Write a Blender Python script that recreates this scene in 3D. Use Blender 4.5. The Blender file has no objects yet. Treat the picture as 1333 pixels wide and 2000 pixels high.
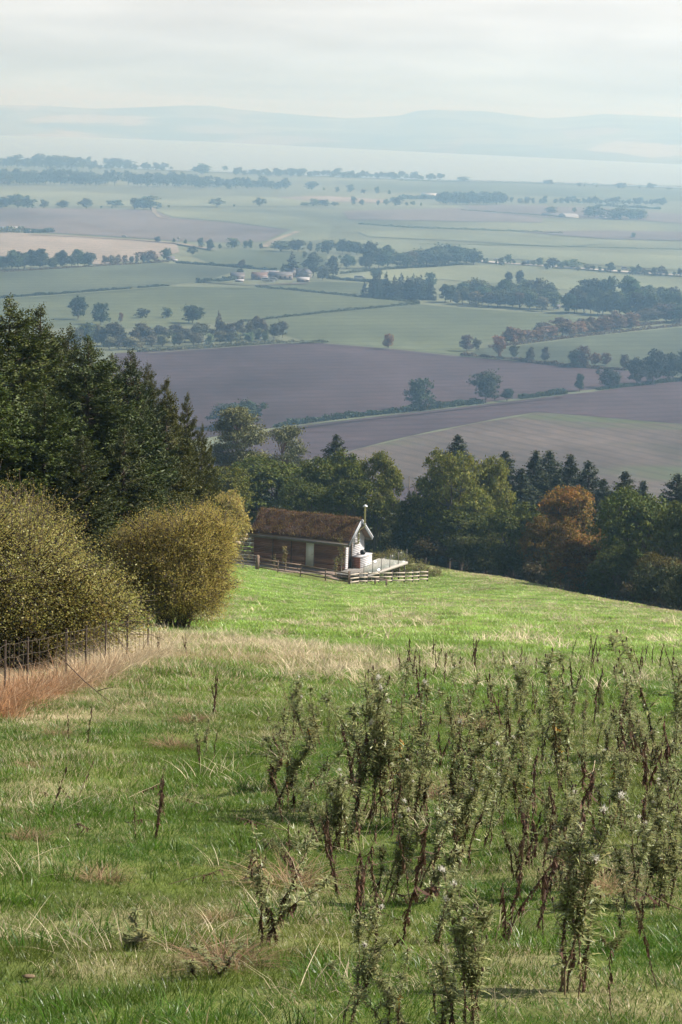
import bpy, math, random
import numpy as np
from mathutils import Matrix, Vector

scene = bpy.context.scene
col = scene.collection
R = math.radians
PI = math.pi

# ------------------------------------------------------------------ camera
F_PX = 5000.0                     # focal length in pixels of the 1333 x 2000 photograph
EYE = 1.7
PITCH, ROLL = 8.73, 1.8
cam_data = bpy.data.cameras.new('camera')
cam_data.sensor_fit = 'VERTICAL'
cam_data.sensor_height = 36.0
cam_data.sensor_width = 36.0
cam_data.lens = 36.0 * F_PX / 2000.0
cam_data.clip_start = 0.2
cam_data.clip_end = 60000.0
cam = bpy.data.objects.new('camera', cam_data)
col.objects.link(cam)
CAM_R = Matrix.Rotation(R(90 - PITCH), 3, 'X') @ Matrix.Rotation(R(ROLL), 3, 'Z')
cam.matrix_world = Matrix.Translation((0, 0, EYE)) @ CAM_R.to_4x4()
scene.camera = cam

# ------------------------------------------------------------------ sky and sun
SUN_AZ, SUN_EL = 76.0, 42.0       # degrees to the right of the view direction (+Y), above the horizon
world = bpy.data.worlds.new('World')
scene.world = world
world.use_nodes = True
wn, wl = world.node_tree.nodes, world.node_tree.links
wn.clear()
wout = wn.new('ShaderNodeOutputWorld')
bg = wn.new('ShaderNodeBackground')
bg.inputs['Strength'].default_value = 0.052
sky = wn.new('ShaderNodeTexSky')
sky.sky_type = 'NISHITA'
sky.sun_disc = False
sky.sun_elevation = R(SUN_EL)
sky.sun_rotation = R(SUN_AZ)
sky.altitude = 130
sky.air_density = 1.0
sky.dust_density = 2.5
sky.ozone_density = 1.0
# thin broken cloud over the whole sky, on a flat layer overhead
geo = wn.new('ShaderNodeNewGeometry')
sep = wn.new('ShaderNodeSeparateXYZ')
wl.new(geo.outputs['Incoming'], sep.inputs[0])
def wmath(op, a, b=None, c=None):
    n = wn.new('ShaderNodeMath'); n.operation = op
    for i, v in enumerate((a, b, c)):
        if v is None: continue
        if isinstance(v, (int, float)): n.inputs[i].default_value = v
        else: wl.new(v, n.inputs[i])
    return n.outputs[0]
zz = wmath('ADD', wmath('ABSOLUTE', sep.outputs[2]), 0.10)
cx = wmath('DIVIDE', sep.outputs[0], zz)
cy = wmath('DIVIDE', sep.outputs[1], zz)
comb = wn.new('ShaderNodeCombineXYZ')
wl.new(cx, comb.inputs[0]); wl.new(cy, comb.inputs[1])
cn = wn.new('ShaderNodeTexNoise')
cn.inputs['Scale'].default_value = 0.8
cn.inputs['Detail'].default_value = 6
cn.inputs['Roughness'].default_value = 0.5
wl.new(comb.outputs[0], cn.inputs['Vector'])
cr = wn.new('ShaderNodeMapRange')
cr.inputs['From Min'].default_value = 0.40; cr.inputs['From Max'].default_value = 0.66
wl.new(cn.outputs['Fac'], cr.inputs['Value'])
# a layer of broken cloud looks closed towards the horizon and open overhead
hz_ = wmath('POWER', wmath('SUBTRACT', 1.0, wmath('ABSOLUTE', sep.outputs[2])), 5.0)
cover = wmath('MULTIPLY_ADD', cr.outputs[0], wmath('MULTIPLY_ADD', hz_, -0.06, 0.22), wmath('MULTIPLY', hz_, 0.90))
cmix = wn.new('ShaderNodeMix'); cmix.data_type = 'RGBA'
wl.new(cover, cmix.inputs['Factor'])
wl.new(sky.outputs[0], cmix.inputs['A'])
# far cloud near the horizon is greyer and bluer, overhead cloud whiter; uneven brightness from bank to bank
hg = wn.new('ShaderNodeMapRange'); hg.interpolation_type = 'SMOOTHSTEP'
wl.new(wmath('ABSOLUTE', sep.outputs[2]), hg.inputs['Value'])
hg.inputs['From Min'].default_value = 0.0; hg.inputs['From Max'].default_value = 0.05
ccol = wn.new('ShaderNodeMix'); ccol.data_type = 'RGBA'
wl.new(hg.outputs[0], ccol.inputs['Factor'])
ccol.inputs['A'].default_value = (7.3, 8.9, 9.5, 1); ccol.inputs['B'].default_value = (10.9, 11.3, 11.4, 1)
cn2 = wn.new('ShaderNodeTexNoise'); cn2.inputs['Scale'].default_value = 1.3; cn2.inputs['Detail'].default_value = 7; cn2.inputs['Roughness'].default_value = 0.55
wl.new(comb.outputs[0], cn2.inputs['Vector'])
cb = wn.new('ShaderNodeMapRange'); wl.new(cn2.outputs['Fac'], cb.inputs['Value'])
cb.inputs['From Min'].default_value = 0.35; cb.inputs['From Max'].default_value = 0.65; cb.inputs['To Min'].default_value = 0.9; cb.inputs['To Max'].default_value = 1.08
cmul = wn.new('ShaderNodeVectorMath'); cmul.operation = 'SCALE'
wl.new(ccol.outputs['Result'], cmul.inputs[0]); wl.new(cb.outputs[0], cmul.inputs['Scale'])
wl.new(cmul.outputs[0], cmix.inputs['B'])
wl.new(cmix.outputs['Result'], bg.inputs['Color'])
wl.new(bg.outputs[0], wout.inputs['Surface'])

sun_data = bpy.data.lights.new('sun', 'SUN')
sun_data.energy = 5.0
sun_data.angle = R(0.6)
sun_data.color = (1.0, 0.95, 0.86)
sun = bpy.data.objects.new('sun', sun_data)
col.objects.link(sun)
SUN_DIR = Vector((math.sin(R(SUN_AZ)) * math.cos(R(SUN_EL)), math.cos(R(SUN_AZ)) * math.cos(R(SUN_EL)), math.sin(R(SUN_EL))))
sun.rotation_euler = SUN_DIR.to_track_quat('Z', 'Y').to_euler()

scene.view_settings.view_transform = 'Standard'
scene.view_settings.look = 'None'
scene.view_settings.exposure = 0.9
scene.view_settings.gamma = 1.0
scene.view_settings.use_curve_mapping = False

scene.render.engine = 'CYCLES'
cy_ = scene.cycles
cy_.use_denoising = True
cy_.max_bounces = 5
cy_.diffuse_bounces = 3
cy_.glossy_bounces = 2
cy_.transmission_bounces = 4
cy_.transparent_max_bounces = 6
cy_.volume_bounces = 1
cy_.use_adaptive_sampling = True
cy_.adaptive_threshold = 0.025
cy_.sample_clamp_indirect = 6.0
cy_.caustics_reflective = False
cy_.caustics_refractive = False

# ------------------------------------------------------------------ helpers: pixels, noise, meshes
def ray(px, py):
    d = CAM_R @ Vector(((px - 666.5) / F_PX, -(py - 1000.0) / F_PX, -1.0))
    return d
def hash2(ix, iy, seed):
    h = (ix.astype(np.int64) * 374761393 + iy.astype(np.int64) * 668265263 + seed * 974711) & 0xFFFFFFFF
    h = ((h ^ (h >> 13)) * 1274126177) & 0xFFFFFFFF
    h = h ^ (h >> 16)
    return (h & 0xFFFFFF) / float(0xFFFFFF)
def vnoise(x, y, seed=0):
    x = np.asarray(x, float); y = np.asarray(y, float)
    ix = np.floor(x); iy = np.floor(y)
    fx = x - ix; fy = y - iy
    fx = fx * fx * (3 - 2 * fx); fy = fy * fy * (3 - 2 * fy)
    a = hash2(ix, iy, seed); b = hash2(ix + 1, iy, seed)
    c = hash2(ix, iy + 1, seed); d = hash2(ix + 1, iy + 1, seed)
    return (a * (1 - fx) + b * fx) * (1 - fy) + (c * (1 - fx) + d * fx) * fy
def fbm(x, y, seed=0, octv=4):
    s = 0; amp = 0.5; t = 0
    for k in range(octv):
        s = s + amp * vnoise(np.asarray(x) * 2 ** k + 17.3 * k, np.asarray(y) * 2 ** k - 9.1 * k, seed + k); t += amp; amp *= 0.5
    return s / t
def sstep(a, b, x):
    t = np.clip((np.asarray(x, float) - a) / (b - a), 0, 1)
    return t * t * (3 - 2 * t)

def mesh_np(name, V, faces, mats=(), fmat=None, smooth=False):
    """faces: list of (n,k) int arrays (k = 3 or 4)"""
    me = bpy.data.meshes.new(name)
    V = np.asarray(V, np.float32).reshape(-1, 3)
    faces = [np.asarray(f, np.int32) for f in faces if len(f)]
    me.vertices.add(len(V)); me.vertices.foreach_set('co', V.ravel())
    nl = sum(f.size for f in faces); npoly = sum(len(f) for f in faces)
    me.loops.add(nl); me.polygons.add(npoly)
    if npoly:
        me.loops.foreach_set('vertex_index', np.concatenate([f.ravel() for f in faces]))
        tot = np.concatenate([np.full(len(f), f.shape[1], np.int32) for f in faces])
        me.polygons.foreach_set('loop_start', np.concatenate([[0], np.cumsum(tot)[:-1]]).astype(np.int32))
        me.polygons.foreach_set('loop_total', tot)
        if smooth: me.polygons.foreach_set('use_smooth', np.ones(npoly, bool))
    for m in mats: me.materials.append(m)
    if fmat is not None: me.polygons.foreach_set('material_index', np.asarray(fmat, np.int32))
    me.update(calc_edges=True)
    me.validate(verbose=False)
    return me

class Geo:
    """collects shapes for one mesh object"""
    def __init__(s): s.V = []; s.F = []; s.M = []; s.n = 0
    def add(s, V, faces, mat=0):
        V = np.asarray(V, float).reshape(-1, 3)
        for f in faces:
            f = np.asarray(f, int)
            if len(f): s.F.append(f + s.n); s.M.append(np.full(len(f), mat))
        s.V.append(V); s.n += len(V)
    def box(s, lo, hi, mat=0, M=None, jitter=0):
        x0, y0, z0 = lo; x1, y1, z1 = hi
        V = np.array([[x0, y0, z0], [x1, y0, z0], [x1, y1, z0], [x0, y1, z0], [x0, y0, z1], [x1, y0, z1], [x1, y1, z1], [x0, y1, z1]], float)
        if jitter: V = V + np.random.RandomState(s.n + 1).uniform(-jitter, jitter, V.shape)
        if M is not None: V = V @ np.array(M.to_3x3()).T + np.array(M.translation)
        s.add(V, [np.array([[0, 3, 2, 1], [4, 5, 6, 7], [0, 1, 5, 4], [1, 2, 6, 5], [2, 3, 7, 6], [3, 0, 4, 7]])], mat)
    def bar(s, a, b, w, h, mat=0, up=(0, 0, 1)):
        a = np.array(a, float); b = np.array(b, float); d = b - a; L = np.linalg.norm(d); d /= L
        up = np.array(up, float)
        if abs(d @ up) > 0.95: up = np.array([1.0, 0, 0])
        sx = np.cross(d, up); sx /= np.linalg.norm(sx); uz = np.cross(sx, d)
        V = []
        for p in (a, b):
            for q, r in ((-1, -1), (1, -1), (1, 1), (-1, 1)):
                V.append(p + sx * q * w / 2 + uz * r * h / 2)
        s.add(V, [np.array([[0, 1, 2, 3], [7, 6, 5, 4], [0, 4, 5, 1], [1, 5, 6, 2], [2, 6, 7, 3], [3, 7, 4, 0]])], mat)
    def tube(s, path, rad, sides=6, mat=0, cap=True):
        path = np.asarray(path, float); K = len(path)
        rad = np.broadcast_to(np.asarray(rad, float), (K,))
        V, F = tubes(path[None], rad[None], sides)
        s.add(V, [F], mat)
        if cap and K > 1:
            s.add(V[:sides], [np.array([[0, i + 1, i] for i in range(1, sides - 1)])], mat)
            s.add(V[-sides:], [np.array([[0, i, i + 1] for i in range(1, sides - 1)])], mat)
    def poly(s, pts, mat=0):
        n = len(pts); s.add(pts, [np.array([[0, i, i + 1] for i in range(1, n - 1)])], mat)
    def mesh(s, name, mats, smooth=False):
        return mesh_np(name, np.concatenate(s.V), s.F, mats, np.concatenate(s.M), smooth)
    def obj(s, name, mats, parent=None, smooth=False):
        if not isinstance(mats, (list, tuple)): mats = [mats]
        return link(name, s.mesh(name, mats, smooth), parent)

def tubes(P, rad, sides=5):
    """P (B,K,3) paths, rad (B,K) -> verts, quads"""
    B, K, _ = P.shape
    T = np.gradient(P, axis=1) if K > 2 else np.repeat(P[:, 1:2] - P[:, :1], K, axis=1)
    T = T / (np.linalg.norm(T, axis=2, keepdims=True) + 1e-9)
    mean = P[:, -1] - P[:, 0]
    ref = np.where((np.abs(mean[:, 2]) > 0.8 * np.linalg.norm(mean, axis=1))[:, None], np.array([1.0, 0.13, 0]), np.array([0, 0.1, 1.0]))[:, None, :]
    X = np.cross(T, np.broadcast_to(ref, T.shape)); X /= (np.linalg.norm(X, axis=2, keepdims=True) + 1e-9)
    Y = np.cross(T, X)
    a = np.linspace(0, 2 * PI, sides, endpoint=False)
    V = P[:, :, None, :] + rad[:, :, None, None] * (np.cos(a)[None, None, :, None] * X[:, :, None, :] + np.sin(a)[None, None, :, None] * Y[:, :, None, :])
    b = np.arange(B)[:, None, None] * K * sides; k = np.arange(K - 1)[None, :, None] * sides; i = np.arange(sides)[None, None, :]; j = (i + 1) % sides
    F = np.stack([b + k + i, b + k + j, b + k + sides + j, b + k + sides + i], -1).reshape(-1, 4)
    return V.reshape(-1, 3), F

def unit(v): return v / (np.linalg.norm(v, axis=-1, keepdims=True) + 1e-9)
def leaf_cards(C, D, N, L, W):
    """diamond leaves: centres C, long axis D, approximate normals N, length L, width W (arrays) -> V, quads"""
    D = unit(D); S = unit(np.cross(D, N)); Nn = np.cross(S, D)
    L = np.asarray(L)[:, None]; W = np.asarray(W)[:, None]
    bend = Nn * L * 0.12
    V = np.stack([C - D * L / 2 - bend, C + S * W / 2 - D * L * 0.05, C + D * L / 2 - bend, C - S * W / 2 - D * L * 0.05], 1)
    F = np.arange(len(C) * 4).reshape(-1, 4)
    return V.reshape(-1, 3), F
def rdir(rng, n): return unit(rng.normal(size=(n, 3)))

# ------------------------------------------------------------------ helpers: objects, tags
def link(name, data, parent=None):
    o = bpy.data.objects.new(name, data)
    col.objects.link(o)
    if parent is not None: o.parent = parent
    return o
def tag(o, label=None, cat=None, group=None, kind=None):
    if label: o['label'] = label
    if cat: o['category'] = cat
    if group: o['group'] = group
    if kind: o['kind'] = kind
    return o
def empty(name, loc, rz=0.0, sc=None):
    o = bpy.data.objects.new(name, None); col.objects.link(o)
    o.location = loc; o.rotation_euler = (0, 0, rz); o.empty_display_size = 0.3
    if sc is not None: o.scale = sc
    return o
def put(proto, name, loc, rz=0.0, sc=(1, 1, 1), tint=None, tilt=(0, 0), label=None, cat=None, group=None):
    """a copy of a thing described as [(part name, mesh, kind, tint?)] : Empty + part meshes (shared data)"""
    if len(proto) == 1:
        o = link(name, proto[0][1])
        o.location = loc; o.rotation_euler = (tilt[0], tilt[1], rz); o.scale = sc
        if tint is not None: o.color = tuple(tint) + (1,)
        if proto[0][2]: pass
        return tag(o, label, cat, group)
    r = empty(name, loc, rz, sc)
    r.rotation_euler = (tilt[0], tilt[1], rz)
    for (pn, me, kind, use) in proto:
        c = link(pn, me, r)
        if tint is not None and use: c.color = tuple(tint) + (1,)
        if kind: c['kind'] = kind
    return tag(r, label, cat, group)

# ------------------------------------------------------------------ materials
def mat_new(name):
    m = bpy.data.materials.new(name); m.use_nodes = True
    nt = m.node_tree; nt.nodes.clear()
    return m, nt
def N_(nt, typ, **kw):
    n = nt.nodes.new(typ)
    for k, v in kw.items():
        if k in n.inputs: n.inputs[k].default_value = v
        else: setattr(n, k, v)
    return n
def ramp(nt, stops, fac):
    r = nt.nodes.new('ShaderNodeValToRGB')
    e = r.color_ramp.elements
    while len(e) < len(stops): e.new(0.5)
    for i, (p, c) in enumerate(stops): e[i].position = p; e[i].color = tuple(c) + (1,)
    nt.links.new(fac, r.inputs[0]); return r.outputs[0]
def mixc(nt, fac, a, b, mode='MIX'):
    n = nt.nodes.new('ShaderNodeMix'); n.data_type = 'RGBA'; n.blend_type = mode
    for s, v in (('Factor', fac), ('A', a), ('B', b)):
        if isinstance(v, (int, float)): n.inputs[s].default_value = v
        elif isinstance(v, tuple): n.inputs[s].default_value = v + (1,) if len(v) == 3 else v
        else: nt.links.new(v, n.inputs[s])
    return n.outputs['Result']
def noise(nt, scale, detail=4, rough=0.55, vec=None, space='Position', stretch=None):
    if vec is None:
        if space == 'Position': vec = nt.nodes.new('ShaderNodeNewGeometry').outputs['Position']
        else: vec = nt.nodes.new('ShaderNodeTexCoord').outputs[space]
    if stretch:
        mp = nt.nodes.new('ShaderNodeMapping'); mp.inputs['Scale'].default_value = stretch
        nt.links.new(vec, mp.inputs[0]); vec = mp.outputs[0]
    n = N_(nt, 'ShaderNodeTexNoise', Scale=scale, Detail=detail, Roughness=rough)
    nt.links.new(vec, n.inputs['Vector']); return n.outputs['Fac']
def finish(m, nt, shader):
    o = nt.nodes.new('ShaderNodeOutputMaterial'); nt.links.new(shader, o.inputs['Surface']); return m
def bump(nt, h, strength, dist):
    b = N_(nt, 'ShaderNodeBump', Strength=strength, Distance=dist); nt.links.new(h, b.inputs['Height']); return b.outputs[0]
def plain(name, c, rough=0.7, var=0.25, scale=6.0, stretch=None, metal=0.0, bmp=0.0, spec=0.3, space='Object'):
    m, nt = mat_new(name)
    p = N_(nt, 'ShaderNodeBsdfPrincipled', Roughness=rough, Metallic=metal)
    p.inputs['Specular IOR Level'].default_value = spec
    f = noise(nt, scale, 5, 0.6, space=space, stretch=stretch)
    lo = tuple(max(0, v * (1 - var)) for v in c); hi = tuple(min(1, v * (1 + var)) for v in c)
    nt.links.new(ramp(nt, [(0.3, lo), (0.7, hi)], f), p.inputs['Base Color'])
    if bmp: nt.links.new(bump(nt, f, 0.6, bmp), p.inputs['Normal'])
    return finish(m, nt, p.outputs[0])
def foliage(name, c=None, var=0.35, trans=0.3, rough=0.45, hue=0.03, spec=0.4, tint2=None, tfac=0.35, clump=0.0):
    """leaf material; c None -> the object's own colour. varies from leaf to leaf; clump adds a slow drift of colour"""
    m, nt = mat_new(name)
    g = nt.nodes.new('ShaderNodeNewGeometry')
    oi = nt.nodes.new('ShaderNodeObjectInfo')
    base = oi.outputs['Color'] if c is None else None
    hs = nt.nodes.new('ShaderNodeHueSaturation')
    if base is not None:
        src = base
    else:
        rgb = nt.nodes.new('ShaderNodeRGB'); rgb.outputs[0].default_value = tuple(c) + (1,); src = rgb.outputs[0]
    if tint2 is not None:
        f = noise(nt, 0.9 if not clump else clump, 3, 0.6, space='Object')
        rr = N_(nt, 'ShaderNodeMapRange'); nt.links.new(f, rr.inputs[0])
        rr.inputs[1].default_value = 0.5 - tfac * 0.35; rr.inputs[2].default_value = 0.75
        ad = N_(nt, 'ShaderNodeMath', operation='MULTIPLY_ADD'); nt.links.new(g.outputs['Random Per Island'], ad.inputs[0]); ad.inputs[1].default_value = 0.5; nt.links.new(rr.outputs[0], ad.inputs[2])
        cl = N_(nt, 'ShaderNodeMath', operation='MULTIPLY'); nt.links.new(ad.outputs[0], cl.inputs[0]); cl.inputs[1].default_value = 0.7; cl.use_clamp = True
        src = mixc(nt, cl.outputs[0], src, tuple(tint2))
    nt.links.new(src, hs.inputs['Color'])
    def rng(inp, a, b):
        r = nt.nodes.new('ShaderNodeMapRange'); nt.links.new(inp, r.inputs[0]); r.inputs[3].default_value = a; r.inputs[4].default_value = b; return r.outputs[0]
    nt.links.new(rng(g.outputs['Random Per Island'], 1 - var, 1 + var), hs.inputs['Value'])
    wn_ = N_(nt, 'ShaderNodeTexWhiteNoise'); wn_.noise_dimensions = '1D'
    nt.links.new(g.outputs['Random Per Island'], wn_.inputs['W'])
    nt.links.new(rng(wn_.outputs['Value'], 0.5 - hue, 0.5 + hue), hs.inputs['Hue'])
    p = N_(nt, 'ShaderNodeBsdfPrincipled', Roughness=rough)
    p.inputs['Specular IOR Level'].default_value = spec
    nt.links.new(hs.outputs[0], p.inputs['Base Color'])
    t = nt.nodes.new('ShaderNodeBsdfTranslucent'); nt.links.new(hs.outputs[0], t.inputs['Color'])
    mx = nt.nodes.new('ShaderNodeMixShader'); mx.inputs[0].default_value = trans
    nt.links.new(p.outputs[0], mx.inputs[1]); nt.links.new(t.outputs[0], mx.inputs[2])
    return finish(m, nt, mx.outputs[0])
M = {}
M['bark'] = plain('bark', (0.085, 0.065, 0.05), 0.9, 0.4, 5, (1, 1, 0.2), bmp=0.02)
M['pine_bark'] = plain('pine_bark', (0.16, 0.085, 0.055), 0.9, 0.4, 5, (1, 1, 0.2), bmp=0.02)
M['dead_wood'] = plain('dead_wood', (0.17, 0.15, 0.13), 0.9, 0.3, 5, (1, 1, 0.2))
M['leaf'] = foliage('leaf', None, 0.35, 0.24, 0.65, spec=0.12)
M['leaf_far'] = foliage('leaf_far', None, 0.35, 0.2, 0.7, spec=0.1)
ORD = 'first second third fourth fifth sixth seventh eighth ninth tenth eleventh twelfth thirteenth fourteenth fifteenth sixteenth seventeenth eighteenth nineteenth twentieth twenty-first twenty-second twenty-third twenty-fourth twenty-fifth twenty-sixth twenty-seventh twenty-eighth twenty-ninth thirtieth thirty-first thirty-second'.split()
# ------------------------------------------------------------------ terrain
VALLEY_Z = -118.0
EX = np.array([-400.0, -60, -8, 8.2, 14.5, 22.5, 34, 60, 120, 400]); EY = np.array([285.0, 275, 262, 243, 216, 169, 138, 98, 50, -20])
def z_base(x, y):
    xs = np.clip(np.asarray(x, float), -160, 160)
    t = 0.03 + 0.115 * sstep(15, 120, y)
    return -0.1662 * np.asarray(y, float) - t * np.where(xs > 0, xs * 0.42, xs)
# the lie of the hill at known places: photograph pixel and forward distance, corrections by a smooth spline
CTRL = [(681, 1142, 198), (504, 1113, 201), (835, 1136, 206), (840, 1105, 238), (700, 1090, 245), (1000, 1132, 212), (1160, 1162, 190), (1333, 1195, 165),
        (666, 1200, 88), (450, 1200, 86), (1000, 1200, 92), (1250, 1240, 72), (1333, 1300, 41), (666, 1300, 35), (300, 1288, 33), (0, 1388, 22.8), (400, 1120, 170),
        (666, 1500, 18.8), (1333, 1500, 18.8), (0, 1600, 14.8), (0, 1990, 8.2), (666, 1990, 8.2), (1333, 1990, 8.2), (200, 1500, 18), (1000, 1380, 27), (1000, 1700, 12.9)]
def _tps_fit():
    P_, res = [], []
    for px, py, d in CTRL:
        r = ray(px, py); k = d / r.y
        x, y, z = r.x * k, d, EYE + r.z * k
        P_.append((x, y)); res.append(z - float(z_base(x, y)))
    for x, y in ((-40, 60), (-60, 150), (-70, 250), (40, 60), (60, 130), (70, 250), (-20, 300), (30, 320), (0, 420), (-100, 420), (120, 420), (-25, 20), (25, 20), (0, -6), (-20, -6), (20, -6)):
        P_.append((x, y)); res.append(-0.4 if y > 100 else 0.0)
    P_ = np.array(P_, float) * SC_; n = len(P_)
    r2 = ((P_[:, None] - P_[None]) ** 2).sum(-1)
    K = 0.5 * r2 * np.log(r2 + 1e-12) + np.eye(n) * 1e-3
    A = np.zeros((n + 3, n + 3)); A[:n, :n] = K; A[:n, n] = 1; A[:n, n + 1:] = P_; A[n, :n] = 1; A[n + 1:, :n] = P_.T
    w = np.linalg.solve(A, np.concatenate([res, [0, 0, 0]]))
    return P_, w
SC_ = np.array([0.1, 0.04])
TP, TW = _tps_fit()
def z_corr(x, y):
    x = np.clip(np.asarray(x, float), -100, 120); y = np.clip(np.asarray(y, float), -6, 420)
    sh = np.broadcast(x, y).shape
    X = np.stack([np.broadcast_to(x, sh).ravel() * SC_[0], np.broadcast_to(y, sh).ravel() * SC_[1]], -1)
    out = TW[-3] + X @ TW[-2:]
    for i in range(len(TP)):
        r2 = ((X - TP[i]) ** 2).sum(-1)
        out += TW[i] * 0.5 * r2 * np.log(r2 + 1e-12)
    return out.reshape(sh)
def z_hill(x, y):
    x = np.asarray(x, float); y = np.asarray(y, float)
    z = z_base(x, y) + z_corr(x, y)
    ye = np.interp(x, EX, EY)
    s = (y - ye) * 0.75
    z = z - 0.085 * np.where(s > 40, s, 3.0 * np.log1p(np.exp(np.clip(s, -60, 40) / 3.0)))
    return z
def z_bumps(x, y):
    near = 1 - sstep(60, 240, y)
    b = (fbm(x * 0.55, y * 0.55, 3, 3) - 0.5) * 0.22 * (0.35 + 0.65 * near) + (fbm(x * 0.09, y * 0.07, 9, 2) - 0.5) * 0.15 * sstep(8, 50, y)
    return b
def z_raw(x, y):
    z = z_hill(x, y) + z_bumps(x, y)
    k = 6.0
    d = (z - VALLEY_Z) / k
    zz_ = np.where(d > 30, z, VALLEY_Z - 0.6 * np.exp(-np.clip(d, 0, 30) / 2) + k * np.log1p(np.exp(np.clip(d, -30, 30))))
    return zz_
HUT = {}
def ground(x, y):
    z = z_raw(x, y)
    if HUT:
        a, u, v, fz = HUT['a'], HUT['u'], HUT['v'], HUT['z']
        du = (np.asarray(x) - a[0]) * u[0] + (np.asarray(y) - a[1]) * u[1]
        dv = (np.asarray(x) - a[0]) * v[0] + (np.asarray(y) - a[1]) * v[1]
        w = sstep(-13.5, -11, du) * (1 - sstep(-1.0, 2.0, du)) * sstep(-4.2, -1.6, dv) * (1 - sstep(4, 7, dv))
        z = z * (1 - w) + (fz - 0.12) * w
    return z
def hit(px, py, dmax=700.0):
    """where the ray through a photograph pixel meets the hillside"""
    d = ray(px, py); tx, tz = d.x / d.y, d.z / d.y
    ys = np.concatenate([np.linspace(3, 60, 1500), np.linspace(60, dmax, 4000)])
    h = EYE + tz * ys - ground(tx * ys, ys)
    i = int(np.argmax(h < 0))
    if h[i] >= 0: i = len(ys) - 1
    y0, y1 = (ys[i - 1], ys[i]) if i else (ys[0], ys[0])
    y = (y0 + y1) / 2
    return np.array([tx * y, y, float(ground(tx * y, y))])
def at(px, py, dist):
    """the point at forward distance dist on the ray through a pixel"""
    d = ray(px, py); k = dist / d.y
    return np.array([d.x * k, dist, EYE + d.z * k])
def onv(px, py, z=VALLEY_Z):
    """where the ray through a pixel meets the valley floor"""
    d = ray(px, py); k = (z - EYE) / d.z
    return np.array([d.x * k, d.y * k, z])
FWD = CAM_R @ Vector((0, 0, -1))
def mpp(p): # metres for one photograph pixel at point p
    return (p[0] * FWD.x + p[1] * FWD.y + (p[2] - EYE) * FWD.z) / F_PX

# hut frame: near corner at photograph pixel (678, 1113), long wall towards the left
TH = R(25)
a_ = at(673, 1113, 205.0)
HUT = {}
gz = float(z_raw(a_[0], a_[1]))
HUT.update(a=a_, u=np.array([math.cos(TH), -math.sin(TH), 0]), v=np.array([math.sin(TH), math.cos(TH), 0]), z=a_[2])
def hutp(u, v, z=0.0): return HUT['a'] + HUT['u'] * u + HUT['v'] * v + np.array([0, 0, z])
print('hut z', a_, 'ground', gz)

# fence line of the wire netting (world points, left side)
FENCE_PX = [(-60, 1410), (0, 1381), (65, 1356), (130, 1337), (200, 1314), (260, 1297), (300, 1286)]
def fence_pts():
    return [hit(px, py) for px, py in FENCE_PX]
FP = fence_pts()
def seg_dist(x, y, pts):
    x = np.asarray(x, float); y = np.asarray(y, float); best = np.full(x.shape, 1e9)
    for p, q in zip(pts[:-1], pts[1:]):
        d = np.array([q[0] - p[0], q[1] - p[1]]); L2 = d @ d
        t = np.clip(((x - p[0]) * d[0] + (y - p[1]) * d[1]) / L2, 0, 1)
        best = np.minimum(best, np.hypot(x - p[0] - t * d[0], y - p[1] - t * d[1]))
    return best

def dryness(x, y):
    """0 = lush green, 1 = straw"""
    x = np.asarray(x, float); y = np.asarray(y, float)
    n1 = fbm(x * 0.45, y * 0.3, 21, 4); n2 = fbm(x * 1.6, y * 1.1, 31, 3)
    band = np.exp(-((y - 37.5 - 0.12 * x) / 4.6) ** 2) * (1 - 0.65 * sstep(-1.0, 2, x)) * np.clip(0.62 + 1.6 * (n1 - 0.5), 0, 1)
    lw = np.clip((-x - 0.6) / 2.4, 0, 1) * sstep(18, 25, y) * (1 - sstep(40, 44, y)) * np.clip(0.5 + 2.2 * (n2 - 0.5), 0, 0.9)
    fg = np.clip((n2 - 0.56) * 1.6, 0, 0.3) * (1 - sstep(25, 36, y))
    olive = np.clip((n1 - 0.52) * 1.0, 0, 0.14) * (1 - sstep(30, 45, y))
    path = np.exp(-((x + 4.2 + 0.012 * (y - 70)) / 0.55) ** 2) * sstep(54, 62, y) * (1 - sstep(80, 105, y)) * np.clip((n2 - 0.42) * 2.6, 0, 0.8)
    ye = np.interp(x, EX, EY)
    mid = sstep(42, 60, y) * (0.03 + np.clip((n2 - 0.52) * 2.0, 0, 0.5) * sstep(-3, 2, x))
    edge = np.exp(-((y - ye + 2) / 14) ** 2) * 0.5 * sstep(4, 9, x)
    return np.clip(band + lw + fg + olive + path + mid + edge, 0, 1)

# hillside sheet
rows = 430
yy = -6 + (np.geomspace(8, 758, rows) - 8) * (806.0 / 750.0) ; yy = yy[:rows]
aa = np.concatenate([np.linspace(-1.1, -0.2, 50)[:-1], np.linspace(-0.2, 0.2, 190), np.linspace(0.2, 1.1, 50)[1:]])
YY, AA = np.meshgrid(yy, aa, indexing='ij')
XX = AA * (YY + 18)
ZZ = ground(XX, YY)
nr, nc = XX.shape
idx = np.arange(nr * nc).reshape(nr, nc)
Fq = np.stack([idx[:-1, :-1], idx[:-1, 1:], idx[1:, 1:], idx[1:, :-1]], -1).reshape(-1, 4)
m, nt = mat_new('hillside_turf')
att = N_(nt, 'ShaderNodeAttribute', attribute_name='dry')
p = N_(nt, 'ShaderNodeBsdfPrincipled', Roughness=0.9); p.inputs['Specular IOR Level'].default_value = 0.1
n1 = noise(nt, 1.7, 6, 0.65); n2 = noise(nt, 14, 4, 0.7)
green = ramp(nt, [(0.3, (0.06, 0.075, 0.018)), (0.55, (0.11, 0.14, 0.03)), (0.75, (0.15, 0.165, 0.045))], n1)
straw = ramp(nt, [(0.3, (0.28, 0.22, 0.12)), (0.7, (0.46, 0.38, 0.24))], n2)
base = mixc(nt, att.outputs['Fac'], green, straw)
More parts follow.
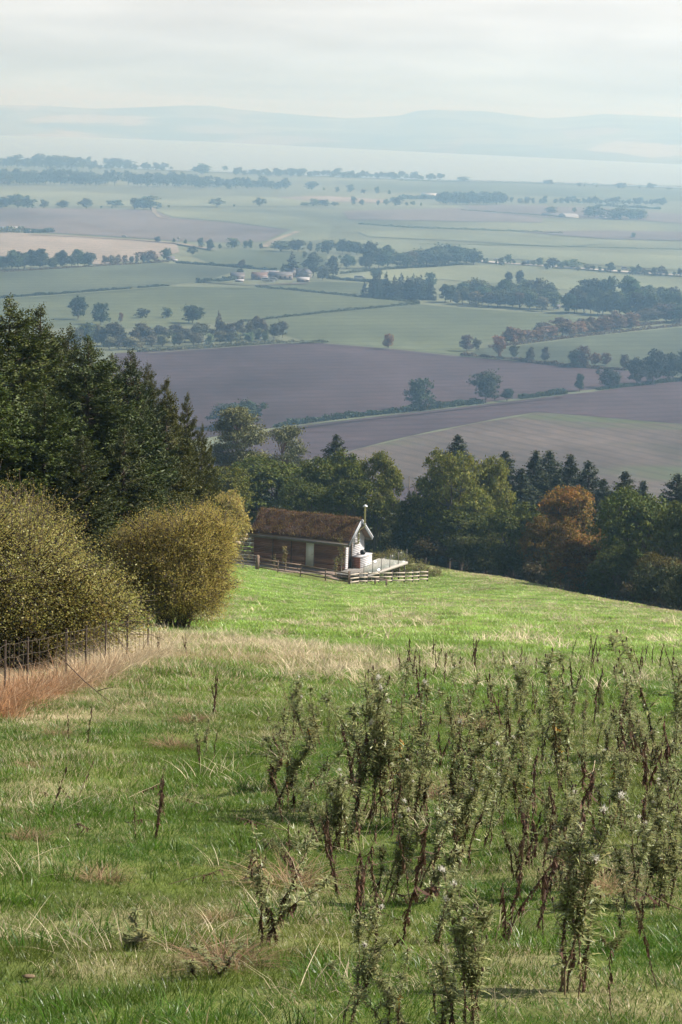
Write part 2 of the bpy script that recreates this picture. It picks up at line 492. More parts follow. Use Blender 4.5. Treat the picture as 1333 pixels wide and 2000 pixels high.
w_att = N_(nt, 'ShaderNodeAttribute', attribute_name='litter')
litter = ramp(nt, [(0.3, (0.035, 0.025, 0.016)), (0.7, (0.085, 0.065, 0.04))], n2)
base = mixc(nt, w_att.outputs['Fac'], base, litter)
nt.links.new(base, p.inputs['Base Color'])
nt.links.new(bump(nt, n2, 0.7, 0.05), p.inputs['Normal'])
M['turf'] = finish(m, nt, p.outputs[0])
me = mesh_np('hillside', np.stack([XX, YY, ZZ], -1).reshape(-1, 3), [Fq], [M['turf']], smooth=True)
at_ = me.attributes.new('dry', 'FLOAT', 'POINT'); at_.data.foreach_set('value', dryness(XX, YY).ravel().astype(np.float32))
ye = np.interp(XX, EX, EY)
lit = sstep(0, 5, YY - ye)
sd = seg_dist(XX, YY, FP)
side = XX < np.interp(YY, [p_[1] for p_ in FP] + [60, 120, 200], [p_[0] for p_ in FP] + [-5.2, -9.5, -13.5])
lit = np.maximum(lit, side * sstep(0.2, 1.5, np.where(YY < FP[-1][1] + 3, sd, 5)) * (YY > 10))
at_ = me.attributes.new('litter', 'FLOAT', 'POINT'); at_.data.foreach_set('value', np.clip(lit, 0, 1).ravel().astype(np.float32))
hill = link('hillside', me); tag(hill, kind='structure')

# ------------------------------------------------------------------ valley floor, fields, firth, far hills
def field_mat(name, c1, c2, scale=0.01, stripe=None, green=None):
    m, nt = mat_new(name)
    p = N_(nt, 'ShaderNodeBsdfPrincipled', Roughness=0.95); p.inputs['Specular IOR Level'].default_value = 0.05
    f = noise(nt, scale, 7, 0.65, stretch=(1, 0.45, 1))
    lo = tuple(0.68 * v for v in c1); hi = tuple(1.28 * v for v in c2)
    b = ramp(nt, [(0.30, lo), (0.70, hi)], f)
    g2 = noise(nt, 0.12, 4, 0.7)           # clods, wheelings and thin places
    b = mixc(nt, 1.0, b, ramp(nt, [(0.3, (0.82, 0.82, 0.82)), (0.7, (1.14, 1.14, 1.14))], g2), 'MULTIPLY')
    if green is not None:
        g = noise(nt, scale * 0.6, 5, 0.62, stretch=(0.5, 1.6, 1))
        r = N_(nt, 'ShaderNodeMapRange'); nt.links.new(g, r.inputs[0]); r.inputs[1].default_value = 0.5; r.inputs[2].default_value = 0.64
        b = mixc(nt, r.outputs[0], b, green)
    if stripe:
        ang, per, amt = stripe
        mp = nt.nodes.new('ShaderNodeMapping'); mp.inputs['Rotation'].default_value = (0, 0, R(ang))
        nt.links.new(nt.nodes.new('ShaderNodeNewGeometry').outputs['Position'], mp.inputs[0])
        w = N_(nt, 'ShaderNodeTexWave', Scale=0.314 / per, Distortion=0.6, Detail=1); w.inputs['Detail Scale'].default_value = 0.05
        nt.links.new(mp.outputs[0], w.inputs[0])
        k = 1 - amt
        b = mixc(nt, 1.0, b, ramp(nt, [(0.0, (k, k, k)), (0.35, (1, 1, 1))], w.outputs['Fac']), 'MULTIPLY')
    nt.links.new(b, p.inputs['Base Color'])
    return finish(m, nt, p.outputs[0])
M['valley'] = field_mat('valley_grass', (0.085, 0.10, 0.065), (0.12, 0.13, 0.08), 0.004)  # cloud shade and distance haze are put into these field colours
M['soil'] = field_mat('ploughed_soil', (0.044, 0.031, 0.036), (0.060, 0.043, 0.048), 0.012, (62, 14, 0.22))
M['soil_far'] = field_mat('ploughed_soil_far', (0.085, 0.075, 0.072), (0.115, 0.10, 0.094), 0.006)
M['stubble'] = field_mat('stubble', (0.066, 0.053, 0.046), (0.09, 0.073, 0.063), 0.02, (-30, 10, 0.2), (0.07, 0.08, 0.042))
M['winter_green'] = field_mat('winter_crop_green', (0.05, 0.063, 0.044), (0.066, 0.079, 0.05), 0.008, (62, 24, 0.22))
M['bright_green'] = field_mat('pasture_bright_green', (0.065, 0.082, 0.046), (0.09, 0.105, 0.058), 0.006, (62, 24, 0.2))
M['beige'] = field_mat('beige_stubble', (0.16, 0.135, 0.11), (0.21, 0.18, 0.15), 0.006, (40, 24, 0.15))
M['pale_green'] = field_mat('pale_green', (0.105, 0.125, 0.08), (0.145, 0.16, 0.10), 0.004)
M['track'] = field_mat('pale_track', (0.15, 0.13, 0.095), (0.2, 0.175, 0.13), 0.02)
M['asphalt'] = field_mat('road_asphalt', (0.3, 0.28, 0.26), (0.36, 0.34, 0.32), 0.02)

def sheet(name, pts, z, mat, n=14, wob=0.0):
    """ground polygon with finely divided, slightly uneven edges"""
    P_ = []
    k = len(pts)
    for i in range(k):
        a, b = np.array(pts[i][:2]), np.array(pts[(i + 1) % k][:2])
        L = np.linalg.norm(b - a); nn = max(2, int(n))
        d = (b - a) / (L + 1e-9); nrm = np.array([-d[1], d[0]])
        for j in range(nn):
            t = j / nn
            q = a + (b - a) * t
            q = q + nrm * (float(vnoise(q[0] * 0.03, q[1] * 0.03, 5)) - 0.5) * wob * math.sin(PI * t)
            P_.append((q[0], q[1], z))
    me = bpy.data.meshes.new(name); me.from_pydata(P_, [], [list(range(len(P_)))]); me.materials.append(mat); me.update()
    o = link(name, me); tag(o, kind='structure'); return o

def valley_sheet():
    xs = np.linspace(-9000, 9000, 40); ys = np.concatenate([np.linspace(480, 2000, 20), np.linspace(2200, 15500, 30)])
    X, Y = np.meshgrid(xs, ys)
    idx = np.arange(X.size).reshape(X.shape)
    F = np.stack([idx[:-1, :-1], idx[:-1, 1:], idx[1:, 1:], idx[1:, :-1]], -1).reshape(-1, 4)
    o = link('valley_floor', mesh_np('valley_floor', np.stack([X, Y, np.full_like(X, VALLEY_Z)], -1), [F], [M['valley']]))
    tag(o, kind='structure')
valley_sheet()

FIELDS = [  # name, material, pixel outline
 ('ploughed_field', 'soil', [(225, 690), (600, 668), (760, 681), (897, 696), (1026, 707), (1112, 717), (1216, 723), (1333, 738), (1500, 745), (1173, 759), (1104, 767), (1018, 777), (940, 787), (830, 800), (720, 812), (540, 834), (360, 862), (150, 890)]),
 ('ploughed_field', 'soil', [(540, 836), (720, 814), (830, 802), (940, 789), (1018, 780), (1104, 770), (1173, 763), (1333, 742), (1500, 722), (1500, 842), (1333, 828), (1190, 816), (1048, 805), (932, 825), (803, 851), (700, 876), (600, 905), (420, 930), (200, 960)]),
 ('stubble_field', 'stubble', [(1048, 806), (1190, 817), (1333, 829), (1560, 848), (1560, 1000), (1200, 975), (900, 958), (740, 945), (640, 925), (610, 905), (700, 877), (803, 852), (932, 826)]),
 ('ploughed_field', 'soil', [(640, 927), (740, 947), (900, 960), (1200, 977), (1560, 1002), (1560, 1030), (900, 1010), (640, 990), (500, 960)]),
 ('green_field', 'bright_green', [(455, 630), (640, 610), (820, 594), (855, 598), (960, 606), (1090, 614), (1170, 628), (1010, 655), (930, 672), (900, 694), (760, 679), (600, 666), (560, 655)]),
 ('green_field', 'winter_green', [(905, 696), (935, 680), (1010, 676), (1170, 655), (1333, 640), (1560, 620), (1560, 760), (1333, 735), (1216, 721), (1112, 715), (1026, 705)]),
 ('green_field', 'bright_green', [(-200, 600), (0, 584), (100, 576), (330, 559), (500, 561), (640, 575), (818, 591), (640, 608), (455, 627), (300, 640), (100, 640), (-200, 640)]),
 ('green_field', 'winter_green', [(-200, 548), (0, 532), (190, 520), (310, 513), (400, 519), (475, 526), (400, 548), (330, 556), (100, 573), (0, 581), (-200, 597)]),
 ('green_field', 'bright_green', [(375, 500), (400, 490), (470, 487), (560, 490), (640, 497), (640, 522), (560, 528), (475, 523), (415, 515)]),
 ('green_field', 'bright_green', [(515, 560), (560, 552), (640, 550), (720, 553), (705, 576), (640, 571)]),
 ('green_field', 'pale_green', [(640, 545), (720, 530), (900, 518), (1010, 516), (1333, 546), (1333, 585), (1100, 565), (860, 545), (720, 550)]),
 ('stubble_field', 'beige', [(-200, 452), (0, 453), (130, 459), (250, 466), (345, 475), (352, 492), (300, 505), (190, 516), (0, 500), (-200, 500)]),
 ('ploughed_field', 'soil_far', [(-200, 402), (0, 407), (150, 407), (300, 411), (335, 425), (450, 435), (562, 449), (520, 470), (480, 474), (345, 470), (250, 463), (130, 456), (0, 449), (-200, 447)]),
 ('green_field', 'pale_green', [(302, 410), (420, 407), (560, 420), (650, 440), (640, 470), (525, 471), (570, 449), (450, 433), (340, 424)]),
 ('green_field', 'pale_green', [(-200, 366), (0, 372), (300, 380), (500, 384), (660, 392), (660, 404), (500, 402), (300, 404), (0, 403), (-200, 400)]),
 ('green_field', 'pale_green', [(660, 470), (760, 468), (980, 482), (1333, 500), (1500, 508), (1500, 535), (1333, 528), (1010, 506), (930, 505), (760, 500), (670, 490)]),
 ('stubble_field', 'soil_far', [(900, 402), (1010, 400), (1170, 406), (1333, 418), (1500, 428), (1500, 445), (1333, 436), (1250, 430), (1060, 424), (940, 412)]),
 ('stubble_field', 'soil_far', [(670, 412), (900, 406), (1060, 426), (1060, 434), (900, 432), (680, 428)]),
 ('stubble_field', 'pale_green', [(700, 452), (820, 450), (1010, 462), (1180, 475), (1100, 482), (900, 470), (720, 462)]),
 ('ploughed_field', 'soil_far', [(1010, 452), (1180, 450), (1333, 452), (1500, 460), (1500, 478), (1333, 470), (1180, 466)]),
 ('green_field', 'bright_green', [(660, 352), (900, 356), (1333, 372), (1500, 378), (1500, 395), (1333, 392), (1000, 380), (700, 372)]),
 ('stubble_field', 'beige', [(540, 385), (640, 383), (760, 390), (760, 396), (600, 392)]),
]
for i, (nm, mt, px) in enumerate(FIELDS):
    z = VALLEY_Z + 0.10 + 0.03 * i
    sheet(nm, [onv(x, y, z) for x, y in px], z, M[mt], 12, 2.5)

# pale tracks and roads: ribbons on the ground
def ribbon(name, px, width, mat, z):
    pts = [onv(x, y, z) for x, y in px]
    P_ = []
    for i, q in enumerate(pts):
        a = pts[max(0, i - 1)]; b = pts[min(len(pts) - 1, i + 1)]
        d = unit((b - a)[None, :2])[0]; nrm = np.array([-d[1], d[0], 0]) * width / 2
        P_ += [q + nrm, q - nrm]
    F = np.array([[2 * i, 2 * i + 1, 2 * i + 3, 2 * i + 2] for i in range(len(pts) - 1)])
    o = link(name, mesh_np(name, np.array(P_), [F], [mat])); tag(o, kind='structure')
ribbon('farm_track', [(300, 404), (302, 414), (312, 424), (335, 428)], 5, M['track'], VALLEY_Z + 1.0)
ribbon('farm_track', [(582, 452), (555, 462), (530, 472), (515, 482)], 7, M['track'], VALLEY_Z + 1.1)
ribbon('country_road', [(905, 506), (980, 513), (1100, 521), (1220, 530), (1333, 537), (1450, 545)], 14, M['asphalt'], VALLEY_Z + 1.2)
ribbon('country_road', [(60, 457), (150, 461), (260, 467), (345, 474), (420, 487)], 10, M['track'], VALLEY_Z + 1.25)
ribbon('field_margin', [(290, 689), (420, 680), (600, 667), (760, 680), (900, 695), (1010, 704)], 1.5, M['pale_green'], VALLEY_Z + 1.3)
ribbon('field_margin', [(540, 837), (720, 815), (830, 803), (940, 790), (1018, 781), (1104, 771)], 1.6, M['winter_green'], VALLEY_Z + 1.35)
ribbon('yard_track', [(390, 548), (440, 552), (500, 556), (600, 553)], 9, M['stubble'], VALLEY_Z + 0.95)
ribbon('field_margin', [(60, 580), (330, 559), (500, 562)], 3, M['pale_green'], VALLEY_Z + 1.05)

# firth
m, nt = mat_new('firth_water')
p = N_(nt, 'ShaderNodeBsdfPrincipled', Roughness=0.28, IOR=1.33)
p.inputs['Base Color'].default_value = (0.16, 0.2, 0.2, 1)
nt.links.new(bump(nt, noise(nt, 0.05, 4, 0.6), 0.35, 1.0), p.inputs['Normal'])
M['water'] = finish(m, nt, p.outputs[0])
near_px = [(-1200, 302), (-300, 303), (0, 309), (130, 322), (300, 331), (520, 339), (666, 345), (850, 353), (1010, 356), (1180, 361), (1333, 367), (1700, 378), (2500, 400)]
far_px = [(2500, 352), (1700, 334), (1333, 321), (1000, 305), (666, 289), (400, 276), (200, 269), (0, 264), (-400, 254), (-1200, 238)]
wz = VALLEY_Z + 1.6
sheet('firth', [onv(x, y, wz) for x, y in near_px] + [onv(x, y, wz) for x, y in far_px], wz, M['water'], 3)

# far hills beyond the firth
def far_hills():
    nu, nv = 260, 46
    ux = np.linspace(-1400, 2700, nu)
    ridge_x = [-1400, 0, 80, 180, 290, 350, 410, 470, 560, 680, 780, 815, 850, 950, 1060, 1120, 1180, 1333, 2700]
    ridge_y = [165, 205, 206, 212, 209, 206, 206, 214, 222, 231, 226, 216, 214, 217, 231, 228, 222, 229, 262]
    V = np.zeros((nv, nu, 3))
    shore = np.array([onv(x, np.interp(x, [q[0] for q in far_px[::-1]], [q[1] for q in far_px[::-1]]) + 0.5, wz) for x in ux])
    top = np.array([at(x, np.interp(x, ridge_x, ridge_y), 13800.0) for x in ux])
    for j in range(nv):
        t = j / (nv - 1)
        s = min(t / 0.8, 1.0)
        P_ = shore * (1 - s) + top * s
        prof = s ** 1.1
        P_[:, 2] = shore[:, 2] + (top[:, 2] - shore[:, 2]) * prof
        P_[:, 2] += (fbm(P_[:, 0] * 0.0022, P_[:, 1] * 0.0022, 77, 4) - 0.5) * 46 * math.sin(PI * min(s, 1)) - (0.5 if j else 1.0)
        if t > 0.8:
            P_[:, 1] += (t - 0.8) * 4000; P_[:, 2] -= (t - 0.8) * 300
        V[j] = P_
    V[0, :, 2] = wz - 2.0
    idx = np.arange(nu * nv).reshape(nv, nu)
    F = np.stack([idx[:-1, :-1], idx[:-1, 1:], idx[1:, 1:], idx[1:, :-1]], -1).reshape(-1, 4)
    m, nt = mat_new('far_hill_fields')
    p = N_(nt, 'ShaderNodeBsdfPrincipled', Roughness=0.95); p.inputs['Specular IOR Level'].default_value = 0.05
    vo = N_(nt, 'ShaderNodeTexVoronoi', Scale=0.0017)
    mp = nt.nodes.new('ShaderNodeMapping'); mp.inputs['Scale'].default_value = (1, 0.45, 1)
    nt.links.new(nt.nodes.new('ShaderNodeNewGeometry').outputs['Position'], mp.inputs[0]); nt.links.new(mp.outputs[0], vo.inputs['Vector'])
    sepc = nt.nodes.new('ShaderNodeSeparateColor'); nt.links.new(vo.outputs['Color'], sepc.inputs[0])
    fields = ramp(nt, [(0.0, (0.09, 0.10, 0.06)), (0.3, (0.11, 0.12, 0.07)), (0.55, (0.15, 0.15, 0.09)), (0.75, (0.16, 0.13, 0.11)), (0.9, (0.24, 0.22, 0.16))], sepc.outputs[0])  # field colours lightened to add a haze fade to the hills
    wood = noise(nt, 0.0016, 4, 0.6)
    r = N_(nt, 'ShaderNodeMapRange'); nt.links.new(wood, r.inputs[0]); r.inputs[1].default_value = 0.5; r.inputs[2].default_value = 0.56
    nt.links.new(mixc(nt, r.outputs[0], fields, (0.05, 0.06, 0.035)), p.inputs['Base Color'])
    mt = finish(m, nt, p.outputs[0])
    o = link('far_hills', mesh_np('far_hills', V.reshape(-1, 3), [F], [mt], smooth=True)); tag(o, kind='structure')
far_hills()

# the hazy air
def haze():
    g = Geo(); g.box((-7000, -400, VALLEY_Z - 3), (7000, 15200, 92))
    m, nt = mat_new('haze_air')
    v = nt.nodes.new('ShaderNodeVolumePrincipled')
    v.inputs['Color'].default_value = (0.40, 0.68, 1.0, 1)
    v.inputs['Density'].default_value = HAZE_DENSITY
    v.inputs['Anisotropy'].default_value = 0.6
    v.inputs['Absorption Color'].default_value = (1, 1, 1, 1)
    o = nt.nodes.new('ShaderNodeOutputMaterial'); nt.links.new(v.outputs[0], o.inputs['Volume'])
    ob = g.obj('haze', m); tag(ob, kind='stuff')
HAZE_DENSITY = 2.45e-4
haze()
# ------------------------------------------------------------------ the cabin
def wood_mat(name, c, var=0.35, along=(0.25, 4, 12), rough=0.8, island=0.25):
    m, nt = mat_new(name)
    p = N_(nt, 'ShaderNodeBsdfPrincipled', Roughness=rough); p.inputs['Specular IOR Level'].default_value = 0.2
    f = noise(nt, 3.0, 6, 0.65, space='Object', stretch=along)
    b = ramp(nt, [(0.28, tuple(v * (1 - var) for v in c)), (0.72, tuple(min(1, v * (1 + var)) for v in c))], f)
    g = nt.nodes.new('ShaderNodeNewGeometry')
    r = nt.nodes.new('ShaderNodeMapRange'); nt.links.new(g.outputs['Random Per Island'], r.inputs[0]); r.inputs[3].default_value = 1 - island; r.inputs[4].default_value = 1 + island
    hs = nt.nodes.new('ShaderNodeHueSaturation'); nt.links.new(b, hs.inputs['Color']); nt.links.new(r.outputs[0], hs.inputs['Value'])
    nt.links.new(hs.outputs[0], p.inputs['Base Color'])
    nt.links.new(bump(nt, f, 0.4, 0.01), p.inputs['Normal'])
    return finish(m, nt, p.outputs[0])
M['cladding'] = wood_mat('larch_cladding', (0.24, 0.12, 0.078), 0.5, island=0.4)
M['white_boards'] = wood_mat('pale_painted_boards', (0.50, 0.48, 0.49), 0.1, island=0.05)
M['grey_paint'] = plain('grey_green_paint', (0.72, 0.70, 0.62), 0.5, 0.06)
M['fascia'] = plain('grey_fascia', (0.17, 0.145, 0.125), 0.6, 0.15)
M['bargeboard'] = plain('pale_blue_bargeboard', (0.36, 0.40, 0.45), 0.6, 0.12)
M['dark_glass'] = plain('dark_window_glass', (0.02, 0.022, 0.025), 0.08, 0.1, spec=0.6)
M['steel'] = plain('stainless_flue', (0.62, 0.55, 0.36), 0.25, 0.1, metal=0.85)
M['cap'] = plain('pale_cowl', (0.75, 0.75, 0.73), 0.35, 0.05, metal=0.3)
M['deck'] = wood_mat('weathered_deck', (0.33, 0.30, 0.265), 0.2, island=0.12)
M['fence_wood'] = wood_mat('fence_wood_brown', (0.21, 0.145, 0.105), 0.4, island=0.25)
M['fence_pale'] = wood_mat('fence_wood_sunlit', (0.42, 0.36, 0.29), 0.25, island=0.12)  # paler than the front fence, sunlight put into the wood colour
M['post_dark'] = wood_mat('fence_post_dark', (0.075, 0.055, 0.045), 0.3)
M['red_wood'] = wood_mat('red_brown_boards', (0.30, 0.13, 0.085), 0.3)
M['black_cloth'] = plain('black_cloth', (0.008, 0.008, 0.010), 0.6, 0.3, bmp=0.01)
M['gate_metal'] = plain('galvanised_gate', (0.15, 0.14, 0.13), 0.5, 0.2, metal=0.4)
M['wire'] = plain('galvanised_wire', (0.15, 0.115, 0.085), 0.5, 0.2, metal=0.3)
M['gravel'] = plain('brown_gravel', (0.20, 0.15, 0.12), 0.95, 0.4, 3.0, bmp=0.03)
M['stone'] = plain('pale_stone', (0.42, 0.33, 0.24), 0.9, 0.35, 2.0, bmp=0.04)
M['clear_glass'] = None
m, nt = mat_new('balustrade_glass')
gl = N_(nt, 'ShaderNodeBsdfGlossy', Roughness=0.05); tr = nt.nodes.new('ShaderNodeBsdfTransparent'); tr.inputs[0].default_value = (0.92, 0.95, 0.94, 1)
mx = nt.nodes.new('ShaderNodeMixShader'); mx.inputs[0].default_value = 0.06
nt.links.new(tr.outputs[0], mx.inputs[1]); nt.links.new(gl.outputs[0], mx.inputs[2])
M['clear_glass'] = finish(m, nt, mx.outputs[0])

# local frame of the hut: x = u (to the right along the long wall), y = v (away), origin at the near right corner on the floor
HM = Matrix(((HUT['u'][0], HUT['v'][0], 0), (HUT['u'][1], HUT['v'][1], 0), (0, 0, 1)))
RZ = math.atan2(HUT['u'][1], HUT['u'][0])
L_, W_, WH, RISE = 8.3, 3.7, 2.38, 1.42     # wall length, width, height to the eave, ridge rise
cabin = empty('timber_cabin', HUT['a'], RZ)
tag(cabin, 'small brown timber cabin with a turf covered pitched roof above the field', 'cabin')
def hut_part(name, g, mats, parent=cabin, label=None, smooth=False):
    o = g.obj(name, mats, parent, smooth)
    if label: o['label'] = label
    return o
rs = np.random.RandomState(4)
# core walls (inside the boards)
g = Geo(); g.box((-L_ + 0.04, 0.04, -0.35), (-0.06, W_ - 0.04, WH + 0.02)); hut_part('wall_core', g, M['post_dark'])
# long wall: horizontal boards, each with its own depth, in bays
bays = [(-L_, -L_ + 1.72), (-L_ + 1.80, -L_ + 3.42), (-L_ + 3.50, -L_ + 4.72), (-L_ + 5.60, 0.0)]
wallp = None
for bi, (x0, x1) in enumerate(bays):
    g = Geo(); z = -0.3; k = 0
    while z < WH - 0.02:
        h = 0.142; z1 = min(z + h - 0.012, WH)
        d = rs.uniform(0, 0.012)
        g.box((x0, -0.025 - d, z), (x1, 0.04, z1)); z += h
    hut_part('wall_panel', g, M['cladding'])
# dark uprights between bays
for x in (-L_ + 1.72, -L_ + 3.42):
    g = Geo(); g.box((x + 0.005, -0.03, -0.3), (x + 0.075, 0.04, WH)); hut_part('batten', g, M['post_dark'])
# door
g = Geo(); g.box((-L_ + 4.80, -0.03, -0.02), (-L_ + 5.52, 0.03, 2.08))
door = hut_part('door', g, M['grey_paint'], label='plain pale grey door in the brown long wall')
g = Geo(); g.box((-L_ + 4.73, -0.05, -0.05), (-L_ + 4.795, 0.04, 2.16)); g.box((-L_ + 5.525, -0.05, -0.05), (-L_ + 5.59, 0.04, 2.16)); g.box((-L_ + 4.795, -0.05, 2.085), (-L_ + 5.525, 0.04, 2.16))
hut_part('door_frame', g, M['cladding'], door)
g = Geo(); g.tube([(-L_ + 5.45, -0.03, 1.0), (-L_ + 5.45, -0.08, 1.0), (-L_ + 5.35, -0.08, 1.0)], 0.012, 6); hut_part('handle', g, M['steel'], door)
g = Geo(); g.box((-L_ + 4.795, -0.02, 2.165), (-L_ + 5.525, 0.04, WH)); hut_part('wall_panel', g, M['cladding'])
# wall lamp beside the door
g = Geo(); g.tube([(-L_ + 4.35, -0.10, 1.95), (-L_ + 4.35, -0.10, 2.2)], 0.04, 8); g.box((-L_ + 4.33, -0.10, 2.05), (-L_ + 4.37, -0.02, 2.1)); hut_part('wall_lamp', g, M['cap'])
# other three sides
g = Geo(); z = -0.3
while z < WH - 0.02:
    g.box((-L_ - 0.03, 0.06, z), (-L_ + 0.04, W_, z + 0.13)); z += 0.142
hut_part('wall_panel', g, M['cladding'])
g = Geo(); z = -0.3
while z < WH - 0.02:
    g.box((-L_, W_ - 0.04, z), (0, W_ + 0.03, z + 0.13)); z += 0.142
hut_part('wall_panel', g, M['cladding'])
# right gable: pale boards, narrow dark window, recessed bay
def gable_boards(v0, v1, name='gable_panel'):
    g = Geo(); z = -0.3
    while z < WH + RISE - 0.1:
        z1 = z + 0.148
        def lim(vv): return WH + RISE * (1 - abs(vv - W_ / 2) / (W_ / 2)) - 0.05
        # cut the board by the roof slope
        a, b = v0, v1
        if z1 > lim(a) and a < W_ / 2: a = W_ / 2 - (W_ / 2) * (1 - (z1 - WH + 0.05) / RISE)
        if z1 > lim(b) and b > W_ / 2: b = W_ / 2 + (W_ / 2) * (1 - (z1 - WH + 0.05) / RISE)
        if b - a > 0.08: g.box((-0.055, a, z), (0.02 + rs.uniform(0, 0.008), b, z1 - 0.012))
        z += 0.148
    hut_part(name, g, M['white_boards'], label='pale painted boarded gable in the sun')
gable_boards(0.0, 0.62); gable_boards(1.32, W_)
g = Geo(); g.box((-0.05, 0.66, -0.02), (-0.01, 1.28, 2.62)); win = hut_part('window', g, M['dark_glass'], label='tall narrow dark window in the pale gable')
g = Geo()
for (a, b, c, d) in ((0.62, 0.68, -0.05, 2.7), (1.26, 1.32, -0.05, 2.7)): g.box((-0.05, a, c), (0.045, b, d))
g.box((-0.05, 0.68, 2.62), (0.045, 1.26, 2.7)); g.box((-0.05, 0.68, -0.05), (0.045, 1.26, 0.0))
hut_part('frame', g, M['fence_wood'], win)
# glazed triangle under the ridge
g = Geo(); zt = WH + 0.42
g.add([(0.035, 1.32, zt), (0.035, W_ - 0.75, zt), (0.035, W_ / 2, WH + RISE - 0.18)], [np.array([[0, 1, 2]])]); hut_part('gable_window', g, M['dark_glass'])
# roof: turf slabs on decking, overhanging
OVL, OVR, OVE = 0.32, 0.62, 0.36
SL = RISE / (W_ / 2)
def roof_z(v, t=0.0): return WH + 0.06 + RISE * (1 - abs(v - W_ / 2) / (W_ / 2)) + t
g = Geo()
for s in (0, 1):
    v_e = -OVE if s == 0 else W_ + OVE
    for (x0, x1) in ((-L_ - OVL, OVR),):
        ze, zr = roof_z(v_e), roof_z(W_ / 2)
        Vb = [(x0, v_e, ze), (x1, v_e, ze), (x1, W_ / 2, zr), (x0, W_ / 2, zr)]
        Vt = [(a, b, c + 0.09) for a, b, c in Vb]
        g.add(Vb + Vt, [np.array([[0, 3, 2, 1], [4, 5, 6, 7], [0, 1, 5, 4], [1, 2, 6, 5], [2, 3, 7, 6], [3, 0, 4, 7]])])
hut_part('roof', g, M['fence_wood'])
roofo = [c for c in cabin.children if c.name.startswith('roof')][0]
# turf layer: uneven top surface
def turf_layer():
    nx, ny = 90, 44
    xs = np.linspace(-L_ - OVL + 0.03, OVR - 0.07, nx); vs = np.linspace(-OVE + 0.05, W_ + OVE - 0.05, ny)
    X, Vv = np.meshgrid(xs, vs, indexing='ij')
    Zb = WH + 0.06 + RISE * (1 - np.sqrt((Vv - W_ / 2) ** 2 + 0.012) / (W_ / 2)) + 0.10
    edge = np.minimum(np.minimum(sstep(0, 0.18, X - xs[0]), sstep(0, 0.05, xs[-1] - X)), np.minimum(sstep(0, 0.14, Vv - vs[0]), sstep(0, 0.14, vs[-1] - Vv)))
    Z = Zb + (0.06 + 0.2 * fbm(X * 2.2, Vv * 2.2, 8, 4)) * edge
    idx = np.arange(nx * ny).reshape(nx, ny)
    F = np.stack([idx[:-1, :-1], idx[1:, :-1], idx[1:, 1:], idx[:-1, 1:]], -1).reshape(-1, 4)
    m, nt = mat_new('turf_roof_soil')
    p = N_(nt, 'ShaderNodeBsdfPrincipled', Roughness=0.95)
    f = noise(nt, 2.2, 6, 0.7, space='Object')
    nt.links.new(ramp(nt, [(0.3, (0.045, 0.018, 0.012)), (0.5, (0.075, 0.034, 0.018)), (0.72, (0.11, 0.075, 0.028))], f), p.inputs['Base Color'])
    nt.links.new(bump(nt, noise(nt, 14, 4, 0.7, space='Object'), 0.8, 0.05), p.inputs['Normal'])
    M['roof_turf'] = finish(m, nt, p.outputs[0])
    me = mesh_np('turf', np.stack([X, Vv, Z], -1).reshape(-1, 3), [F], [M['roof_turf']], smooth=True)
    link('turf', me, roofo)
    # short tufts growing on it
    rng = np.random.RandomState(12); n = 15000
    x = rng.uniform(xs[0] + 0.02, xs[-1] - 0.02, n); v = rng.uniform(vs[0], vs[-1], n)
    z = WH + 0.06 + RISE * (1 - np.sqrt((v - W_ / 2) ** 2 + 0.012) / (W_ / 2)) + 0.13 + 0.05
    D = unit(rng.normal(size=(n, 3)) * 0.55 + np.array([0, 0, 0.9])); Lh = rng.uniform(0.12, 0.36, n) * (0.25 + 1.5 * fbm(x * 1.9, v * 1.9, 8, 3))
    C = np.stack([x, v, z], -1) + D * Lh[:, None] / 2
    Vq, Fq_ = leaf_cards(C, D, rdir(rng, n), Lh, rng.uniform(0.02, 0.045, n))
    mt = foliage('roof_turf_tufts', (0.125, 0.046, 0.026), 0.5, 0.2, 0.7, 0.02, 0.1, tint2=(0.25, 0.18, 0.06), tfac=0.45, clump=1.6)
    o = link('turf_tufts', mesh_np('turf_tufts', Vq, [Fq_], [mt]), roofo); tag(o, kind='stuff')
turf_layer()
# eave fascia and gutter on the long side, bargeboards on the gables
g = Geo(); ze = roof_z(-OVE); g.box((-L_ - OVL, -OVE - 0.04, ze - 0.20), (OVR - 0.05, -OVE - 0.005, ze + 0.06)); hut_part('fascia', g, M['fascia'])
g = Geo(); g.tube([(-L_ - OVL, -OVE - 0.10, ze - 0.01), (OVR - 0.02, -OVE - 0.10, ze - 0.05)], 0.055, 8); hut_part('gutter', g, M['fascia'])
g = Geo(); g.box((-L_ - OVL, W_ + OVE + 0.005, ze - 0.20), (OVR - 0.05, W_ + OVE + 0.04, ze + 0.06)); hut_part('fascia', g, M['fascia'])
g = Geo(); g.tube([(0.08, -OVE - 0.10, ze - 0.06), (0.08, -0.06, ze - 0.35), (0.08, -0.06, -0.1)], 0.035, 7); hut_part('downpipe', g, M['fascia'])
for x in (OVR - 0.05, -L_ - OVL - 0.02):
    for s in (0, 1):
        v_e = -OVE - 0.05 if s == 0 else W_ + OVE + 0.05
        g = Geo(); a = (x + 0.02, v_e, roof_z(v_e) + 0.0); b = (x + 0.02, W_ / 2, roof_z(W_ / 2) + 0.0)
        g.bar(a, b, 0.045, 0.30); hut_part('bargeboard', g, M['bargeboard'] if x > 0 else M['fascia'], label='pale blue grey bargeboard on the sunlit gable' if x > 0 else None)
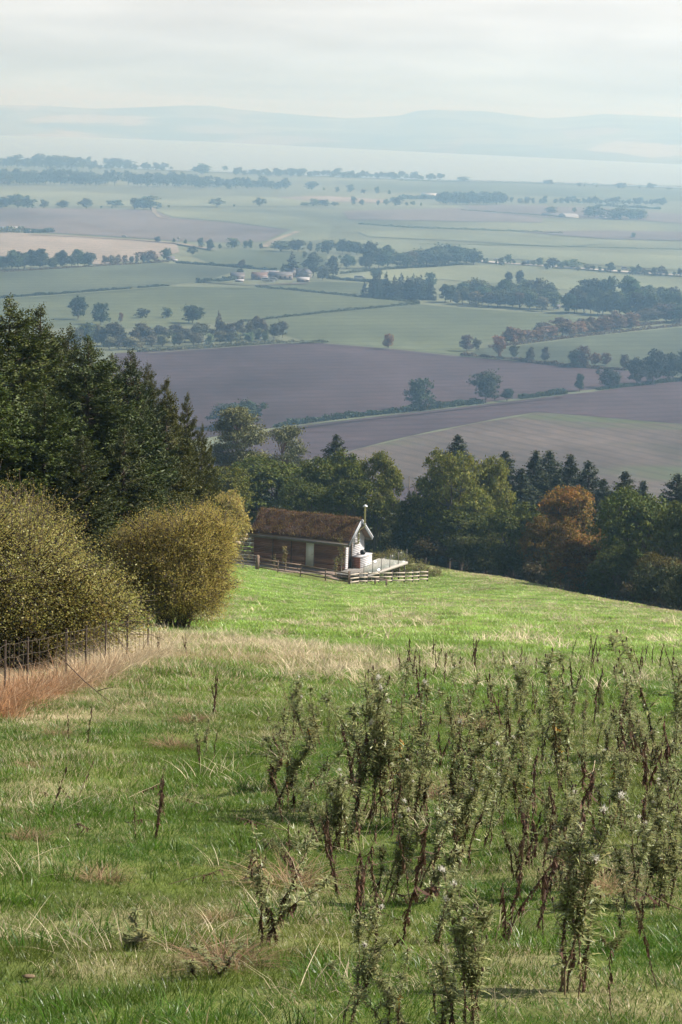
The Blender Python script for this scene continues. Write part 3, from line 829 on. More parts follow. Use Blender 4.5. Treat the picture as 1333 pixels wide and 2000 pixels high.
# flue: out of the gable, elbow, up past the eave with a cowl
fv = W_ / 2 + 0.05
g = Geo(); g.tube([(0.02, fv, 1.95), (0.28, fv, 1.95), (0.30, fv, 2.02), (0.30, fv, 2.95), (0.44, fv, 3.2), (OVR + 0.2, fv, 3.42), (OVR + 0.2, fv, 3.6), (OVR + 0.2, fv, 5.0)], 0.085, 12)
flue = hut_part('flue_pipe', g, M['steel'], label='shiny brass coloured flue pipe rising past the ridge', smooth=True)
g = Geo()
a16 = np.linspace(0, 2 * PI, 14, endpoint=False)
ring = lambda r, z: np.stack([OVR + 0.2 + r * np.cos(a16), fv + r * np.sin(a16), np.full(14, z)], -1)
V_ = np.concatenate([ring(0.06, 5.0), ring(0.19, 5.03), ring(0.2, 5.07), ring(0.1, 5.18), ring(0.01, 5.22)])
F_ = np.concatenate([[[k * 14 + i, k * 14 + (i + 1) % 14, (k + 1) * 14 + (i + 1) % 14, (k + 1) * 14 + i] for i in range(14)] for k in range(4)])
g.add(V_, [F_]); hut_part('cowl', g, M['cap'], flue)
for zc in (2.2, 2.75, 3.62):
    g = Geo(); xx_ = 0.30 if zc < 3 else OVR + 0.2
    g.tube([(xx_, fv, zc), (xx_, fv, zc + 0.05)], 0.105, 12); g.box((0.0 if zc < 3 else OVR - 0.02, fv - 0.02, zc + 0.01), (xx_, fv + 0.02, zc + 0.04)); hut_part('clamp', g, M['cap'], flue)

# deck along the gable
deck = empty('timber_deck', HUT['a'], RZ); tag(deck, 'pale weathered timber deck at the cabin gable', 'deck')
DZ = 0.0
nb = 18
for i in range(nb):
    u0 = 0.03 + i * 0.145
    g = Geo(); g.box((u0, -1.95 + rs.uniform(-.02, .02), DZ - 0.04), (u0 + 0.135, 6.7 + rs.uniform(-.02, .02), DZ + rs.uniform(-0.003, 0.004))); g.obj('board', M['deck'], deck)
g = Geo(); u1 = 0.03 + nb * 0.145
g.box((u1, -1.97, DZ - 0.22), (u1 + 0.04, 6.72, DZ - 0.01)); g.obj('edge_beam', M['deck'], deck)
g = Geo(); g.box((0.0, 6.71, DZ - 0.22), (u1, 6.75, DZ - 0.01)); g.obj('edge_beam', M['deck'], deck)
for v in (-1.6, -0.2, 1.2, 2.6, 4.0, 5.4, 6.5):
    g = Geo(); g.box((0.05, v, DZ - 0.2), (u1 - 0.004, v + 0.06, DZ - 0.045)); g.obj('joist', M['fence_wood'], deck)
    q = hutp(u1 - 0.15, v); gzz = float(ground(q[0], q[1])) - HUT['a'][2]
    g = Geo(); g.box((u1 - 0.2, v - 0.05, min(gzz, -0.4) - 0.2), (u1 - 0.1, v + 0.05, DZ - 0.21)); g.obj('post', M['post_dark'], deck)
# glass balustrade along the deck edge
bal = empty('glass_balustrade', HUT['a'], RZ); tag(bal, 'glass balustrade on thin posts at the deck edge', 'balustrade')
vv = [-1.9, -0.2, 1.5, 3.2, 4.9, 6.6]
for i, v in enumerate(vv):
    g = Geo(); g.box((u1 - 0.06, v, 0.006), (u1 - 0.02, v + 0.04, 1.05)); g.obj('post', M['fascia'], bal)
    if i < len(vv) - 1:
        g = Geo(); g.box((u1 - 0.047, v + 0.06, 0.08), (u1 - 0.035, vv[i + 1] - 0.02, 1.0)); g.obj('glass_pane', M['clear_glass'], bal)
# storage box on the deck with a black bundle on its lid
box = empty('storage_box', hutp(0.10, 1.25, 0.006), RZ); tag(box, 'white topped timber box with red brown end on the deck', 'box')
bw, bl, bh = 0.72, 2.3, 0.92
for k in range(6):
    z0 = 0.02 + k * 0.148
    g = Geo(); g.box((0.0, 0.0, z0), (bw, 0.03, z0 + 0.138)); o = g.obj('end_board', M['red_wood'], box)
    g = Geo(); g.box((bw - 0.03, 0.032, z0), (bw + 0.004, bl, z0 + 0.142)); o = g.obj('side_board', M['white_boards'], box)
g = Geo(); g.box((0.0, 0.034, 0.02), (bw - 0.034, bl - 0.01, bh - 0.03)); g.obj('core', M['post_dark'], box)
g = Geo(); g.box((-0.02, -0.03, bh - 0.02), (bw + 0.04, bl + 0.03, bh + 0.035)); g.obj('lid', M['white_boards'], box)
def lump(name, loc, size, mat, seed, label, cat, nseg=18):
    th = np.linspace(0, PI, nseg); ph = np.linspace(0, 2 * PI, nseg * 2, endpoint=False)
    T, P_ = np.meshgrid(th, ph, indexing='ij')
    X = np.sin(T) * np.cos(P_); Y = np.sin(T) * np.sin(P_); Z = np.cos(T)
    r = 1 + 0.5 * (fbm(X * 2.3 + 5 + Z, Y * 2.3 + Z * 1.7, seed, 3) - 0.5)
    V_ = np.stack([X * r * size[0], Y * r * size[1], np.maximum(Z * r, -0.75) * size[2] + 0.75 * size[2]], -1)
    idx = np.arange(T.size).reshape(T.shape); nxt = np.roll(idx, -1, axis=1)
    F = np.stack([idx[:-1], idx[1:], nxt[1:], nxt[:-1]], -1).reshape(-1, 4)
    o = link(name, mesh_np(name, V_.reshape(-1, 3), [F], [mat], smooth=True)); o.location = loc
    return tag(o, label, cat)
lump('black_bundle', hutp(0.42, 2.6, bh + 0.045), (0.24, 0.3, 0.22), M['black_cloth'], 3, 'small black bundle lying on the white box lid', 'bundle')
# gravel yard between the cabin and the fence
def yard():
    us = np.linspace(-12.5, 0.6, 40); vs = np.linspace(-3.6, 0.2, 14)
    U, Vv = np.meshgrid(us, vs, indexing='ij')
    P_ = HUT['a'][None, None] + HUT['u'] * U[..., None] + HUT['v'] * Vv[..., None]
    P_[..., 2] = ground(P_[..., 0], P_[..., 1]) + 0.02 + 0.02 * vnoise(U * 3, Vv * 3, 4)
    idx = np.arange(U.size).reshape(U.shape)
    F = np.stack([idx[:-1, :-1], idx[1:, :-1], idx[1:, 1:], idx[:-1, 1:]], -1).reshape(-1, 4)
    o = link('gravel_yard', mesh_np('gravel_yard', P_.reshape(-1, 3), [F], [M['gravel']], smooth=True)); tag(o, kind='structure')
yard()

# ------------------------------------------------------------------ fences
def rail_fence(name, posts, hts, rails, mat_post, mat_rail, label, rail_off=-0.05, post_w=0.10, rail_h=0.09):
    """posts: ground points; hts: heights; rails: heights of rails"""
    f = empty(name, posts[0]); tag(f, label, 'fence')
    o0 = np.array(posts[0])
    for p_, h in zip(posts, hts):
        g = Geo(); q = np.array(p_) - o0
        g.box((q[0] - post_w / 2, q[1] - post_w / 2, q[2] - 0.3), (q[0] + post_w / 2, q[1] + post_w / 2, q[2] + h), jitter=0.008); g.obj('post', mat_post, f)
    for a, b in zip(posts[:-1], posts[1:]):
        a = np.array(a) - o0; b = np.array(b) - o0
        d = unit((b - a)[None])[0]; nrm = np.array([d[1], -d[0], 0]) * (-rail_off + post_w / 2)
        for rh in rails:
            g = Geo(); e = rs.uniform(-.012, .012)
            g.bar(a + np.array([0, 0, rh + e]) + nrm, b + np.array([0, 0, rh - e]) + nrm, 0.035, rail_h); g.obj('rail', mat_rail, f)
    return f
def gpt(px, py): return hit(px, py)
fp = [gpt(*q) for q in ((506, 1114), (543, 1120), (587, 1126), (636, 1135), (681, 1143))]
rail_fence('rail_fence', fp, [1.12, 1.05, 1.02, 1.02, 1.12], (0.28, 0.6, 0.95), M['fence_wood'], M['fence_wood'], 'brown post and rail fence along the front of the cabin', 0.0)
g = Geo(); q = np.array(gpt(503, 1114)); g.box((-0.13, -0.13, -0.3), (0.13, 0.13, 1.22), jitter=0.012)
gp = g.obj('gate_post', M['fence_wood']); gp.location = q; tag(gp, 'stout square wooden post where the metal gate meets the rail fence', 'post')
fp2 = [gpt(*q) for q in ((683, 1143), (700, 1140), (717, 1139.5), (740, 1139), (765, 1138.5), (790, 1138), (806, 1137.5), (818, 1136.5), (835, 1135.5))]
for q in fp2: q[2] = float(ground(q[0], q[1]))
rail_fence('rail_fence', fp2, [1.1, .92, .92, .92, .95, .95, .95, .95, .98], (0.22, 0.52, 0.82), M['post_dark'], M['fence_pale'], 'pale three rail fence below the deck, bright in the sun', 0.0, 0.11, 0.10)
# metal field gate
ga, gb = np.array(gpt(448, 1109)), np.array(gpt(499, 1113))
gate = empty('metal_gate', ga); tag(gate, 'grey tubular metal field gate left of the cabin yard', 'gate')
dg = gb - ga
for h in (0.18, 0.42, 0.66, 0.90, 1.16):
    g = Geo(); g.tube([(0, 0, h), tuple(dg + np.array([0, 0, h]))], 0.022, 6); g.obj('bar', M['gate_metal'], gate)
for t in (0.0, 0.52, 1.0):
    g = Geo(); q = dg * t; g.tube([tuple(q + np.array([0, 0, 0.05 if t != 0.52 else -0.1])), tuple(q + np.array([0, 0, 1.2]))], 0.028 if t != .52 else .04, 6); g.obj('upright', M['gate_metal'], gate)
# low wooden bench rail in front of the pale fence
ba, bb = np.array(gpt(733, 1141)), np.array(gpt(755, 1145))
bench = empty('low_trestle', ba); tag(bench, 'low brown wooden trestle in front of the pale fence', 'trestle')
db = bb - ba
for t in (0.0, 1.0):
    g = Geo(); q = db * t; g.box((q[0] - .07, q[1] - .07, q[2] - .2), (q[0] + .07, q[1] + .07, q[2] + 0.48), jitter=.01); g.obj('leg', M['fence_wood'], bench)
g = Geo(); g.bar((0, 0, 0.5), tuple(db + np.array([0, 0, 0.5])), 0.22, 0.06); g.obj('top', M['fence_wood'], bench)

# stone retaining wall left of the cabin
sw = empty('stone_bank', hutp(-L_ - 1.9, 0.6, -0.1), RZ); tag(sw, 'bank of pale stacked stones at the left end of the cabin', 'stone wall')
def stone_mesh(seed):
    th = np.linspace(0, PI, 7); ph = np.linspace(0, 2 * PI, 9, endpoint=False)
    T, P_ = np.meshgrid(th, ph, indexing='ij')
    sg = lambda a, e: np.sign(a) * np.abs(a) ** e
    X = sg(np.sin(T), .5) * sg(np.cos(P_), .5); Y = sg(np.sin(T), .5) * sg(np.sin(P_), .5); Z = sg(np.cos(T), .5)
    r = 1 + 0.3 * (fbm(X * 1.5 + seed, Y * 1.5 + Z, seed, 2) - 0.5)
    idx = np.arange(T.size).reshape(T.shape); nxt = np.roll(idx, -1, axis=1)
    F = np.stack([idx[:-1], idx[1:], nxt[1:], nxt[:-1]], -1).reshape(-1, 4)
    return mesh_np('stone', np.stack([X * r, Y * r, Z * r], -1).reshape(-1, 3) * 0.5, [F], [M['stone']])
sm = [stone_mesh(k) for k in range(4)]
for row in range(6):
    x = -1.6 + 0.2 * (row % 2)
    while x < 1.5:
        w = rs.uniform(0.35, 0.8)
        o = link('stone', sm[rs.randint(4)], sw); o.location = (x + w / 2, row * 0.42 + rs.uniform(-.1, .1), 0.16 + row * 0.27); o.scale = (w, rs.uniform(.4, .6), rs.uniform(.26, .34)); o.rotation_euler = (rs.uniform(-.1, .1), rs.uniform(-.1, .1), rs.uniform(-.3, .3) + (PI if rs.rand() > .5 else 0))
        x += w + 0.06

# stock netting along the left edge
net = empty('wire_netting_fence', FP[1]); tag(net, 'rusty wire stock netting on wooden posts below the left hand bushes', 'fence')
o0 = np.array(FP[1])
line = np.array([np.array(q) for q in FP])
seglen = np.concatenate([[0], np.cumsum(np.linalg.norm(np.diff(line, axis=0), axis=1))])
def along(s):
    return np.array([np.interp(s, seglen, line[:, k]) for k in range(3)])
tot = seglen[-1]
hs_ = [0.05, 0.13, 0.22, 0.32, 0.43, 0.56]
S_ = np.linspace(0, tot, 40)
for h in hs_:
    pth = np.array([along(s) for s in S_]); pth[:, 2] = ground(pth[:, 0], pth[:, 1]) + h
    g = Geo(); g.tube(pth - o0, 0.0014, 4); g.obj('wire', M['wire'], net)
s = 0.0; k = 0
vmesh = None
while s < tot:
    q = along(s); q[2] = float(ground(q[0], q[1]))
    if vmesh is None:
        g = Geo(); g.tube([(0, 0, 0.05), (0, 0, 0.56)], 0.0028, 4); vmesh = g.mesh('stay_wire', [M['wire']])
    o = link('stay_wire', vmesh, net); o.location = q - o0
    if k % 5 == 2:
        g = Geo(); g.tube([(0, 0, -0.3), (0, 0, 0.58)], [0.012, 0.011], 8); po = g.obj('post', M['post_dark'], net); po.location = q - o0 + np.array([-0.05, 0.06, 0])
    s += 0.28 ; k += 1
# ------------------------------------------------------------------ tree builders (numpy); each returns a list of (part name, mesh, kind, takes object colour)
def limb_paths(rng, starts, ends, K=5, sag=0.1):
    t = np.linspace(0, 1, K)[None, :, None]
    P_ = starts[:, None] * (1 - t) + ends[:, None] * t
    L = np.linalg.norm(ends - starts, axis=1)[:, None, None]
    P_ = P_ + np.sin(t * PI) * L * np.array([0, 0, sag])[None, None] + rng.normal(size=P_.shape) * L * 0.035 * np.sin(t * PI)
    return P_
def broadleaf(seed, h=12.0, w=10.0, base=0.25, lobes=14, clumps=320, per=34, leaf=0.26, shape=1.0, clump_r=0.55, spread=1.0, mat='leaf', bark='bark', flat=1.0, split=True, up=0.35, trunk_r=None, sides=7, low=-0.3):
    rng = np.random.RandomState(seed)
    cz = h * (base + (1 - base) * 0.5); rz = h * (1 - base) * 0.5; rx = w / 2
    # lobes
    d = rdir(rng, lobes); d[:, 2] = d[:, 2] * 0.95 + 0.08
    lr = rng.uniform(0.30, 0.46, lobes)
    lc = d * (1 - lr[:, None] * 0.95) * np.array([rx * spread, rx * spread, rz]) + np.array([0, 0, cz])
    # egg-shaped: narrower at the top
    f = (lc[:, 2] - cz) / rz
    lc[:, :2] *= (1 - 0.28 * shape * np.clip(f, 0, 1) ** 1.5)[:, None]
    lrad = lr * min(rx, rz) * rng.uniform(0.85, 1.2, lobes)
    lc = np.concatenate([lc, [[0, 0, cz + rz * 0.25]]]); lrad = np.append(lrad, min(rx, rz) * 0.55)
    # clumps on lobe surfaces
    which = rng.choice(len(lc), clumps, p=lrad ** 2 / (lrad ** 2).sum())
    dd = rdir(rng, clumps); dd[:, 2] = np.where(dd[:, 2] < low, -dd[:, 2] * 0.6, dd[:, 2])
    dd = unit(dd)
    cc = lc[which] + dd * (lrad[which] * rng.uniform(0.72, 1.05, clumps))[:, None] * np.array([1, 1, flat])
    keep = cc[:, 2] > h * base * 0.55
    cc, dd, which = cc[keep], dd[keep], which[keep]
    n = len(cc) * per
    ci = np.repeat(np.arange(len(cc)), per)
    cr_ = clump_r * rng.uniform(0.6, 1.25, len(cc))
    off = rng.normal(size=(n, 3)) * np.array([0.55, 0.55, 0.36 * flat])
    C = cc[ci] + off * cr_[ci][:, None]
    Nn = unit(dd[ci] * 0.9 + rdir(rng, n) * 0.55 + np.array([0, 0, up]))
    D = unit(rdir(rng, n) + np.array([0, 0, -0.25]))
    Lf = leaf * rng.uniform(0.6, 1.35, n)
    V, F = leaf_cards(C, D, Nn, Lf, Lf * rng.uniform(0.5, 0.8, n))
    # wood
    g = Geo()
    tr = trunk_r or max(0.05, 0.022 * h)
    topz = cz + rz * 0.35
    lean = rng.uniform(-0.04, 0.04, 2) * h
    tp = np.array([[0, 0, -0.4], [0.0, 0, h * base * 0.4], [lean[0] * .4, lean[1] * .4, h * base], [lean[0], lean[1], cz], [lean[0] * 1.2, lean[1] * 1.3, topz]])
    g.tube(tp, [tr * 1.35, tr, tr * 0.85, tr * 0.5, tr * 0.15], sides)
    st = np.array([[np.interp(zz_, tp[:, 2], tp[:, 0]), np.interp(zz_, tp[:, 2], tp[:, 1]), zz_] for zz_ in rng.uniform(h * base * 0.75, cz, len(lc))])
    P_ = limb_paths(rng, st, lc, 5, -0.05)
    rr = np.linspace(1, 0.3, 5)[None] * (tr * 0.42)
    g.add(*[(lambda a: (a[0], [a[1]]))(tubes(P_, np.broadcast_to(rr, P_.shape[:2]), 5))][0])
    sub = rng.choice(len(cc), min(len(cc), 150), replace=False)
    P2 = limb_paths(rng, lc[which[sub]], cc[sub], 4, 0.0)
    V2, F2 = tubes(P2, np.broadcast_to(np.linspace(1, 0.3, 4)[None] * tr * 0.12, P2.shape[:2]), 4)
    g.add(V2, [F2])
    if split:
        return [('trunk', g.mesh('trunk', [M[bark]], True), None, False), ('crown', mesh_np('crown', V, [F], [M[mat]]), None, True)]
    g.add(V, [F], 1)
    return [('tree', g.mesh('tree', [M[bark], M[mat]]), None, True)]

def conifer(seed, h=12.0, r=3.0, whorl=0.36, per=7, twigs=16, tw=0.5, wid=0.10, mat='spruce', clear=0.02, power=0.85, droop=0.35, split=True, cards=2, topless=0.0, tip=0.16):
    rng = np.random.RandomState(seed)
    zs, az, Ls = [], [], []
    z = h * clear + 0.2
    while z < h * 0.985:
        f = 1 - z / h
        k = max(3, int(per * (0.55 + 0.6 * f)))
        for i in range(k):
            zs.append(z + rng.uniform(-0.5, 0.5) * whorl); az.append(rng.uniform(0, 2 * PI)); Ls.append((r * f ** power * f / (f + 0.045) + tip) * rng.uniform(0.55, 1.2))
        z += whorl * (0.65 + 0.5 * f)
    zs, az, Ls = map(np.array, (zs, az, Ls)); B = len(zs); f = 1 - zs / h
    # branch: starts level or rising near the top, sags lower down, tip turns up
    slope = 0.55 - 1.15 * np.sqrt(np.clip(f, 0, 1)) * (droop / 0.35) * 0.85 + rng.normal(0, 0.1, B)
    K = 6; t = np.linspace(0, 1, K)
    rad = Ls[:, None] * t[None]
    zc = zs[:, None] + Ls[:, None] * (slope[:, None] * t[None] + 0.28 * t[None] ** 2.2 - 0.1 * t[None])
    P_ = np.stack([rad * np.cos(az)[:, None], rad * np.sin(az)[:, None], zc], -1)
    g = Geo(); tr = 0.014 * h + 0.03
    g.tube([(0, 0, -0.5), (0, 0, h * 0.5), (0, 0, h * 0.97)], [tr * 1.2, tr * 0.62, 0.012], 7)
    rr = np.linspace(1, 0.15, K)[None] * (0.008 + 0.008 * Ls[:, None])
    V, F = tubes(P_, rr, 4); g.add(V, [F])
    # twigs along branches
    cnt = np.maximum(3, (twigs * (Ls / r) ** 0.8 + 2)).astype(int)
    bi = np.repeat(np.arange(B), cnt); n = len(bi)
    tt = rng.uniform(0.12, 1.0, n) ** 0.75
    seg = np.minimum((tt * (K - 1)).astype(int), K - 2); ft = tt * (K - 1) - seg
    A0 = P_[bi, seg]; A1 = P_[bi, seg + 1]; Q = A0 + (A1 - A0) * ft[:, None]
    T = unit(A1 - A0); Sd = unit(np.cross(T, np.array([0, 0, 1.0])))
    side = rng.choice([-1, 1], n)
    D = unit(T * rng.uniform(0.5, 1.1, n)[:, None] + Sd * side[:, None] * rng.uniform(0.2, 1.0, n)[:, None] + np.array([0, 0, 1.0]) * rng.uniform(-0.45, 0.15, n)[:, None])
    Lt = tw * rng.uniform(0.5, 1.2, n) * (0.45 + 0.65 * (1 - tt)) * np.clip(Ls[bi] / (0.45 * r), 0.18, 1.1)
    Vs, Fs, nn = [], [], 0
    for c in range(cards):
        Nn = rdir(rng, n) + np.array([0, 0, 0.5])
        Dj = unit(D + rng.normal(size=(n, 3)) * 0.28)
        V, F = leaf_cards(Q + Dj * (Lt * 0.45)[:, None] + rng.normal(size=(n, 3)) * 0.05, Dj, Nn, Lt * rng.uniform(0.7, 1.1, n), wid * rng.uniform(0.7, 1.3, n))
        Vs.append(V); Fs.append(F + nn); nn += len(V)
    V = np.concatenate(Vs); F = np.concatenate(Fs)
    if split:
        return [('trunk', g.mesh('trunk', [M['bark']], True), None, False), ('crown', mesh_np('crown', V, [F], [M[mat]]), None, True)]
    g.add(V, [F], 1)
    return [('tree', g.mesh('tree', [M['bark'], M[mat]]), None, True)]

def pine(seed, h=11.0, w=7.0, base=0.45, clumps=46, lean=0.0, per=150):
    """Scots pine: bare reddish stem and flat-topped plates of needles"""
    rng = np.random.RandomState(seed)
    g = Geo(); tr = 0.2
    tp = np.array([[0, 0, -0.5], [lean * 0.2, 0, h * 0.3], [lean * 0.6, 0, h * 0.65], [lean, 0, h * 0.95]])
    g.tube(tp, [tr * 1.2, tr, tr * 0.65, tr * 0.15], 8)
    zc = h * (base + (1 - base) * rng.uniform(0, 1, clumps) ** 0.85)
    f = (zc / h - base) / (1 - base)
    rad = w / 2 * np.sqrt(np.clip(1 - (f * 0.95) ** 2, 0.02, 1)) * rng.uniform(0.25, 1.0, clumps) ** 0.6
    a = rng.uniform(0, 2 * PI, clumps)
    cc = np.stack([rad * np.cos(a) + np.interp(zc, tp[:, 2], tp[:, 0]), rad * np.sin(a), zc], -1)
    st = np.stack([np.interp(zc * 0.86, tp[:, 2], tp[:, 0]), np.zeros(clumps), zc * 0.86], -1)
    P_ = limb_paths(rng, st, cc, 5, 0.06)
    V, F = tubes(P_, np.broadcast_to(np.linspace(1, 0.25, 5)[None] * 0.06, P_.shape[:2]), 5); g.add(V, [F])
    n = clumps * per; ci = np.repeat(np.arange(clumps), per)
    cr_ = rng.uniform(0.45, 1.0, clumps) * w * 0.17
    C = cc[ci] + rng.normal(size=(n, 3)) * np.array([0.75, 0.75, 0.3]) * cr_[ci][:, None]
    D = unit(rdir(rng, n) + np.array([0, 0, 0.5]))
    V, F = leaf_cards(C, D, rdir(rng, n), rng.uniform(0.25, 0.5, n), rng.uniform(0.1, 0.18, n))
    return [('trunk', g.mesh('trunk', [M['pine_bark']], True), None, False), ('crown', mesh_np('crown', V, [F], [M['spruce']]), None, True)]

def bush(seed, size, n, leaf, mat, stems=26, twig_out=0.12, lobes=None, droop=0.0, shell=0.55, thin=0.6, ntwig=900):
    """dense shrub: stems fan from the base, leaves sit along fine twigs through an uneven mound"""
    rng = np.random.RandomState(seed)
    sx, sy, sz = size
    if lobes is None:
        k = 16
        d = rdir(rng, k); d[:, 2] = np.abs(d[:, 2])
        lobes = np.concatenate([d * np.array([sx * 0.33, sy * 0.33, sz * 0.36]) + np.array([0, 0, sz * 0.42]), rng.uniform(0.32, 0.5, (k, 1)) * min(sx, sy, sz * 1.3) * 0.62], 1)
    lobes = np.asarray(lobes, float)
    # twig ends spread over the lobes
    wl_ = lobes[:, 3] ** 2; wi = rng.choice(len(lobes), ntwig, p=wl_ / wl_.sum())
    d = rdir(rng, ntwig); d[:, 2] = d[:, 2] * 0.85 + 0.12; d = unit(d)
    rr = lobes[wi, 3] * rng.uniform(shell, 1.0, ntwig) ** 0.6
    base_pt = lobes[wi, :3] + d * (rr * 0.55)[:, None]
    tip = lobes[wi, :3] + d * (rr * (1 + rng.uniform(-0.1, twig_out, ntwig) + (rng.rand(ntwig) > 0.9) * twig_out * 1.6))[:, None] + rng.normal(size=(ntwig, 3)) * 0.08
    tip[:, 2] += rng.uniform(0, 0.25, ntwig) * twig_out * 3 - droop
    for A in (base_pt, tip): A[:, 2] = np.maximum(A[:, 2], 0.03)
    g = Geo()
    P_ = limb_paths(rng, base_pt, tip, 4, 0.05)
    V, F = tubes(P_, np.broadcast_to(np.linspace(1, 0.35, 4)[None] * 0.006 * max(1, sz / 2), P_.shape[:2]), 3); g.add(V, [F])
    si = rng.choice(ntwig, stems, replace=False)
    st = np.stack([rng.uniform(-0.25, 0.25, stems) * sx * 0.5, rng.uniform(-0.25, 0.25, stems) * sy * 0.5, np.full(stems, -0.1)], -1)
    P2 = limb_paths(rng, st, base_pt[si], 6, 0.12)
    V, F = tubes(P2, np.broadcast_to(np.linspace(1, 0.35, 6)[None] * 0.03, P2.shape[:2]), 5); g.add(V, [F])
    ti = rng.randint(0, ntwig, n); tt = rng.uniform(0.05, 1.04, n)
    Q = P_[ti, 0] + (P_[ti, -1] - P_[ti, 0]) * tt[:, None] + rng.normal(size=(n, 3)) * (0.05 + 0.07 * (1 - tt))[:, None] * max(1.0, sz / 2.2)
    Q[:, 2] = np.maximum(Q[:, 2], 0.02)
    Tn = unit(P_[ti, -1] - P_[ti, 0])
    D = unit(rdir(rng, n) + Tn * 0.4); Nn = unit(rdir(rng, n) * 0.55 + Tn * 0.75 + np.array([0, 0, 0.4]))
    Lf = leaf * rng.uniform(0.55, 1.35, n)
    V, F = leaf_cards(Q, D, Nn, Lf, Lf * thin * rng.uniform(0.7, 1.2, n))
    return [('stems', g.mesh('stems', [M['bark']]), None, False), ('foliage', mesh_np('foliage', V, [F], [M[mat]]), None, True)]

M['spruce'] = foliage('spruce_needles', None, 0.45, 0.12, 0.6, 0.02, 0.25)
M['hawthorn'] = foliage('hawthorn_leaves', (0.30, 0.29, 0.085), 0.25, 0.45, 0.45, 0.03, 0.25, tint2=(0.32, 0.24, 0.055), tfac=0.2, clump=0.9)
M['yellow_bush'] = foliage('yellow_bush_leaves', (0.40, 0.34, 0.10), 0.22, 0.45, 0.5, 0.025, 0.15, tint2=(0.40, 0.31, 0.075), tfac=0.4, clump=1.1)
M['broom'] = foliage('broom_stems', (0.22, 0.22, 0.06), 0.4, 0.3, 0.6, 0.02, 0.2, tint2=(0.2, 0.16, 0.06), tfac=0.3)
M['sycamore'] = foliage('sycamore_leaves', (0.13, 0.15, 0.028), 0.38, 0.34, 0.65, 0.025, 0.12, tint2=(0.20, 0.185, 0.04), tfac=0.2, clump=0.35)
M['maple'] = foliage('autumn_maple_leaves', (0.13, 0.12, 0.03), 0.36, 0.34, 0.65, 0.02, 0.12, tint2=(0.34, 0.145, 0.03), tfac=0.3, clump=0.3)

def stand(px, py, d): # ground point on the line of sight through px at forward distance d
    q = at(px, py, d); q[2] = float(ground(q[0], q[1])); return q
def height_for(base_pt, top_py, px):
    q = at(px, top_py, base_pt[1]); return q[2] - base_pt[2]

# ------------------------------------------------------------------ spruces on the left
SPR = [conifer(11, 10, 3.9, 0.25, 14, 66, 0.40, 0.050, cards=4, droop=0.34, power=0.64, tip=0.05), conifer(12, 10, 4.2, 0.25, 14, 66, 0.42, 0.050, cards=4, droop=0.3, power=0.6, tip=0.05), conifer(13, 10, 3.6, 0.25, 14, 66, 0.38, 0.050, cards=4, droop=0.42, power=0.68, tip=0.04)]
SPRUCES = [ # px, top py, forward distance, variant, width factor, tint, label
 (-95, 560, 58, 0, 1.15, (0.050, 0.066, 0.022), 'tall dark spruce cut by the left edge of the photo'),
 (15, 583, 66, 1, 1.1, (0.058, 0.074, 0.022), 'tall spruce with feathery yellowish tips at the far left'),
 (75, 592, 72, 2, 1.0, (0.052, 0.062, 0.024), 'tallest narrow topped spruce on the left, tip above the field'),
 (168, 655, 62, 0, 1.1, (0.045, 0.062, 0.024), 'dark spruce in front, second row of the left hand stand'),
 (130, 640, 80, 1, 0.9, (0.05, 0.06, 0.026), 'spruce with bluish tips behind the front row'),
 (250, 685, 74, 1, 0.72, (0.042, 0.056, 0.030), 'broad blue green spruce hung with brown cones'),
 (322, 735, 84, 2, 0.68, (0.060, 0.064, 0.020), 'olive spruce at the right end of the stand'),
 (215, 690, 92, 0, 0.8, (0.05, 0.062, 0.026), 'spruce half hidden between the cone bearing spruce and its neighbour'),
 (275, 770, 66, 0, 0.65, (0.048, 0.064, 0.030), 'lower spruce standing in front of the olive spruce'),
 (330, 850, 96, 2, 0.6, (0.07, 0.075, 0.022), 'short rounded spruce nearest to the cabin'),
 (-30, 700, 55, 2, 1.2, (0.055, 0.078, 0.022), 'bright green tipped spruce low at the left edge'),
 (85, 760, 56, 1, 1.15, (0.048, 0.068, 0.022), 'front spruce above the left hand hawthorn'),
 (362, 765, 98, 2, 0.55, (0.062, 0.066, 0.02), 'slim olive spruce on the right shoulder of the stand'),
 (392, 830, 104, 1, 0.5, (0.064, 0.068, 0.02), 'last slim spruce of the stand, nearest the yellow tree'),
 (40, 640, 84, 0, 1.1, (0.05, 0.06, 0.02), 'spruce behind the two tallest at the far left'),
 (115, 690, 70, 1, 1.1, (0.048, 0.06, 0.02), 'spruce filling the gap below the narrow topped one'),
 (205, 720, 66, 2, 1.2, (0.045, 0.056, 0.02), 'shaded spruce left of the cone bearing one'),
 (285, 712, 92, 1, 0.62, (0.055, 0.06, 0.02), 'spruce between the cone bearing one and the olive one'),
 (335, 790, 90, 0, 0.5, (0.06, 0.064, 0.02), 'sloping shouldered spruce right of the olive one'),
 (290, 850, 72, 1, 0.65, (0.05, 0.058, 0.02), 'low spruce behind the golden bush'),
 (240, 830, 60, 2, 1.1, (0.042, 0.052, 0.02), 'dark low spruce directly behind both bushes'),
 (160, 850, 54, 0, 1.1, (0.042, 0.052, 0.02), 'dark low spruce behind the near hawthorn'),
]
for i, (px, top, d, v, wf, tint, lab) in enumerate(SPRUCES):
    b = stand(px, 1000, d); h = height_for(b, top, px)
    put(SPR[v], 'spruce_tree', b, 1.3 * i, (h / 10 * wf, h / 10 * wf, h / 10), (1.4 * tint[0], 1.35 * tint[1], 0.9 * tint[2]), label=lab, cat='tree', group='spruces beside the field')
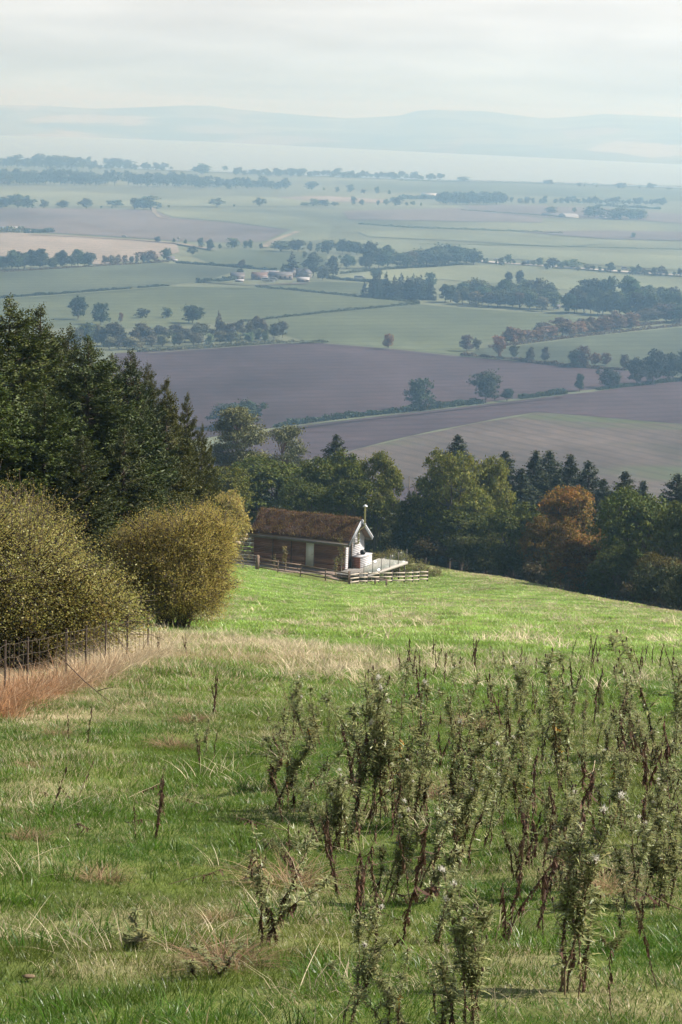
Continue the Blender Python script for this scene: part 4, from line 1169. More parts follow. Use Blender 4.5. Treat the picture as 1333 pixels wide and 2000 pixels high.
# brown cones on the broad spruce
def cones():
    rng = np.random.RandomState(6)
    for (px, top, d, v, wf, tint, lab) in [SPRUCES[5]]:
        b = stand(px, 1000, d); h = height_for(b, top, px)
        n = 260; f = rng.uniform(0.08, 0.55, n); z = h * (1 - f); a = rng.uniform(PI, 2 * PI, n) ; r = 2.9 * wf * h / 10 * f ** 0.75 * rng.uniform(0.75, 1.0, n)
        C = np.stack([r * np.cos(a), r * np.sin(a), z - 0.1], -1)
        P_ = np.stack([C, C - np.array([0, 0, 0.06]), C - np.array([0, 0, 0.12])], 1)
        V, F = tubes(P_, np.tile(np.array([[0.008, 0.02, 0.006]]), (n, 1)), 5)
        m_ = plain('cone_brown', (0.14, 0.07, 0.04), 0.8, 0.3)
        root = [o for o in bpy.data.objects if o.get('label') == lab][0]
        o = link('cones', mesh_np('cones', V / np.array(root.scale), [F], [m_]), root); o.rotation_euler = (0, 0, -root.rotation_euler[2]); tag(o, kind='stuff')
cones()

# ------------------------------------------------------------------ hedge bushes on the left
BU = []
def put_bush(proto, name, loc, rz, label, cat='bush', group=None, sc=(1, 1, 1), tint=None):
    return put(proto, name, loc, rz, sc, tint, label=label, cat=cat, group=group)
b = stand(45, 1250, 31.0)
lob = [(-1.4, 0, 1.1, 1.05), (-0.7, -.2, 1.45, 1.0), (0.0, 0, 1.25, 0.95), (0.55, 0.1, 0.95, 0.85), (0.95, 0.1, 0.72, 0.62), (-0.4, -.4, 0.7, 0.75), (-1.2, -.4, 0.75, 0.85), (0.35, -0.3, 0.65, 0.6), (-1.9, 0.3, 1.9, 0.7), (-1.3, .3, 2.0, 0.5), (-0.55, .2, 1.9, .5), (-2.3, 0, 1.0, 1.0)]
put_bush(bush(21, (4, 3, 2.6), 125000, 0.031, 'hawthorn', 30, 0.24, lob, ntwig=3600), 'hawthorn_bush', b, 0, 'large olive hawthorn bush with glinting leaves over the wire netting', sc=(1.0, 1.0, 0.82))
b = stand(-20, 1100, 38.0)
put_bush(bush(22, (4, 3, 3.4), 46000, 0.036, 'hawthorn', 30, 0.3, None, ntwig=1500), 'hawthorn_bush', b, 1.0, 'taller hawthorn with loose sprays against the dark spruces', sc=(0.8, .8, 0.72))
b = stand(338, 1225, 50.0)
lob = [(0, 0, 1.15, 0.95), (-0.55, 0, 1.25, 0.8), (0.55, 0, 1.3, 0.8), (0.1, -0.2, 1.75, 0.75), (-0.5, 0, 1.75, 0.6), (0.6, 0.1, 1.85, 0.58), (0.0, -0.4, 0.85, 0.75), (-0.35, -0.3, 0.55, 0.5), (0.5, -0.2, 0.75, 0.6), (0.85, 0.2, 1.45, 0.55), (-0.95, 0.2, 1.5, 0.5), (0.8, 0, 0.85, 0.55), (0.55, -0.2, 0.4, 0.42), (-0.7, 0, 0.8, 0.55), (1.0, 0.1, 1.9, 0.4)]
put_bush(bush(23, (3, 3, 2.6), 115000, 0.029, 'yellow_bush', 26, 0.2, lob, ntwig=3200), 'hawthorn_bush', b, 0.3, 'rounded golden bush at the edge of the green field', sc=(1.0, 1.0, 1.0))
b = stand(400, 1150, 96.0)
put_bush(bush(24, (4.2, 3.2, 4.4), 16000, 0.12, 'yellow_bush', 18, 0.14, None, ntwig=900), 'yellow_tree', b, 0.3, 'small yellowing tree between the golden bush and the cabin', 'tree', sc=(0.55, 0.55, 0.9))
b = stand(440, 1090, 208.0)
put_bush(bush(25, (4.2, 4.2, 6.5), 14000, 0.2, 'yellow_bush', 18, 0.14, None, ntwig=800), 'yellow_tree', b, 0.7, 'sunlit yellow green tree touching the left cabin gable', 'tree', sc=(.8, .8, 1.0))
b = hutp(0.6, 8.5); b[2] = float(ground(b[0], b[1]))
lob = [(-0.8, 0, 1.0, 1.3), (0.8, 0, 0.9, 1.2), (2.4, 0, 0.6, 0.95), (-2, 0, 0.9, 1.2), (3.6, 0.3, 0.35, 0.6), (0, 0.5, 1.3, 1.1)]
put_bush(bush(26, (6, 3, 2.2), 15000, 0.16, 'broom', 20, 0.15, lob, ntwig=1600, thin=0.22), 'broom_bush', b, RZ * 0.2, 'low feathery green bush behind the deck')

# saplings in front of the cabin
def sapling(seed, h):
    rng = np.random.RandomState(seed)
    g = Geo(); pth = np.array([[0, 0, -0.1], [0.03, 0, h * 0.35], [-0.03, 0.02, h * 0.7], [0.0, 0, h]]); g.tube(pth, [0.02, 0.016, 0.011, 0.004], 5)
    n = 12; zs = rng.uniform(0.25, 0.95, n) * h; a = rng.uniform(0, 2 * PI, n); st = np.stack([np.zeros(n), np.zeros(n), zs], -1)
    en = st + np.stack([np.cos(a) * 0.22, np.sin(a) * 0.22, np.full(n, 0.32)], -1) * (h / 2.2)
    P_ = limb_paths(rng, st, en, 4, 0); V, F = tubes(P_, np.broadcast_to(np.linspace(1, 0.3, 4)[None] * 0.007, P_.shape[:2]), 4); g.add(V, [F])
    k = 300; i = rng.randint(0, n, k); t = rng.uniform(0.2, 1, k)
    Q = st[i] + (en[i] - st[i]) * t[:, None] + rng.normal(size=(k, 3)) * 0.06; Q[::5] = np.stack([rng.normal(0, .06, len(Q[::5])), rng.normal(0, .06, len(Q[::5])), rng.uniform(.3, 1.02, len(Q[::5])) * h], -1)
    V, F = leaf_cards(Q, rdir(rng, k), rdir(rng, k), rng.uniform(0.07, 0.13, k), rng.uniform(0.05, 0.08, k))
    s = Geo(); s.tube([(0.12, 0.02, -0.1), (0.12, 0.02, h * 0.45)], 0.025, 6)
    return [('stem', g.mesh('stem', [M['bark']]), None, False), ('foliage', mesh_np('foliage', V, [F], [M['leaf']]), None, True), ('stake', s.mesh('stake', [M['fence_pale']]), None, False)]
for px, py, h, tint, lab in ((556, 1116, 2.0, (0.26, 0.21, 0.09), 'slender pale leaved sapling left of the grey door'), (665, 1125, 3.1, (0.20, 0.19, 0.06), 'tall staked sapling at the near cabin corner'), (655, 1128, 1.6, (0.22, 0.19, 0.07), 'short bushy sapling beside the tall one at the cabin corner'), (535, 1115, 1.3, (0.2, 0.16, 0.08), 'small bare sapling behind the rail fence')):
    b = hit(px, py); b[2] = float(ground(b[0], b[1]))
    put(sapling(int(px), h), 'sapling', b, 0.5, label=lab, cat='sapling', tint=tint)

# ------------------------------------------------------------------ trees behind the cabin and along the field edge
BL = [broadleaf(31, 12, 9.5, 0.12, 16, 380, 42, 0.27, mat='sycamore'), broadleaf(32, 12, 8.5, 0.12, 14, 360, 42, 0.27, mat='sycamore', shape=0.6), broadleaf(33, 12, 10.5, 0.1, 18, 400, 42, 0.27, mat='sycamore', shape=1.2)]
BLc = [broadleaf(34, 12, 9.0, 0.1, 16, 380, 44, 0.27), broadleaf(35, 12, 9.5, 0.08, 16, 400, 42, 0.27, shape=0.5), broadleaf(37, 12, 8.0, 0.1, 14, 340, 44, 0.27, shape=1.3)]
MAP = broadleaf(36, 12, 9.0, 0.08, 16, 420, 44, 0.27, mat='maple', shape=1.0)
EDGE = [ # proto, px, top py, distance, width px, tint (darker on low trees to add shade), label
 (BLc[0], 528, 892, 262, 190, (0.060, 0.082, 0.024), 'rounded green tree directly behind the cabin ridge, left'),
 (BLc[1], 645, 882, 256, 150, (0.055, 0.075, 0.020), 'dark green tree with lit crown behind the cabin flue'),
 (BL[1], 735, 893, 250, 105, None, 'yellow green tree at the right of the cabin, narrow lobed crown'),
 (BLc[2], 690, 940, 248, 120, (0.055, 0.070, 0.020), 'low dark tree between the flue and the yellow green tree'),
 (BLc[0], 430, 905, 240, 130, (0.085, 0.100, 0.030), 'light green tree between the spruces and the cabin'),
 (BL[0], 880, 880, 250, 165, None, 'tallest broad sycamore on the field edge, pale crown'),
 (BL[2], 955, 905, 262, 150, None, 'sycamore shoulder to the right of the tallest one'),
 (BLc[1], 1005, 985, 234, 150, (0.045, 0.062, 0.020), 'dark rounded tree in front of the sycamores on the field edge'),
 (BLc[2], 905, 1000, 246, 140, (0.045, 0.060, 0.020), 'dark low tree at the foot of the tallest sycamore'),
 (BLc[0], 830, 970, 252, 130, (0.050, 0.064, 0.022), 'dark leafy tree at the left end of the field edge wood'),
 (MAP, 1115, 960, 226, 170, None, 'autumn maple with orange crown in the field edge wood'),
 (BLc[1], 1075, 1010, 222, 110, (0.085, 0.060, 0.020), 'rusty brown lower tree left of the orange maple'),
 (BLc[0], 1255, 952, 205, 190, (0.055, 0.078, 0.026), 'big green tree right of the orange maple'),
 (BLc[2], 1335, 985, 196, 130, (0.050, 0.066, 0.024), 'green tree cut by the right edge of the photo'),
 (BLc[1], 1150, 1060, 205, 150, (0.080, 0.048, 0.018), 'low russet tree under the orange maple'),
 (BLc[0], 1300, 1080, 188, 120, (0.055, 0.05, 0.02), 'small brownish tree low at the right edge'),
 (BLc[2], 1215, 1070, 196, 110, (0.042, 0.055, 0.02), 'low dark tree between the russet tree and the right edge'),
 (BLc[1], 780, 1005, 262, 110, (0.060, 0.07, 0.022), 'shadowed tree in the gap right of the cabin'),
 (BLc[0], 600, 935, 250, 120, (0.050, 0.068, 0.022), 'dark tree behind the middle of the cabin roof'),
]
for i, (pr, px, top, d, wpx, tint, lab) in enumerate(EDGE):
    b = stand(px, 1000, d); b[2] -= 0.3; h = height_for(b, top, px) * 1.07; w = wpx * mpp(b)
    nom = {id(BL[0]): 9.5, id(BL[1]): 8.5, id(BL[2]): 10.5, id(BLc[0]): 9.0, id(BLc[1]): 9.5, id(BLc[2]): 8.0, id(MAP): 9.0}[id(pr)]
    put(pr, 'broadleaf_tree', b, 2.1 * i + 0.4, (w / nom, w / nom, h / 12), tint and (1.5 * tint[0], 1.3 * tint[1], 0.6 * tint[2]), label=lab, cat='tree', group='trees along the field edge')
# dark undergrowth closing the foot of the wood
UND = bush(41, (6, 4, 3.4), 5200, 0.24, 'leaf', 14, 0.15, None, ntwig=420)
for i, (px, d) in enumerate(sorted(((795, 250), (850, 244), (910, 238), (960, 232), (1010, 226), (1060, 219), (1110, 212), (1160, 205), (1205, 198), (1250, 192), (1295, 185), (1340, 178), (1385, 170), (745, 256), (560, 268), (480, 262)))):
    b = stand(px, 1100, d)
    put(UND, 'undergrowth_bush', b, 1.7 * i, (1.0, 0.8, 1.0 + 0.2 * math.sin(3 * i)), (0.05, 0.056, 0.016) if i % 4 else (0.06, 0.045, 0.018), label='dark undergrowth bush at the foot of the wood, ' + ORD[i] + ' from the left', cat='bush', group='undergrowth along the field edge')
# firs behind the wood
FIR = [conifer(51, 12, 3.6, 0.24, 14, 26, 0.5, 0.13, cards=4, droop=0.36, power=0.82, tip=0.04), conifer(52, 12, 3.2, 0.24, 14, 26, 0.5, 0.13, cards=4, droop=0.38, power=0.88, tip=0.04)]
for i, (px, top, d, wf) in enumerate(((895, 849, 300, 1.1), (951, 897, 300, 0.7), (987, 880, 292, 1.0), (1045, 881, 290, 1.0), (1072, 880, 296, 1.15), (1116, 889, 286, 1.1), (1152, 900, 280, 1.05), (1020, 915, 280, 1.2), (1222, 920, 268, 1.05), (1258, 940, 270, 1.0), (1325, 925, 255, 1.1), (1345, 940, 250, 1.2), (657, 848, 300, 1.0), (1090, 925, 276, 1.2), (1180, 935, 275, 1.0))):
    b = stand(px, 900, d); h = height_for(b, top, px)
    where = ['tip just above the tallest sycamore', 'tiny tip right of the tallest sycamore', 'single pointed fir right of the sycamores', 'left of the close pair', 'right of the close pair', 'pointed fir above the orange maple', 'fir just right of the orange maple crown', 'dim fir low between the pointed ones', 'left of two small tips at the right', 'second small tip at the right', 'tall fir at the right edge', 'fir cut off by the right edge', 'lone fir above the trees behind the cabin', 'shaded fir behind the orange maple', 'fir half hidden left of the big green tree'][i]
    put(FIR[i % 2], 'fir_tree', b, 1.1 * i, (h / 12 * wf * 1.9, h / 12 * wf * 1.9, h / 12), (0.045, 0.055, 0.022), label='dark fir behind the field edge wood, ' + where, cat='tree', group='firs behind the field edge wood')
# Scots pines left of the cabin
b = stand(458, 900, 330); h = height_for(b, 798, 458); put(pine(61, h, 7.2, 0.38, 80, 0.4, 330), 'scots_pine', b, 0.5, (1, 1, 1), (0.15, 0.15, 0.05), label='broad domed Scots pine left of the cabin, olive crown', cat='tree')
b = stand(558, 900, 345); h = height_for(b, 838, 558); put(pine(62, h, 7.0, 0.6, 40, -0.6, 220), 'scots_pine', b, 0.5, (1, 1, 1), (0.13, 0.135, 0.05), label='open flat topped Scots pine with bare limbs behind the cabin', cat='tree')
# dead tree between the cabin and the sycamores
def dead_tree(seed, h):
    rng = np.random.RandomState(seed); g = Geo()
    for k in range(4):
        x = rng.uniform(-0.9, 0.9); g.tube([(x * 0.3, 0, -0.5), (x * 0.6, 0.1, h * 0.5), (x, rng.uniform(-.2, .2), h * rng.uniform(0.8, 1.0))], [0.13, 0.09, 0.035], 6)
        st = np.stack([np.full(5, x * 0.75), np.zeros(5), rng.uniform(0.5, 0.85, 5) * h], -1); en = st + rng.normal(size=(5, 3)) * np.array([0.8, 0.5, 0.2]) + np.array([0, 0, 0.8])
        P_ = limb_paths(rng, st, en, 4, 0); V, F = tubes(P_, np.broadcast_to(np.linspace(1, .3, 4)[None] * 0.035, P_.shape[:2]), 5); g.add(V, [F])
    return [('dead_tree', g.mesh('dead_tree', [M['dead_wood']], True), None, False)]
b = stand(808, 1000, 258); h = height_for(b, 922, 808); put(dead_tree(3, h), 'dead_tree', b, 0.2, label='bare grey dead tree left of the tallest sycamore', cat='tree')
# ------------------------------------------------------------------ valley trees, hedges, farm
VO = [broadleaf(101 + k, 10, 9.0, 0.03 + 0.05 * (k % 2), 14, 130, 26, 0.6, mat='leaf_far', clump_r=0.85, shape=0.9, sides=5, low=-0.8, trunk_r=0.2) for k in range(4)]          # oak-like, broad
VR = [broadleaf(111 + k, 10, 6.2, 0.02, 12, 110, 26, 0.58, mat='leaf_far', clump_r=0.8, shape=1.4, sides=5, low=-0.8, trunk_r=0.18) for k in range(3)]
VS = [conifer(121 + k, 10, 2.6, 0.6, 8, 9, 1.2, 0.4, mat='leaf_far', cards=2, power=0.85, tip=0.1) for k in range(2)]
VOs = [broadleaf(131 + k, 10, 9.0, 0.02, 9, 60, 18, 0.95, mat='leaf_far', clump_r=1.0, split=False, sides=5, low=-0.8, trunk_r=0.2) for k in range(3)]
VSs = [conifer(141, 10, 2.8, 1.1, 5, 5, 1.9, 0.7, mat='leaf_far', cards=2, power=0.8, split=False)]
VB = [bush(151 + k, (9, 7, 7), 1100, 1.05, 'leaf_far', 6, 0.12, None, ntwig=90) for k in range(2)]
TINT = {'d': (0.050, 0.068, 0.034), 'g': (0.075, 0.095, 0.045), 'm': (0.095, 0.095, 0.055), 'o': (0.17, 0.105, 0.055), 'b': (0.125, 0.095, 0.06), 'y': (0.28, 0.18, 0.065), 'p': (0.14, 0.15, 0.085), 'k': (0.038, 0.052, 0.03)}
rv = random.Random(5)
COUNT = {}
def vtree(px, py, hpx, wpx=None, kind='o', tint='g', label=None, group=None, name=None):
    b = onv(px, py); k = mpp(b)
    h = hpx * k; w = (wpx or hpx * 0.9) * k * 0.92
    far = hpx < 26
    if kind == 'o': pr = rv.choice(VOs if far else VO); nom = 9.0
    elif kind == 'r': pr = rv.choice(VOs if far else VR); nom = 9.0 if far else 6.2
    elif kind == 's': pr = rv.choice(VSs if far else VS); nom = 5.4
    else: pr = rv.choice(VB); nom = 9.0
    nomh = 7.0 if kind == 'b' else 10.0
    t = TINT[tint]; j = rv.uniform(0.65, 1.45) if group else rv.uniform(0.7, 1.0); t = tuple(v * j * rv.uniform(0.85, 1.15) for v in t)
    nm = {'o': 'broadleaf_tree', 'r': 'broadleaf_tree', 's': 'conifer_tree', 'b': 'shrub'}[kind]
    nm = name or nm
    if group: w *= rv.uniform(0.75, 1.3); h *= rv.uniform(0.85, 1.15)
    b[2] -= 0.02 * h
    put(pr, nm, b, rv.uniform(0, 6.28), (w / nom, w / nom, h / nomh), t, label=label, cat='shrub' if kind == 'b' else 'tree', group=group)
# trees with a character of their own: px, base y, height, width (photograph pixels)
SINGLE = [
 (822, 801, 66, 70, 'o', 'd', 'windswept oak leaning left in the hedge between the ploughed fields'),
 (949, 787, 70, 74, 'o', 'd', 'largest round oak in the hedge between the ploughed fields'),
 (990, 784, 31, 28, 'r', 'd', 'small upright tree right against the largest hedge oak'),
 (1132, 765, 38, 22, 'r', 'd', 'thin ivy clad tree between the hedge oaks'),
 (1186, 758, 43, 54, 'o', 'd', 'umbrella shaped oak right of the thin ivy clad tree'),
 (1243, 753, 56, 60, 'o', 'k', 'left tree of the dark clump at the right edge'),
 (1276, 751, 70, 66, 'o', 'k', 'tallest tree of the dark clump at the right edge'),
 (1308, 746, 56, 54, 'o', 'd', 'paler right hand tree of the dark clump'),
 (1340, 744, 66, 50, 'o', 'd', 'tree cut by the right edge behind the dark clump'),
 (440, 838, 52, 80, 'o', 'd', 'bluish oak behind the domed Scots pine, left half of the pair'),
 (486, 834, 58, 84, 'o', 'd', 'bluish oak behind the domed Scots pine, right half of the pair'),
 (759, 682, 30, 28, 'o', 'y', 'lone yellow orange tree between ploughed and green field'),
 (153, 625, 48, 44, 'o', 'd', 'left of two dark oaks at the near edge of the bright field'),
 (197, 635, 46, 46, 'o', 'd', 'right of two dark oaks at the near edge of the bright field'),
 (236, 630, 20, 12, 'r', 'o', 'tiny orange tree beside the two dark oaks'),
 (278, 622, 20, 36, 'o', 'd', 'flat topped dark tree above the birch belt'),
 (324, 622, 22, 30, 'o', 'g', 'rounded mid green tree above the birch belt'),
 (376, 632, 40, 54, 'o', 'k', 'broad dark tree standing above the birch belt'),
 (427, 650, 46, 26, 's', 'b', 'tall pointed tree in the birch belt'),
 (552, 660, 37, 28, 'o', 'm', 'single tree at the right end of the birch belt'),
 (570, 540, 50, 44, 's', 'k', 'dark pointed conifer behind the farm roofs'),
 (553, 538, 26, 20, 's', 'k', 'small conifer left of the pointed farm conifer'),
 (612, 540, 46, 48, 'o', 'd', 'big broad tree at the right of the farm'),
 (650, 543, 46, 32, 'r', 'd', 'upright tree right of the big farm tree'),
 (630, 548, 32, 34, 'o', 'p', 'pale weeping tree in front of the farm trees'),
 (470, 537, 14, 18, 'b', 'd', 'dark shrub at the left end of the farm'),
 (474, 524, 17, 22, 'b', 'b', 'reddish shrub in the hedge above the farm'),
 (993, 560, 33, 19, 'r', 'k', 'left of two square topped dark trees above the wood'),
 (1015, 560, 36, 20, 'r', 'k', 'right of two square topped dark trees above the wood'),
 (735, 548, 26, 26, 'r', 'g', 'tree rising at the left of the dark conifer wood'),
 (840, 562, 32, 32, 'o', 'g', 'tree rising at the right of the dark conifer wood'),
 (912, 687, 35, 32, 'o', 'b', 'brownish tree left of the orange row, by the field corner'),
 (930, 685, 25, 22, 'o', 'b', 'smaller tree beside the brownish field corner tree'),
 (975, 700, 42, 26, 'r', 'o', 'first orange tree at the near end of the row'),
 (1005, 703, 36, 24, 'r', 'p', 'pale leaning tree near the end of the orange row'),
 (1037, 708, 33, 20, 'r', 'b', 'ivy trunked tree in the field corner, left of two'),
 (1065, 708, 33, 20, 'r', 'b', 'ivy trunked tree in the field corner, right of two'),
 (1122, 718, 40, 30, 'o', 'm', 'left tree of the orange group in the green field hedge'),
 (1140, 718, 45, 40, 'o', 'o', 'tallest orange tree in the green field hedge'),
 (1162, 715, 28, 26, 'o', 'o', 'small orange tree in the green field hedge'),
 (1182, 715, 28, 28, 'o', 'b', 'right hand brown tree in the green field hedge'),
 (1220, 722, 32, 26, 'o', 'b', 'sparse tree left of the dark clump'),
 (327, 508, 24, 30, 'o', 'g', 'tree at the cottage on the field corner'),
 (376, 500, 20, 22, 'o', 'd', 'round tree above the cottage'),
 (410, 491, 24, 24, 'o', 'd', 'round tree on the lane above the cottage'),
]
for (px, py, h, w, k, t, lab) in SINGLE: vtree(px, py, h, w, k, t, lab)
# rows and groups: (points px, base, height px) with a shared look
def trow(label, group, pts, kind='o', tint='g', wf=0.95, name=None, ordinal=False):
    pts = sorted(pts, key=lambda q: q[0])
    for i, q in enumerate(pts):
        px, py, h = q[:3]; w = q[3] if len(q) > 3 else h * wf
        t = q[4] if len(q) > 4 else tint
        vtree(px, py, h, w, kind, t, label + (', ' + ORD[i] + ' from the left' if ordinal and len(pts) <= len(ORD) else ''), group, name)
def wood_mass(name, label, pts, tint='g', wf=1.0):
    """a far wood that reads as one mass: many crowns in one object"""
    g = Geo(); o0 = onv(*pts[0][:2])
    for q in pts:
        b = onv(q[0], q[1]); k = mpp(b); h = q[2] * k; w = (q[3] if len(q) > 3 else q[2] * wf) * k
        me = rv.choice(VOs)[0][1]
        co = np.zeros(len(me.vertices) * 3, np.float32); me.vertices.foreach_get('co', co); co = co.reshape(-1, 3)
        li = np.zeros(len(me.loops), np.int32); me.loops.foreach_get('vertex_index', li)
        mi = np.zeros(len(me.polygons), np.int32); me.polygons.foreach_get('material_index', mi)
        lt = np.zeros(len(me.polygons), np.int32); me.polygons.foreach_get('loop_total', lt); ls = np.zeros(len(me.polygons), np.int32); me.polygons.foreach_get('loop_start', ls)
        sel = (lt == 4); F = li[ls[sel][:, None] + np.arange(4)]
        a = rv.uniform(0, 6.28); c, s_ = math.cos(a), math.sin(a)
        V = np.stack([(co[:, 0] * c - co[:, 1] * s_) * w / 9.0, (co[:, 0] * s_ + co[:, 1] * c) * w / 9.0, co[:, 2] * h / 10.0], -1) + (b - o0)
        g.add(V, [F[mi[sel] == 0]], 0); g.F.append(F[mi[sel] == 1] + g.n - len(V)); g.M.append(np.full((mi[sel] == 1).sum(), 1))
    o = g.obj(name, [M['bark'], M['leaf_far']]); o.location = o0; o.color = TINT[tint] + (1,)
    tag(o, label, 'wood', kind='stuff')
def line_of(n, x0, y0, x1, y1, h, hj=0.25, xj=0.35, yj=2.0):
    out = []
    for i in range(n):
        t = (i + 0.5) / n + rv.uniform(-xj, xj) / n
        out.append((x0 + (x1 - x0) * t, y0 + (y1 - y0) * t + rv.uniform(-yj, yj), h * rv.uniform(1 - hj, 1 + hj)))
    return out
z3 = lambda L: [(a / 2, 430 + b / 2, c / 2) + tuple(d) for a, b, c, *d in L]
z4 = lambda L: [(667 + a / 2, 430 + b / 2, c / 2) + tuple(d) for a, b, c, *d in L]
z1 = lambda L: [(a / 2, 180 + b / 2, c / 2) + tuple(d) for a, b, c, *d in L]
z2 = lambda L: [(667 + a / 2, 180 + b / 2, c / 2) + tuple(d) for a, b, c, *d in L]
trow('grey green birch in the belt between bright field and ploughed field', 'birch belt', line_of(24, 130, 680, 540, 662, 42, 0.2) , 'r', 'm', 0.75, 'birch_tree', True)
trow('small grey birch at the front of the birch belt', 'front of the birch belt', line_of(18, 200, 684, 530, 667, 27, 0.2), 'r', 'p', 0.9, 'birch_tree', True)
trow('bushy tree in the dark wood at the left edge', 'left edge wood', line_of(15, -10, 530, 185, 520, 32, 0.2), 'r', 'd', 0.95, None, True)
trow('reddish tree in the row before the beige field', 'row before the beige field', z3([(410, 176, 40), (440, 176, 44, 22, 'b'), (462, 175, 46, 22, 'b'), (490, 174, 40, 20, 'b'), (515, 172, 36), (535, 172, 36), (560, 170, 40), (580, 168, 44, 44, 'b'), (610, 166, 30)]), 'r', 'm', 0.7, None, True)
trow('tree along the lane above the farm', 'lane above the farm', z3([(785, 110, 42), (860, 112, 22), (905, 110, 38, 40, 'm'), (960, 112, 32), (978, 112, 36), (1020, 113, 22), (1100, 123, 40, 60), (1165, 125, 55, 44, 'd'), (1212, 124, 44), (1240, 126, 30), (1283, 132, 50, 46), (1325, 128, 52), (1190, 150, 30), (615, 88, 22), (680, 92, 20), (725, 96, 24)]), 'o', 'g', 0.95, None, True)
trow('bluish tree in the tall group right of the farm', 'tall group right of the farm', z4([(5, 132, 56), (30, 132, 58), (60, 135, 54, 34), (20, 190, 60, 50), (110, 190, 116, 48), (145, 190, 104, 46), (180, 188, 96, 46), (100, 192, 70), (240, 188, 62, 42), (272, 186, 72, 30, 'm'), (300, 185, 50), (335, 183, 84, 72), (372, 182, 70, 60), (418, 176, 80, 70), (450, 174, 76, 60), (488, 168, 66, 52), (516, 174, 58, 44)]), 'o', 'd', .95, None, True)
trow('small tree along the pale country road', 'trees along the country road', z4([(565, 172, 26), (605, 174, 16), (628, 180, 34), (652, 174, 44, 20), (675, 174, 16), (710, 178, 20, 20, 'm'), (730, 178, 20), (750, 180, 24), (778, 182, 38, 26), (800, 194, 24), (825, 190, 44, 36), (858, 192, 27), (898, 190, 42, 48), (925, 200, 22), (965, 196, 22, 22, 'm'), (985, 198, 20), (1008, 200, 22), (1030, 204, 18), (1050, 206, 40, 34, 'd'), (1085, 208, 18), (1137, 214, 38, 28, 'd'), (1160, 214, 36), (1185, 216, 32, 26, 'm'), (1220, 217, 38), (1247, 217, 34, 30, 'm'), (1270, 218, 22), (1300, 220, 22), (1322, 222, 38)]), 'o', 'g', .95, None, True)
trow('dark conifer in the square wood at the centre', 'dark conifer wood', line_of(14, 706, 580, 850, 588, 40, 0.14) + line_of(9, 720, 574, 845, 580, 42, 0.12), 's', 'k', 0.7, None, True)
trow('leafy tree in the long mixed wood', 'long mixed wood', line_of(15, 862, 590, 1085, 607, 44, 0.2) + line_of(8, 900, 582, 1080, 594, 46, 0.18), 'r', 'g', 0.9, None, True)
trow('brown tinged tree in the long mixed wood', 'brown trees in the long mixed wood', line_of(6, 870, 594, 1070, 608, 32, 0.2), 'r', 'b', 0.9, None, True)
trow('dark tree in the wood around the white house', 'wood around the white house', line_of(14, 1102, 612, 1330, 620, 50, 0.2) + line_of(9, 1110, 600, 1330, 606, 56, 0.18), 'r', 'd', 0.9, None, True)
trow('pale tree at the front of the white house wood', 'front of the white house wood', z4([(1190, 402, 60, 56, 'b'), (1270, 400, 70, 62, 'b'), (1000, 372, 70, 40, 'p'), (920, 360, 60, 40, 'p'), (1320, 400, 80, 60, 'g')]), 'o', 'p', .95, None, True)
trow('rust coloured tree in the orange row beside the green field', 'orange tree row', line_of(19, 965, 676, 1236, 640, 32, 0.16, 0.25, 1.0), 'r', 'o', 1.05, 'autumn_tree', True)
trow('brown tree behind the rust coloured row', 'back of the orange tree row', line_of(9, 1040, 656, 1230, 636, 28, 0.16), 'r', 'b', 1.05, 'autumn_tree', True)
trow('hazy field tree in the line below the far ploughed field', 'line of hazy field trees', z1([(5, 452, 46, 40), (73, 455, 60, 44), (110, 455, 44, 34), (172, 455, 40, 20), (247, 452, 34, 38), (337, 456, 48, 46), (397, 456, 14), (437, 455, 12), (453, 450, 35, 36), (525, 458, 44, 30), (560, 460, 44, 40), (592, 460, 50, 50), (625, 455, 24), (660, 453, 12), (848, 450, 36, 36), (915, 449, 14), (1015, 448, 34, 30), (1190, 444, 16, 30), (1225, 447, 34, 30), (1262, 446, 30, 32), (1307, 447, 18, 20)]), 'o', 'g', .95, None, True)
wood_mass('far_wood', 'hazy wood near the shore at the far left', line_of(26, 0, 361, 226, 362, 27, 0.25), 'g')
wood_mass('far_wood', 'hazy wood near the shore, second from the left', line_of(18, 250, 364, 384, 366, 26, 0.15), 'g')
wood_mass('far_wood', 'hazy thin wood near the shore, left of the middle', line_of(18, 388, 368, 566, 370, 20, 0.25), 'g')
wood_mass('far_wood', 'faint trees along the water at the far left', line_of(16, 0, 326, 165, 333, 22, 0.3) + line_of(14, 170, 331, 330, 333, 15, 0.4), 'g', 1.2)
wood_mass('far_wood', 'faint line of trees along the water in the middle', line_of(22, 455, 342, 666, 346, 14, 0.3) + line_of(26, 667, 347, 868, 351, 11, 0.3), 'g', 1.3)
trow('hazy single tree close to the water', 'single trees along the shore', z1([(570, 302, 26), (620, 303, 18), (670, 303, 14), (790, 321, 36, 60), (880, 306, 22), (350, 285, 30), (410, 282, 26), (450, 288, 30, 46), (490, 292, 34, 40)]) + z2([(482, 349, 20, 32), (810, 363, 20, 22), (930, 369, 18), (950, 371, 14), (997, 373, 12), (1097, 377, 24, 28), (1165, 379, 12), (1208, 378, 22, 22), (1283, 381, 8, 20)]), 'o', 'g', 1.2, None, True)
